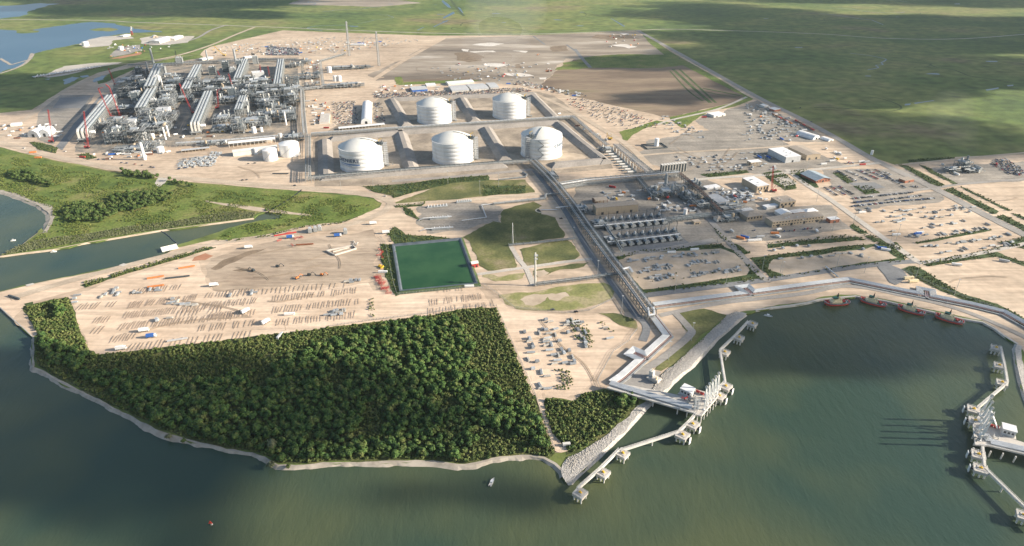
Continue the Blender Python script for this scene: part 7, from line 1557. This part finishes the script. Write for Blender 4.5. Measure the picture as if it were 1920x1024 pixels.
sp_ = scatter(FOREST, 2.9, 5, .45); sp_ = sp_[vnoise(sp_, 40, 8) > -.55]
bakeleaf('scrub_cover', sp_, SB, .7, 1.5, M['scrub'], 3, .3)
mid = scatter(FOREST, 6.5, 6, .45); mid = mid[vnoise(mid, 60, 9) > -.25]
bakeleaf('scrub_thicket', mid, MB_, .6, 1.2, M['leaf2'], 4, .2)
G2 = [(1024,752),(1045,749),(1075,756),(1095,741),(1150,732),(1193,748),(1194,757),(1176,778),(1138,812),(1108,832),(1080,848),(1064,851),(1064,838),(1037,812),(1020,772)]
bakeleaf('scrub_cover', scatter(G2, 3.0, 7, .45), SB, .8, 1.6, M['scrub'], 5, .3); bakeleaf('scrub_thicket', scatter(G2, 5.5, 8, .45), MB_, .6, 1.2, M['leaf2'], 6, .2)
MEAD = [(0,290),(100,310),(200,330),(300,347),(400,356),(560,368),(640,374),(700,380),(690,392),(640,408),(560,420),(444,446),(410,446),(460,422),(510,414),(532,405),(480,398),(400,414),(300,427),(200,443),(99,463),(24,472),(45,460),(84,437),(100,410),(98,392),(60,376),(0,355)]
md = scatter(MEAD, 3.6, 9, .45); v = vnoise(md, 70, 11)+.5*vnoise(md, 25, 12)
bakeleaf('scrub_cover', md[v > -.05], SB, .45, .95, M['meadowscrub'], 7, .2); bakeleaf('scrub_thicket', scatter(MEAD, 7, 10, .45)[::1][vnoise(scatter(MEAD, 7, 10, .45), 55, 13) > .5], MB_, .5, 1.0, M['leaf2'], 8, .2)
REED = [(0,480),(30,462),(80,448),(160,440),(240,425),(330,415),(420,398),(480,398),(476,408),(400,417),(300,430),(200,446),(99,463)]
bakeleaf('reed_bed', scatter(REED, 2.4, 14, .45), SB, .5, .9, M['reed'], 9, .2)
VP = []
INNER = [[wpt(p) for p in q] for q in ([(1158,488),(1200,475),(1350,464),(1380,475),(1408,508),(1400,518),(1205,545),(1178,522)], [(1448,487),(1540,477),(1600,469),(1640,461),(1667,470),(1685,484),(1600,498),(1540,508),(1470,518),(1438,505)])]
for i, q in enumerate(VERGES):
    s_ = scatter(q, 4.2, 200+i, .45)
    for I_ in INNER: s_ = s_[~inpoly(I_, s_[:,0], s_[:,1])]
    VP.append(s_)
VP.append(scatter([(405,452),(444,452),(509,440),(573,425),(638,418),(676,406),(640,420),(573,426),(500,445)], 3, 15, .4)); VP.append(scatter([(150,532),(250,503),(372,468),(395,462),(340,485),(250,510),(160,540)], 3, 16, .45))
VP = np.concatenate(VP); bakeleaf('verge_scrub', VP[vnoise(VP, 40, 15) > -.35], SB, .5, 1.1, M['scrub'], 10, .35)
sand_sc = np.concatenate([scatter([(1065,600),(1095,600),(1120,650),(1100,655),(1075,630)], 2.6, 17, .45), scatter([(1035,690),(1070,695),(1080,735),(1040,730)], 3, 18, .45), scatter([(1120,600),(1150,615),(1155,625),(1130,615)], 2.8, 19, .45), scatter([(1265,478),(1350,470),(1355,476),(1270,484)], 9, 20, .45), scatter([(1175,515),(1390,498),(1400,510),(1220,530)], 14, 21, .45), scatter([(690,565),(700,560),(703,595),(690,600)], 3, 22, .4)])
sand_sc = sand_sc[vnoise(sand_sc, 16, 31) > -.1]
bakeleaf('weed_patches', sand_sc, SB, .5, 1.0, M['leaf2'], 11, .5)
# lone small trees by the shore
for i, (x, y, lab) in enumerate(((318,822,'pale half drowned bush at the left of the shoreline'), (345,830,'round bush standing at the waterline left of the point'), (508,876,'pale bush on the little sandy point'), (541,877,'small leafy bush at the right of the sandy point'), (512,846,'tall pale leaved tree above the sandy point'), (405,100,'lone dark bush cluster by the far road'), (389,112,'second dark bush cluster by the far road'))):
    r_ = T('shore_tree', lab, 'tree', P3(x, y, -.6 if y > 800 and y != 846 else .2), i); r_.scale = (.8,.8,.7) if i != 4 else (1.3,1.3,1.4); link('crown', meshof('crown', *TV[i%5], M['reed'] if 'pale' in lab else M['leaf2']), r_); link('trunk', TRM[i%5], r_)
# ------------------------------------------------------------------ clouds far above the frame: their shadows lie on marsh, wood and water
ALT = 900.0
cm = bpy.data.materials.new('cloud'); cm.use_nodes = True; cb = cm.node_tree.nodes['Principled BSDF']; cb.inputs['Base Color'].default_value = (.85,.86,.88,1); cb.inputs['Roughness'].default_value = 1; cb.inputs['Alpha'].default_value = .34
ico = []; t_ = (1+5**.5)/2
IV = np.array([(-1,t_,0),(1,t_,0),(-1,-t_,0),(1,-t_,0),(0,-1,t_),(0,1,t_),(0,-1,-t_),(0,1,-t_),(t_,0,-1),(t_,0,1),(-t_,0,-1),(-t_,0,1)])/math.sqrt(1+t_*t_)
IF = np.array([(0,11,5),(0,5,1),(0,1,7),(0,7,10),(0,10,11),(1,5,9),(5,11,4),(11,10,2),(10,7,6),(7,1,8),(3,9,4),(3,4,2),(3,2,6),(3,6,8),(3,8,9),(4,9,5),(2,4,11),(6,2,10),(8,6,7),(9,8,1)])
def cloud(label, blobs, rad, dens, seed):
    """blobs: photo-pixel outlines of the shade each cloud throws"""
    g = np.random.default_rng(seed); P = []
    for q in blobs:
        W_ = [wpt(p) for p in q]; cx = sum(p.x for p in W_)/len(W_); cy = sum(p.y for p in W_)/len(W_)
        S_ = scatter([('w', p.x, p.y) for p in W_], rad*.95/dens, seed, .6); P.append(S_)
        S2 = scatter([('w', cx+(p.x-cx)*1.12, cy+(p.y-cy)*1.12) for p in W_], rad*1.9/dens, seed+1, .6); P.append(S2)
        P.append(scatter([('w', cx+(p.x-cx)*1.32, cy+(p.y-cy)*1.32) for p in W_], rad*2.7/dens, seed+2, .6))
    P = np.concatenate(P); n = len(P); z = ALT+g.uniform(-.6,.9,n)*rad; k = z/math.tan(SUN_EL)
    X = P[:,0]+k*math.cos(SUN_BACK); Y = P[:,1]-k*math.sin(SUN_BACK); s_ = g.uniform(.7,1.3,n)*rad
    V = IV[None]*(s_[:,None,None]*np.array([1.15,1.15,.75])[None,None])*g.uniform(.85,1.15,(n,12,1))+np.stack([X,Y,z],1)[:,None,:]
    F = (IF[None]+np.arange(n)[:,None,None]*12).reshape(-1,3); o = fastmesh('cloud', V.reshape(-1,3), F, cm); tag(o, kind='structure')
cloud('', [[(1205,28),(1330,10),(1500,22),(1560,30),(1700,30),(2300,45),(2300,80),(1750,85),(1500,66),(1420,62),(1380,48),(1310,38)]], 60, 1.25, 1)
cloud('', [[(1400,2),(1900,-10),(2300,-10),(2300,12),(1900,12),(1700,6)]], 70, 1.2, 2)
cloud('', [[(1245,62),(1400,62),(1560,76),(1900,88),(2300,88),(2300,104),(1900,98),(1500,96),(1400,84),(1300,76)]], 45, 1.2, 3)
cloud('', [[(1300,98),(1500,96),(1700,104),(1900,118),(2100,125),(2000,150),(1860,158),(1700,178),(1640,196),(1560,196),(1480,190),(1420,160),(1390,140),(1330,115)]], 42, 1.8, 4)
cloud('', [[(1520,212),(1640,222),(1780,226),(1900,255),(1920,285),(1800,294),(1700,302),(1640,285),(1600,262),(1520,230)]], 30, 1.2, 5)
cloud('', [[(1330,585),(1400,590),(1500,572),(1600,565),(1740,595),(1860,625),(1905,655),(1880,668),(1760,672),(1650,690),(1500,688),(1370,668),(1330,640),(1345,610)]], 18, 1.0, 6)
cloud('', [[(-200,665),(60,660),(120,680),(330,670),(420,655),(500,700),(560,760),(520,820),(470,860),(430,900),(420,970),(200,975),(60,930),(-200,900)]], 18, .68, 7)
cloud('', [[(480,690),(620,690),(760,730),(850,760),(840,800),(700,830),(540,840)]], 13, .65, 27)
cloud('', [[(700,885),(800,875),(850,885),(1000,890),(1060,920),(1000,960),(850,960),(740,930)]], 14, .55, 8)
cloud('', [[(-200,150),(0,143),(90,145),(230,120),(250,128),(200,160),(120,190),(60,200),(0,198),(-200,215)]], 26, 1.3, 9)
cloud('', [[(100,-10),(300,-10),(560,0),(420,18),(300,26),(120,28),(60,14)], [(380,22),(520,24),(500,34),(360,30)]], 60, 1.2, 10)
cloud('', [[(1050,330),(1110,345),(1240,340),(1300,350),(1440,380),(1560,400),(1620,450),(1600,510),(1300,545),(1180,545),(1100,470),(1050,400)]], 22, .42, 11)
cloud('', [[(1090,108),(1250,105),(1300,120),(1250,130),(1100,128)], [(1150,180),(1290,168),(1340,180),(1260,195),(1170,192)]], 24, 1.0, 12)
cloud('', [[(880,400),(980,395),(1040,410),(1050,440),(960,452),(880,440)]], 16, 1.0, 13)
# ------------------------------------------------------------------ the air
hz = MB(); hz.add([(-9000,-2500,-2.6),(9000,-2500,-2.6),(9000,12000,-2.6),(-9000,12000,-2.6),(-9000,-2500,440),(9000,-2500,440),(9000,12000,440),(-9000,12000,440)], [(3,2,1,0),(4,5,6,7),(0,1,5,4),(1,2,6,5),(2,3,7,6),(3,0,4,7)])
hm = bpy.data.materials.new('haze'); hm.use_nodes = True; n_ = hm.node_tree.nodes; n_.remove(n_['Principled BSDF']); pv = n_.new('ShaderNodeVolumePrincipled'); pv.inputs['Color'].default_value = (.74,.90,1,1); pv.inputs['Density'].default_value = 2.2e-5; pv.inputs['Anisotropy'].default_value = .2
hm.node_tree.links.new(pv.outputs[0], n_['Material Output'].inputs['Volume']); tag(hz.build('haze', hm), kind='stuff')

# ------------------------------------------------------------------ thin dust and steam plumes
sm = bpy.data.materials.new('plume'); sm.use_nodes = True; n_ = sm.node_tree.nodes; n_.remove(n_['Principled BSDF']); pv = n_.new('ShaderNodeVolumePrincipled'); pv.inputs['Color'].default_value = (.95,.95,.95,1); pv.inputs['Density'].default_value = .00045
sm.node_tree.links.new(pv.outputs[0], n_['Material Output'].inputs['Volume'])
def plume(name, label, base, pts):
    c = G(*base); b = MB()
    for (x, y, z, rx, rz_) in pts: b.lathe([(.1,-rz_)]+[(rx*math.cos(a), rz_*math.sin(a)) for a in np.linspace(-1.4, 1.4, 9)]+[(.1,rz_)], 20, (c.x+x, c.y+y), z)
    tag(b.build(name, sm, smooth=True), kind='stuff')
plume('dust_plume', '', (935,140), [(0,0,32,70,30),(-10,130,75,110,70),(20,300,150,140,110)])
plume('steam_plume', '', (1806,318), [(-6,0,40,18,26),(-22,10,70,28,34),(-45,25,105,38,40)])
